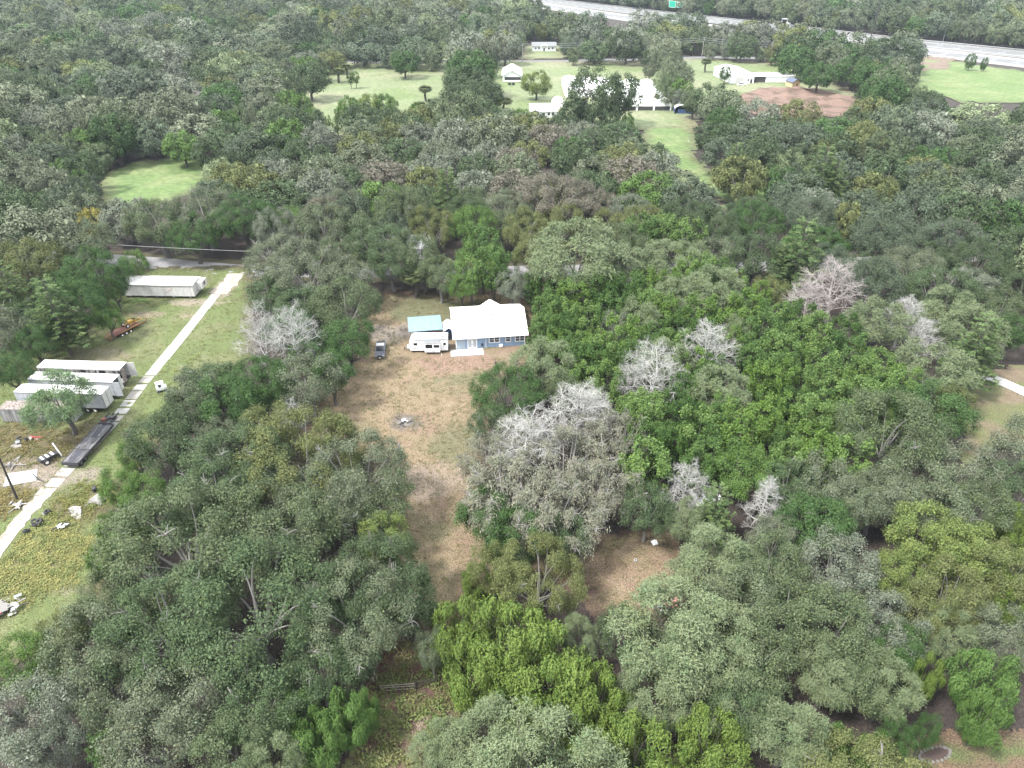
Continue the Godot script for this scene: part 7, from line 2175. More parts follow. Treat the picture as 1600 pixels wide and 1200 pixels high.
	["bg", 19.5, -125.5, 3.0, 10.5, "tall bright green young tree right of the white-roofed blue house, seventh closest"],
	["bg", 44.6, -125.5, 2.5, 8.7, "short bright green young tree behind the bright green thicket, fifth closest"],
	["mg", -80.8, -126.0, 2.7, 8.3, "small fresh green leafy tree in front and left of the rusty equipment trailer"],
	["bg", 48.3, -126.3, 2.7, 9.2, "short bright green young tree behind the bright green thicket, seventh closest"],
	["pn", -99.9, -128.1, 4.2, 15.5, "short light green pine tree left of the rusty equipment trailer"],
	["bg", 27.1, -127.0, 3.1, 10.7, "tall bright green young tree left of the bright green thicket, ninth closest"],
	["og", 97.6, -127.2, 4.2, 9.9, "small grey-green oak behind the driveway at the right edge"],
	["dt", 35.3, -126.3, 1.8, 7.3, "short whitish bare tree behind and left of the bright green thicket"],
	["dp", 59.3, -128.3, 4.2, 12.3, "short pinkish grey bare tree behind the bright green thicket"],
	["bg", 7.6, -127.3, 3.4, 10.5, "tall bright green young tree right of the white-roofed blue house, closest"],
	["bg", 12.0, -129.0, 3.5, 11.8, "tall bright green young tree right of the white-roofed blue house, fourth closest"],
	["bd", 18.3, -129.6, 3.4, 12.4, "tall dark leafy young tree right of the white-roofed blue house, closest"],
	["lp", 33.7, -129.7, 5.2, 11.5, "broad pale green feathery tree behind and left of the bright green thicket, second closest"],
	["dp", 65.1, -131.3, 5.5, 15.1, "tall pinkish grey bare tree left of the cone-shaped pine"],
	["od", 106.0, -130.5, 7.3, 12.0, "broad dark green oak behind the driveway at the right edge"],
	["lp", 40.4, -131.0, 6.2, 12.9, "broad pale green feathery tree behind and left of the bright green thicket, closest"],
	["og", -48.9, -130.4, 5.2, 11.0, "mid-sized grey-green oak behind the pair of white bare trees"],
	["bd", 23.8, -130.1, 3.6, 11.1, "tall dark leafy young tree right of the white-roofed blue house, second closest"],
	["bg", 45.6, -130.7, 2.5, 8.9, "short bright green young tree behind the bright green thicket, eighth closest"],
	["bg", 50.3, -131.7, 2.8, 10.2, "tall bright green young tree in front and left of the pinkish bare tree, closest"],
	["og", 88.1, -132.9, 7.4, 12.3, "broad grey-green oak right of the pinkish bare tree"],
	["oo", -104.4, -132.7, 4.5, 10.2, "mid-sized olive-green oak behind and left of the rusty equipment trailer"],
	["dg", -94.1, -133.0, 4.9, 10.6, "mid-sized deep green oak behind and left of the rusty equipment trailer"],
	["bg", 28.4, -132.1, 2.2, 8.9, "short bright green young tree behind and left of the bright green thicket, third closest"],
	["bg", 9.5, -133.0, 3.1, 10.4, "tall bright green young tree right of the white-roofed blue house, second closest"],
	["bg", 18.3, -133.9, 3.5, 12.3, "tall bright green young tree right of the white-roofed blue house, sixth closest"],
	["ob", 74.3, -134.9, 6.5, 13.2, "mid-sized bluish-green oak right of the pinkish bare tree"],
	["bg", 24.6, -134.1, 3.2, 11.3, "tall bright green young tree right of the white-roofed blue house, eighth closest"],
	["bg", 33.4, -135.3, 2.9, 11.1, "tall bright green young tree behind and left of the bright green thicket, second closest"],
	["mg", -48.3, -134.7, 3.0, 8.7, "small fresh green leafy tree behind the pair of white bare trees"],
	["oo", 54.0, -135.5, 4.1, 8.9, "small olive-green oak in front and left of the pinkish bare tree"],
	["bg", 28.4, -136.2, 3.0, 10.8, "tall bright green young tree right of the white-roofed blue house, ninth closest"],
	["bg", 47.0, -136.2, 2.7, 10.4, "tall bright green young tree in front and left of the pinkish bare tree, second closest"],
	["bd", 40.3, -136.5, 3.2, 10.8, "tall dark leafy young tree in front and left of the pinkish bare tree"],
	["os", 97.0, -136.6, 5.2, 10.2, "mid-sized silvery grey oak right of the pinkish bare tree"],
	["og", -43.3, -138.4, 8.5, 14.4, "broad grey-green oak behind the pair of white bare trees, closest"],
	["lp", 13.6, -140.5, 10.2, 18.3, "broad pale green feathery tree right of the white-roofed blue house, closest"],
	["bg", 36.7, -137.9, 3.4, 11.5, "tall bright green young tree behind and left of the bright green thicket, third closest"],
	["bg", 6.9, -136.8, 2.3, 7.9, "short bright green young tree behind and right of the white-roofed blue house, closest"],
	["bg", 44.2, -138.5, 3.3, 11.9, "tall bright green young tree left of the pinkish bare tree, closest"],
	["bd", 4.2, -137.6, 2.5, 9.0, "short dark leafy young tree behind and right of the white-roofed blue house"],
	["dg", -85.1, -138.1, 3.1, 8.8, "small deep green oak behind the rusty equipment trailer"],
	["os", 0.0, -138.3, 3.8, 9.4, "small silvery grey oak behind the white-roofed blue house"],
	["og", -35.6, -139.2, 5.5, 11.2, "mid-sized grey-green oak behind the dark pickup truck"],
	["dg", -89.0, -140.1, 7.2, 13.1, "broad deep green oak left of the white mobile home"],
	["os", 22.7, -139.3, 3.8, 9.5, "small silvery grey oak right of the white-roofed blue house, second closest"],
	["mg", -11.0, -139.2, 3.1, 8.8, "small fresh green leafy tree behind the white-roofed blue house"],
	["bg", -9.0, -140.2, 3.4, 11.5, "tall bright green young tree behind the white-roofed blue house, closest"],
	["bg", -4.1, -141.4, 4.1, 13.2, "tall bright green young tree behind the white-roofed blue house, second closest"],
	["pn", 61.6, -142.8, 5.2, 18.6, "tall light green pine tree left of the pinkish bare tree"],
	["bg", 40.3, -141.3, 3.7, 12.0, "tall bright green young tree left of the pinkish bare tree, second closest"],
	["dt", 25.7, -141.0, 2.8, 9.3, "short whitish bare tree right of the white-roofed blue house"],
	["oo", -105.1, -143.2, 7.3, 13.8, "broad olive-green oak in front of the brown roof at the left edge"],
	["bg", 29.0, -141.5, 2.1, 9.0, "short bright green young tree right of the white-roofed blue house"],
	["og", -15.7, -142.6, 4.7, 10.2, "mid-sized grey-green oak behind and left of the white-roofed blue house"],
	["og", 87.1, -143.5, 6.5, 12.2, "mid-sized grey-green oak behind and right of the pinkish bare tree"],
	["lp", 4.5, -142.1, 2.4, 8.0, "small pale green feathery tree behind and right of the white-roofed blue house"],
	["lp", 22.4, -144.1, 6.3, 13.0, "broad pale green feathery tree right of the white-roofed blue house, second closest"],
	["od", 102.4, -144.8, 6.8, 13.1, "broad dark green oak behind and right of the pinkish bare tree"],
	["og", -50.7, -145.4, 7.7, 13.6, "broad grey-green oak behind the pair of white bare trees, second closest"],
	["lp", 34.6, -145.7, 6.4, 13.1, "broad pale green feathery tree left of the pinkish bare tree"],
	["bd", 42.6, -144.1, 2.1, 9.0, "short dark leafy young tree left of the pinkish bare tree"],
	["og", -39.7, -146.3, 6.4, 12.2, "mid-sized grey-green oak in front and left of the house by palms"],
	["pm", -22.0, -145.1, 1.9, 6.5, "short green fan palm in front of the house by palms, third closest"],
	["od", 78.4, -145.4, 4.3, 9.9, "small dark green oak behind the pinkish bare tree"],
	["mg", -6.8, -146.7, 6.0, 11.9, "mid-sized fresh green leafy tree behind the white-roofed blue house"],
	["og", -96.3, -146.2, 4.2, 9.3, "small grey-green oak left of the white mobile home"],
	["pm", -20.0, -146.8, 2.1, 6.5, "short green fan palm in front of the house by palms, second closest"],
	["og", -27.0, -148.2, 5.7, 11.5, "mid-sized grey-green oak in front of the house by palms, second closest"],
	["od", 54.5, -149.1, 7.4, 13.1, "broad dark green oak left of the pinkish bare tree, closest"],
	["bg", 17.8, -147.6, 2.4, 9.0, "short bright green young tree behind and right of the white-roofed blue house, second closest"],
	["ob", 71.4, -149.0, 5.7, 10.4, "mid-sized bluish-green oak behind the pinkish bare tree, closest"],
	["bd", 27.3, -148.2, 2.5, 9.0, "short dark leafy young tree right of the white-roofed blue house, second closest"],
	["og", 45.0, -149.8, 5.4, 11.7, "mid-sized grey-green oak left of the pinkish bare tree"],
	["og", -23.3, -151.4, 6.6, 12.4, "mid-sized grey-green oak in front of the house by palms, closest"],
	["pm", -16.0, -150.3, 2.2, 6.5, "short green fan palm in front of the house by palms, closest"],
	["od", 95.2, -151.1, 4.8, 9.9, "mid-sized dark green oak behind and right of the pinkish bare tree, closest"],
	["mg", -86.1, -150.8, 2.9, 8.6, "small fresh green leafy tree behind and left of the white mobile home"],
	["bg", 31.5, -150.5, 2.2, 8.1, "short bright green young tree left of the pinkish bare tree"],
	["oo", 6.7, -152.2, 6.3, 11.4, "mid-sized olive-green oak behind the white-roofed blue house"],
	["od", 117.1, -152.8, 6.1, 12.8, "mid-sized dark green oak behind and right of the pinkish bare tree, second closest"],
	["bg", -6.6, -152.9, 4.4, 13.8, "tall bright green young tree in front and right of the house by palms"],
	["og", 24.6, -153.7, 6.7, 13.6, "broad grey-green oak behind and right of the white-roofed blue house"],
	["og", -109.2, -155.8, 10.5, 16.5, "broad grey-green oak in front and right of the brown roof at the left edge"],
	["og", -31.2, -155.7, 7.4, 13.3, "broad grey-green oak in front of the house by palms"],
	["og", -99.6, -155.7, 7.4, 13.3, "broad grey-green oak behind and left of the white mobile home"],
	["ob", 86.3, -156.3, 7.6, 14.3, "broad bluish-green oak behind the pinkish bare tree, closest"],
	["ob", 103.4, -158.3, 7.6, 13.0, "broad bluish-green oak behind and right of the pinkish bare tree"],
	["dg", 71.9, -158.6, 6.8, 11.9, "broad deep green oak behind the pinkish bare tree"],
	["bg", 41.7, -159.3, 4.2, 13.2, "tall bright green young tree left of the pinkish bare tree, third closest"],
	["bg", 30.6, -161.2, 4.2, 13.3, "tall bright green young tree left of the pinkish bare tree, fifth closest"],
	["od", 119.9, -160.9, 5.6, 10.2, "mid-sized dark green oak behind and right of the pinkish bare tree, third closest"],
	["og", -120.4, -162.1, 6.3, 12.9, "mid-sized grey-green oak behind and right of the brown roof at the left edge, closest"],
	["oo", 4.2, -164.3, 6.9, 13.3, "broad olive-green oak right of the house by palms"],
	["dg", -77.2, -163.8, 6.2, 12.0, "mid-sized deep green oak behind and left of the country road"],
	["bg", 36.6, -164.3, 3.9, 12.5, "tall bright green young tree left of the pinkish bare tree, fourth closest"],
	["od", 48.2, -166.4, 7.0, 13.2, "broad dark green oak left of the pinkish bare tree, second closest"],
	["og", -46.0, -167.3, 6.9, 13.6, "broad grey-green oak left of the house by palms"],
	["og", -86.6, -168.0, 8.7, 14.6, "broad grey-green oak behind and left of the country road"],
	["oo", 24.4, -167.1, 6.3, 12.1, "mid-sized olive-green oak behind and right of the white-roofed blue house"],
	["os", -57.6, -167.1, 5.7, 12.2, "mid-sized silvery grey oak right of the country road"],
	["mg", -9.7, -168.7, 5.9, 12.5, "mid-sized fresh green leafy tree right of the house by palms"],
	["oo", -19.9, -169.1, 6.4, 12.4, "mid-sized olive-green oak right of the house by palms, closest"],
	["dg", 60.8, -170.0, 6.6, 13.5, "broad deep green oak behind and left of the pinkish bare tree"],
	["ob", 93.4, -170.4, 6.6, 12.9, "broad bluish-green oak behind the pinkish bare tree, third closest"],
	["dg", -67.3, -171.3, 8.0, 13.9, "broad deep green oak right of the country road"],
	["ob", 73.2, -172.0, 7.3, 14.5, "broad bluish-green oak behind the pinkish bare tree, second closest"],
	["og", -77.1, -172.2, 8.8, 14.8, "broad grey-green oak behind the country road"],
	["oo", 13.0, -171.7, 5.6, 12.5, "mid-sized olive-green oak right of the house by palms, second closest"],
	["oo", 32.8, -172.1, 5.8, 11.6, "mid-sized olive-green oak left of the pinkish bare tree"],
	["og", -2.3, -172.1, 4.8, 10.3, "mid-sized grey-green oak right of the house by palms, second closest"],
	["dg", 123.5, -173.4, 6.2, 12.6, "mid-sized deep green oak behind the pinkish bare tree"],
	["og", 113.5, -174.6, 7.2, 14.2, "broad grey-green oak behind the pinkish bare tree, closest"],
	["ob", 102.2, -174.9, 6.8, 13.7, "broad bluish-green oak behind the pinkish bare tree, fourth closest"],
	["og", -27.6, -176.0, 7.7, 14.8, "broad grey-green oak behind the house by palms, closest"],
	["od", 44.0, -175.2, 6.4, 12.5, "mid-sized dark green oak left of the pinkish bare tree"],
	["og", -127.2, -176.1, 6.6, 13.4, "broad grey-green oak behind the brown roof at the left edge, closest"],
	["br", -48.5, -176.4, 5.8, 12.7, "mid-sized brownish grey oak behind and left of the house by palms"],
	["mg", -57.4, -175.8, 4.7, 9.6, "mid-sized fresh green leafy tree right of the country road"],
	["os", -99.0, -176.7, 6.6, 11.5, "broad silvery grey oak behind and left of the country road"],
	["og", -11.4, -178.3, 5.6, 12.3, "mid-sized grey-green oak right of the house by palms, closest"],
	["ob", 134.1, -178.7, 6.2, 12.5, "mid-sized bluish-green oak behind and right of the pinkish bare tree"],
	["ye", -109.5, -178.6, 3.2, 8.8, "small yellow leafy tree right of the brown roof at the left edge"],
	["od", 61.6, -179.5, 6.1, 11.0, "mid-sized dark green oak behind and left of the pinkish bare tree"],
	["ob", 90.8, -181.1, 5.7, 12.3, "mid-sized bluish-green oak behind the pinkish bare tree, second closest"],
	["br", 11.8, -183.3, 10.1, 16.1, "broad brownish grey oak right of the house by palms"],
	["os", 80.1, -181.8, 6.2, 12.3, "mid-sized silvery grey oak behind the pinkish bare tree"],
	["og", -0.9, -181.9, 7.1, 12.0, "broad grey-green oak right of the house by palms, closest"],
	["os", 30.7, -182.1, 5.8, 11.1, "mid-sized silvery grey oak left of the pinkish bare tree"],
	["pn", -16.9, -183.7, 4.7, 17.0, "tall light green pine tree behind and right of the house by palms"],
	["od", -54.1, -182.9, 5.7, 10.5, "mid-sized dark green oak right of the country road"],
	["og", 124.0, -183.8, 7.6, 12.9, "broad grey-green oak behind the pinkish bare tree, second closest"],
	["og", -136.2, -184.3, 7.4, 13.2, "broad grey-green oak behind the brown roof at the left edge, second closest"],
	["og", -114.1, -183.4, 5.7, 10.8, "mid-sized grey-green oak behind and right of the brown roof at the left edge, second closest"],
	["od", -75.1, -184.4, 7.4, 12.3, "broad dark green oak behind the country road"],
	["og", -44.5, -184.7, 6.0, 12.1, "mid-sized grey-green oak behind the house by palms, closest"],
	["ob", 47.2, -185.7, 7.6, 13.7, "broad bluish-green oak behind and left of the pinkish bare tree"],
	["ob", 109.3, -185.9, 6.1, 12.5, "mid-sized bluish-green oak behind the pinkish bare tree, third closest"],
	["br", 22.4, -186.7, 6.0, 11.8, "mid-sized brownish grey oak right of the house by palms"],
	["og", 140.9, -187.8, 7.7, 13.8, "broad grey-green oak behind the pinkish bare tree, fourth closest"],
	["ob", -121.2, -189.4, 5.7, 11.5, "mid-sized bluish-green oak behind and right of the brown roof at the left edge"],
	["od", -26.0, -189.5, 6.3, 11.1, "mid-sized dark green oak behind the house by palms, closest"],
	["og", -10.9, -189.6, 5.9, 10.7, "mid-sized grey-green oak behind and right of the house by palms"],
	["mg", -36.2, -190.1, 6.8, 11.9, "broad fresh green leafy tree behind the house by palms"],
	["og", -63.0, -190.5, 7.5, 12.2, "broad grey-green oak behind and right of the country road, closest"],
	["mg", 37.1, -191.7, 7.6, 13.7, "broad fresh green leafy tree left of the pinkish bare tree"],
	["ob", 78.9, -192.5, 7.3, 13.0, "broad bluish-green oak behind the pinkish bare tree, fifth closest"],
	["os", -52.1, -193.1, 7.0, 13.8, "broad silvery grey oak right of the country road"],
	["ob", -82.3, -192.6, 6.1, 11.6, "mid-sized bluish-green oak behind the country road"],
	["pn", 88.7, -194.2, 4.4, 16.3, "tall light green pine tree behind the pinkish bare tree, closest"],
	["og", 118.1, -194.7, 7.1, 12.7, "broad grey-green oak behind the pinkish bare tree, third closest"],
	["og", -145.2, -194.5, 6.1, 12.1, "mid-sized grey-green oak left of the small upper-left meadow, fourth closest"],
	["br", 0.0, -195.3, 7.1, 13.0, "broad brownish grey oak behind and right of the house by palms, closest"],
	["oo", 100.8, -195.6, 6.1, 12.6, "mid-sized olive-green oak behind the pinkish bare tree"],
	["oo", -72.5, -196.6, 7.6, 14.5, "broad olive-green oak behind the country road"],
	["oo", 13.3, -195.8, 5.9, 11.1, "mid-sized olive-green oak right of the house by palms, third closest"],
	["ob", 128.2, -196.2, 5.6, 11.8, "mid-sized bluish-green oak behind the pinkish bare tree, fourth closest"],
	["pn", 86.3, -198.1, 5.4, 19.2, "tall light green pine tree behind the pinkish bare tree, second closest"],
	["ob", 144.9, -200.6, 6.5, 13.1, "mid-sized bluish-green oak behind the pinkish bare tree, fifth closest"],
	["og", 47.2, -200.3, 6.3, 12.1, "mid-sized grey-green oak in front of the narrow green lawn strip, third closest"],
	["og", 23.5, -200.2, 6.8, 11.7, "broad grey-green oak right of the house by palms, second closest"],
	["os", -9.8, -200.4, 7.1, 11.8, "broad silvery grey oak behind and right of the house by palms"],
	["oo", -24.7, -201.9, 6.2, 12.5, "mid-sized olive-green oak behind the house by palms"],
	["og", -131.6, -201.8, 6.1, 12.2, "mid-sized grey-green oak left of the small upper-left meadow, second closest"],
	["od", 134.9, -202.7, 6.1, 12.6, "mid-sized dark green oak behind the pinkish bare tree"],
	["og", -59.9, -204.0, 6.2, 13.1, "mid-sized grey-green oak behind and right of the country road"],
	["ob", 93.6, -205.2, 7.7, 14.8, "broad bluish-green oak in front and right of the narrow green lawn strip, second closest"],
	["og", -140.7, -205.7, 7.3, 14.2, "broad grey-green oak left of the small upper-left meadow"],
	["og", -46.8, -204.4, 5.9, 10.6, "mid-sized grey-green oak behind the house by palms, second closest"],
	["dg", 78.0, -204.9, 6.0, 11.3, "mid-sized deep green oak in front of the narrow green lawn strip"],
	["ob", 119.6, -206.1, 6.9, 12.8, "broad bluish-green oak right of the narrow green lawn strip, third closest"],
	["br", 34.5, -206.7, 8.0, 13.8, "broad brownish grey oak in front of the narrow green lawn strip"],
	["oo", -82.1, -206.6, 6.1, 12.2, "mid-sized olive-green oak in front and right of the small upper-left meadow"],
	["os", -68.9, -207.4, 6.6, 12.8, "mid-sized silvery grey oak behind the country road"],
	["oo", 67.0, -208.4, 8.0, 13.3, "broad olive-green oak in front of the narrow green lawn strip, second closest"],
	["br", -37.3, -208.9, 7.3, 12.3, "broad brownish grey oak behind the house by palms"],
	["og", 110.5, -209.7, 6.8, 12.9, "broad grey-green oak in front and right of the narrow green lawn strip"],
	["og", 1.4, -211.0, 6.8, 13.8, "broad grey-green oak behind and right of the house by palms"],
	["ob", -150.5, -209.7, 5.7, 10.4, "mid-sized bluish-green oak left of the small upper-left meadow, second closest"],
	["og", 24.9, -212.3, 6.2, 12.7, "mid-sized grey-green oak in front of the narrow green lawn strip, second closest"],
	["mg", -128.6, -211.0, 2.8, 8.9, "small fresh green leafy tree left of the small upper-left meadow"],
	["og", -55.1, -213.1, 7.5, 12.3, "broad grey-green oak behind and right of the country road, second closest"],
	["os", -24.5, -213.3, 6.4, 12.7, "mid-sized silvery grey oak behind the house by palms, closest"],
	["od", -10.2, -213.8, 6.6, 12.4, "mid-sized dark green oak behind the house by palms, second closest"],
	["ob", 99.6, -214.6, 6.7, 11.4, "broad bluish-green oak in front and right of the narrow green lawn strip, closest"],
	["oo", 124.6, -214.7, 6.9, 11.5, "broad olive-green oak right of the narrow green lawn strip, second closest"],
	["os", 43.9, -215.5, 7.0, 13.0, "broad silvery grey oak in front of the narrow green lawn strip"],
	["ob", -72.7, -217.0, 6.6, 12.0, "broad bluish-green oak in front and right of the small upper-left meadow"],
	["og", -130.8, -217.3, 5.8, 12.4, "mid-sized grey-green oak left of the small upper-left meadow, closest"],
	["pn", 67.5, -217.7, 3.9, 14.7, "short light green pine tree in front of the narrow green lawn strip"],
	["od", 113.8, -219.1, 6.2, 12.3, "mid-sized dark green oak right of the narrow green lawn strip, closest"],
	["od", 143.9, -219.9, 7.3, 13.8, "broad dark green oak right of the narrow green lawn strip, fourth closest"],
	["mg", -138.2, -218.6, 4.3, 9.7, "mid-sized fresh green leafy tree left of the small upper-left meadow"],
	["og", -154.8, -219.6, 6.5, 12.0, "mid-sized grey-green oak left of the small upper-left meadow, third closest"],
	["od", 19.8, -222.3, 7.5, 14.4, "broad dark green oak in front and left of the narrow green lawn strip"],
	["og", -45.7, -222.4, 7.7, 13.8, "broad grey-green oak behind the house by palms, second closest"],
	["od", -64.6, -223.9, 7.5, 14.3, "broad dark green oak right of the small upper-left meadow, second closest"],
	["br", 1.2, -223.1, 7.0, 12.0, "broad brownish grey oak behind and right of the house by palms, second closest"],
	["os", -16.9, -223.0, 6.2, 11.8, "mid-sized silvery grey oak behind the house by palms, second closest"],
	["oo", 34.4, -224.0, 7.3, 13.0, "broad olive-green oak in front of the narrow green lawn strip, closest"],
	["dg", 129.1, -224.7, 6.6, 11.9, "broad deep green oak right of the narrow green lawn strip"],
	["ob", -145.1, -225.7, 6.5, 12.9, "mid-sized bluish-green oak left of the small upper-left meadow, closest"],
	["od", 92.6, -226.0, 7.2, 12.1, "broad dark green oak in front and right of the narrow green lawn strip, second closest"],
	["od", 79.3, -227.0, 6.5, 12.9, "mid-sized dark green oak in front and right of the narrow green lawn strip"],
	["os", 153.4, -227.2, 6.1, 11.2, "mid-sized silvery grey oak right of the narrow green lawn strip"],
	["od", 44.2, -228.5, 6.3, 12.3, "mid-sized dark green oak in front of the narrow green lawn strip"],
	["ob", 164.9, -230.7, 6.1, 10.8, "mid-sized bluish-green oak right of the narrow green lawn strip, second closest"],
	["oo", -48.9, -232.9, 7.2, 13.8, "broad olive-green oak right of the small upper-left meadow, closest"],
	["os", -6.9, -232.3, 6.2, 11.3, "mid-sized silvery grey oak behind the house by palms, third closest"],
	["oo", 5.6, -233.1, 6.8, 11.5, "broad olive-green oak in front and left of the narrow green lawn strip"],
	["ob", 69.1, -233.9, 7.1, 12.7, "broad bluish-green oak in front of the narrow green lawn strip"],
	["og", -23.4, -234.2, 6.3, 11.2, "mid-sized grey-green oak behind the house by palms, third closest"],
	["og", -35.7, -234.6, 6.8, 12.1, "broad grey-green oak behind the house by palms, third closest"],
	["og", 147.7, -234.8, 6.9, 12.5, "broad grey-green oak right of the narrow green lawn strip"],
	["og", -148.9, -235.3, 6.8, 13.7, "broad grey-green oak behind and left of the small upper-left meadow"],
	["od", 81.6, -237.1, 6.8, 12.6, "broad dark green oak in front and right of the narrow green lawn strip, closest"],
	["od", -98.2, -237.5, 6.8, 11.8, "broad dark green oak right of the small upper-left meadow, closest"],
	["og", 37.5, -237.3, 6.5, 11.3, "mid-sized grey-green oak in front of the narrow green lawn strip, closest"],
	["od", 106.5, -239.0, 7.3, 12.8, "broad dark green oak right of the narrow green lawn strip, second closest"],
	["ob", -85.6, -240.7, 6.9, 13.0, "broad bluish-green oak right of the small upper-left meadow"],
	["ob", 135.8, -241.2, 6.3, 13.3, "mid-sized bluish-green oak right of the narrow green lawn strip, closest"],
	["ob", 174.4, -242.1, 7.3, 13.5, "broad bluish-green oak in front and right of the bare dirt mounds, third closest"],
	["mg", -144.9, -244.5, 6.3, 12.2, "mid-sized fresh green leafy tree behind the small upper-left meadow, closest"],
	["mg", -76.3, -246.1, 7.7, 14.9, "broad fresh green leafy tree right of the small upper-left meadow"],
	["mg", -111.4, -244.9, 6.3, 11.7, "mid-sized fresh green leafy tree behind and right of the small upper-left meadow"],
	["og", -50.7, -246.7, 7.5, 14.3, "broad grey-green oak right of the small upper-left meadow, second closest"],
	["oo", 119.4, -247.9, 7.4, 13.7, "broad olive-green oak right of the narrow green lawn strip, closest"],
	["os", -66.0, -248.3, 6.6, 13.5, "broad silvery grey oak right of the small upper-left meadow, closest"],
	["og", -95.4, -248.5, 7.9, 13.4, "broad grey-green oak right of the small upper-left meadow, closest"],
	["od", 157.2, -248.9, 6.6, 12.6, "mid-sized dark green oak right of the narrow green lawn strip, second closest"],
	["br", 12.5, -249.7, 8.0, 12.6, "broad brownish grey oak left of the narrow green lawn strip"],
	["od", -165.0, -250.5, 6.6, 12.2, "mid-sized dark green oak behind and left of the small upper-left meadow"],
	["og", 36.4, -251.1, 7.8, 13.2, "broad grey-green oak in front and left of the narrow green lawn strip"],
	["ob", 100.0, -252.7, 7.2, 12.8, "broad bluish-green oak right of the narrow green lawn strip, second closest"],
	["os", -33.3, -252.6, 6.6, 12.3, "broad silvery grey oak right of the small upper-left meadow, second closest"],
	["og", 176.3, -252.9, 7.2, 12.4, "broad grey-green oak in front and right of the bare dirt mounds"],
	["oo", -43.2, -253.7, 6.7, 12.1, "broad olive-green oak right of the small upper-left meadow, second closest"],
	["os", 24.8, -253.9, 7.0, 12.4, "broad silvery grey oak left of the narrow green lawn strip"],
	["od", 70.4, -254.4, 7.2, 12.6, "broad dark green oak right of the narrow green lawn strip, closest"],
	["ob", 82.0, -255.5, 7.2, 12.9, "broad bluish-green oak right of the narrow green lawn strip, closest"],
	["ob", 165.9, -258.9, 7.2, 13.0, "broad bluish-green oak in front and right of the bare dirt mounds, second closest"],
	["oo", -10.2, -261.2, 6.8, 13.2, "broad olive-green oak left of the narrow green lawn strip, second closest"],
	["og", -22.1, -262.2, 7.6, 13.4, "broad grey-green oak left of the narrow green lawn strip, second closest"],
	["od", -36.4, -262.4, 6.9, 13.3, "broad dark green oak right of the small upper-left meadow, fourth closest"],
	["oo", 5.5, -263.1, 7.8, 13.3, "broad olive-green oak left of the narrow green lawn strip, closest"],
	["mg", -94.8, -266.9, 2.7, 8.9, "small fresh green leafy tree behind and right of the small upper-left meadow, closest"],
	["os", -170.0, -270.4, 8.0, 14.1, "broad silvery grey oak behind the small upper-left meadow"],
	["od", 126.1, -270.3, 7.7, 13.1, "broad dark green oak right of the narrow green lawn strip, third closest"],
	["od", -50.0, -273.3, 4.8, 10.5, "mid-sized dark green oak right of the small upper-left meadow"],
	["mg", -160.3, -274.0, 4.2, 9.7, "small fresh green leafy tree behind the small upper-left meadow"],
	["od", 8.4, -275.6, 5.4, 11.2, "mid-sized dark green oak left of the narrow green lawn strip, fourth closest"],
	["od", 19.1, -275.6, 5.4, 11.2, "mid-sized dark green oak left of the narrow green lawn strip, second closest"],
	["oo", -34.8, -276.2, 7.8, 12.7, "broad olive-green oak in front of the round yellow tree"],
	["og", -0.8, -276.5, 7.1, 11.9, "broad grey-green oak left of the narrow green lawn strip, closest"],
	["mg", -109.4, -279.0, 6.6, 11.2, "mid-sized fresh green leafy tree behind the small upper-left meadow, second closest"],
	["od", -45.7, -280.9, 5.6, 11.4, "mid-sized dark green oak in front and left of the round yellow tree"],
	["od", 35.3, -281.6, 6.1, 11.9, "mid-sized dark green oak left of the narrow green lawn strip, closest"],
	["ob", 156.4, -282.8, 8.0, 13.8, "broad bluish-green oak in front and right of the bare dirt mounds, closest"],
	["oo", 109.4, -283.0, 7.9, 13.9, "broad olive-green oak behind and right of the narrow green lawn strip"],
	["mg", -197.3, -282.1, 5.8, 11.3, "mid-sized fresh green leafy tree behind the small upper-left meadow, third closest"],
	["od", -57.5, -282.8, 7.6, 12.5, "broad dark green oak right of the small upper-left meadow, third closest"],
	["bg", -66.9, -281.5, 2.0, 7.9, "short bright green young tree right of the small upper-left meadow"],
	["od", 31.5, -289.1, 10.8, 24.0, "broad dark green oak left of the narrow green lawn strip"],
	["mg", 44.5, -284.4, 2.6, 8.8, "small fresh green leafy tree behind and left of the narrow green lawn strip"],
	["og", -11.0, -286.2, 7.5, 12.9, "broad grey-green oak in front of the round yellow tree"],
	["mg", 2.5, -285.9, 5.1, 10.0, "mid-sized fresh green leafy tree in front of the round yellow tree"],
	["oo", 139.7, -290.0, 7.5, 13.4, "broad olive-green oak in front of the bare dirt mounds"],
	["od", 25.1, -291.6, 6.3, 12.1, "mid-sized dark green oak left of the narrow green lawn strip, third closest"],
	["od", 162.0, -293.9, 7.7, 14.3, "broad dark green oak in front and right of the bare dirt mounds"],
	["bg", -73.0, -293.4, 1.3, 6.3, "short bright green young tree behind and right of the small upper-left meadow"],
	["od", 43.0, -301.1, 8.4, 20.0, "broad dark green oak in front of the white greenhouse"],
	["mg", -79.4, -296.6, 2.8, 8.4, "small fresh green leafy tree behind and right of the small upper-left meadow, second closest"],
	["dp", -125.2, -301.5, 4.9, 13.8, "tall pinkish grey bare tree behind the small upper-left meadow"],
	["bg", -70.8, -301.5, 1.6, 6.9, "short bright green young tree in front of the pale mown field"],
	["mg", -39.1, -302.8, 3.1, 8.8, "small fresh green leafy tree in front and left of the round yellow tree"],
	["mg", -66.6, -304.3, 5.0, 10.7, "mid-sized fresh green leafy tree in front of the pale mown field, fourth closest"],
	["og", 87.6, -305.5, 6.5, 12.4, "mid-sized grey-green oak in front and right of the white greenhouse, second closest"],
	["yl", -58.9, -310.0, 5.0, 10.8, "mid-sized yellow-green leafy tree in front of the pale mown field"],
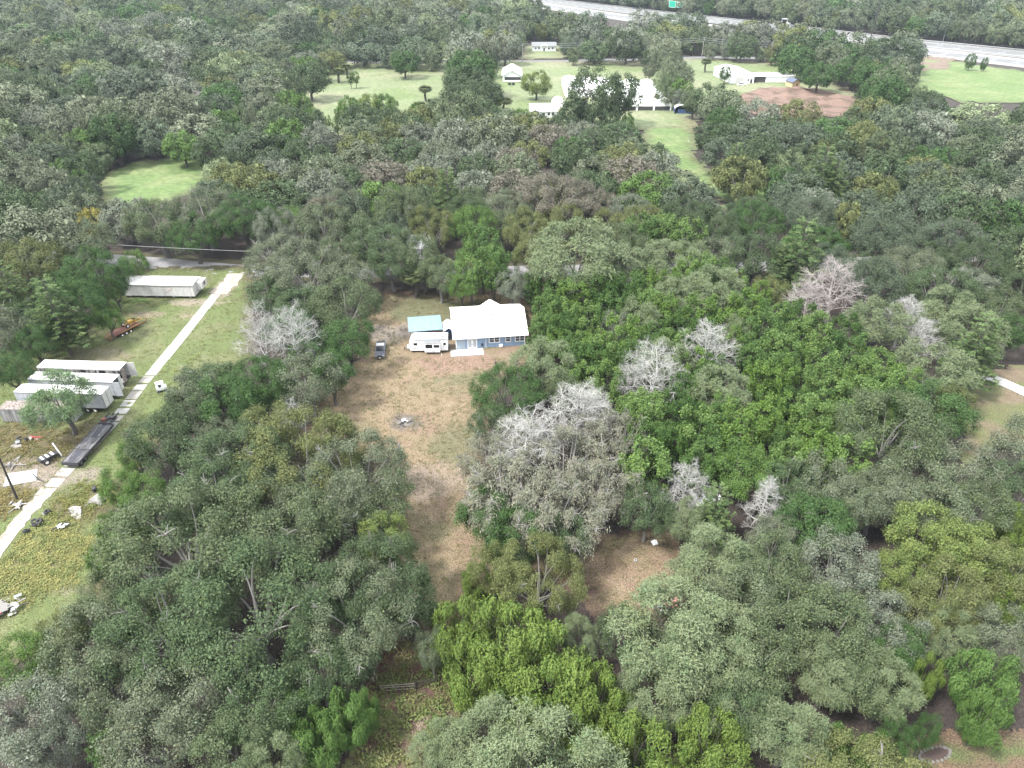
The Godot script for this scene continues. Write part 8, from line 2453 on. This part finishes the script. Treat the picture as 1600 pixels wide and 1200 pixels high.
	["mg", -52.4, -310.7, 4.8, 10.5, "mid-sized fresh green leafy tree in front of the pale mown field, third closest"],
	["mg", -87.9, -311.1, 4.7, 10.4, "mid-sized fresh green leafy tree in front of the pale mown field, second closest"],
	["og", 82.7, -313.2, 8.0, 13.9, "broad grey-green oak in front and right of the white greenhouse"],
	["od", -21.3, -313.2, 8.0, 13.9, "broad dark green oak in front and left of the round yellow tree, second closest"],
	["og", 76.7, -315.0, 5.4, 11.1, "mid-sized grey-green oak in front and right of the white greenhouse, closest"],
	["mg", -94.2, -315.0, 5.4, 11.1, "mid-sized fresh green leafy tree in front of the pale mown field, closest"],
	["pm", -38.5, -314.5, 2.4, 6.5, "short green fan palm in front and left of the round yellow tree, second closest"],
	["pm", -6.8, -320.7, 2.2, 6.5, "short green fan palm in front and left of the round yellow tree, closest"],
	["pm", -2.8, -323.2, 1.9, 6.5, "short green fan palm in front of the round yellow tree"],
	["od", -12.4, -325.2, 8.3, 14.2, "broad dark green oak in front and left of the round yellow tree, closest"],
	["mg", -23.3, -323.5, 4.4, 9.1, "mid-sized fresh green leafy tree in front and left of the round yellow tree"],
	["od", -20.1, -340.3, 10.0, 16.0, "broad dark green oak left of the round yellow tree"],
	["mg", 76.4, -340.7, 5.2, 11.0, "mid-sized fresh green leafy tree behind and right of the white greenhouse"],
	["od", -136.8, -344.1, 8.7, 15.9, "broad dark green oak left of the pale mown field"],
	["og", -92.7, -350.2, 8.9, 16.1, "broad grey-green oak in front and left of the pale mown field"],
	["pm", -39.7, -347.6, 2.4, 6.5, "short green fan palm in front and right of the pale mown field"],
	["yl", 11.2, -351.4, 6.8, 12.6, "broad yellow-green leafy tree left of the white greenhouse"],
	["dg", 170.3, -356.2, 9.0, 14.9, "broad deep green oak behind and right of the bare dirt mounds, closest"],
	["dg", 147.6, -367.2, 7.7, 13.6, "broad deep green oak behind the bare dirt mounds, closest"],
	["og", 80.5, -369.8, 7.4, 13.3, "broad grey-green oak behind the white greenhouse"],
	["dg", 167.2, -374.5, 9.4, 15.3, "broad deep green oak behind the bare dirt mounds, second closest"],
	["dg", 188.7, -376.7, 7.9, 13.8, "broad deep green oak behind and right of the bare dirt mounds, second closest"],
	["bg", -79.9, -377.1, 1.7, 7.4, "short bright green young tree left of the pale mown field, second closest"],
	["bg", -77.5, -378.0, 2.1, 8.2, "short bright green young tree left of the pale mown field, closest"],
	["od", -17.6, -382.7, 7.2, 13.0, "broad dark green oak behind and left of the round yellow tree"],
	["dg", 108.5, -389.6, 2.9, 8.6, "small deep green oak in front and left of the white metal building"],
	["pm", -89.6, -392.8, 2.4, 6.5, "short green fan palm behind and left of the pale mown field"],
	["mg", -113.4, -394.7, 5.9, 11.7, "mid-sized fresh green leafy tree behind and left of the pale mown field, second closest"],
	["mg", -121.8, -394.8, 4.9, 10.7, "mid-sized fresh green leafy tree left of the pale mown field"],
	["og", 71.3, -397.2, 3.3, 9.0, "small grey-green oak left of the white metal building"],
	["dg", 147.6, -401.5, 10.5, 16.5, "broad deep green oak right of the white metal building"],
	["mg", -105.7, -399.5, 5.7, 11.4, "mid-sized fresh green leafy tree behind and left of the pale mown field, closest"],
	["dg", -56.4, -404.8, 7.7, 13.6, "broad deep green oak behind and right of the pale mown field"],
	["pm", -87.8, -405.8, 2.4, 6.5, "short green fan palm behind the pale mown field"],
	["dg", 176.1, -418.5, 10.4, 16.4, "broad deep green oak behind and right of the white metal building"],
	["dg", 188.7, -418.7, 7.8, 13.7, "broad deep green oak left of the highway lawn"],
	["pm", 106.3, -421.6, 2.1, 6.5, "short green fan palm behind and left of the white metal building"],
	["dg", 260.1, -424.5, 1.8, 7.4, "small deep green oak behind the highway lawn, closest"],
	["dg", 254.2, -427.8, 3.0, 8.7, "small deep green oak behind the highway lawn, second closest"],
	["pm", 261.5, -525.4, 2.3, 9.0, "tall green fan palm behind the highway lawn, closest"],
	["pm", 268.8, -525.4, 2.3, 9.0, "tall green fan palm behind the highway lawn, second closest"],
	["pm", 259.5, -535.0, 2.4, 9.0, "tall green fan palm behind the highway lawn, third closest"],
	["yl", -260.0, -611.7, 9.8, 15.8, "broad yellow-green leafy tree behind the pale mown field"],
]
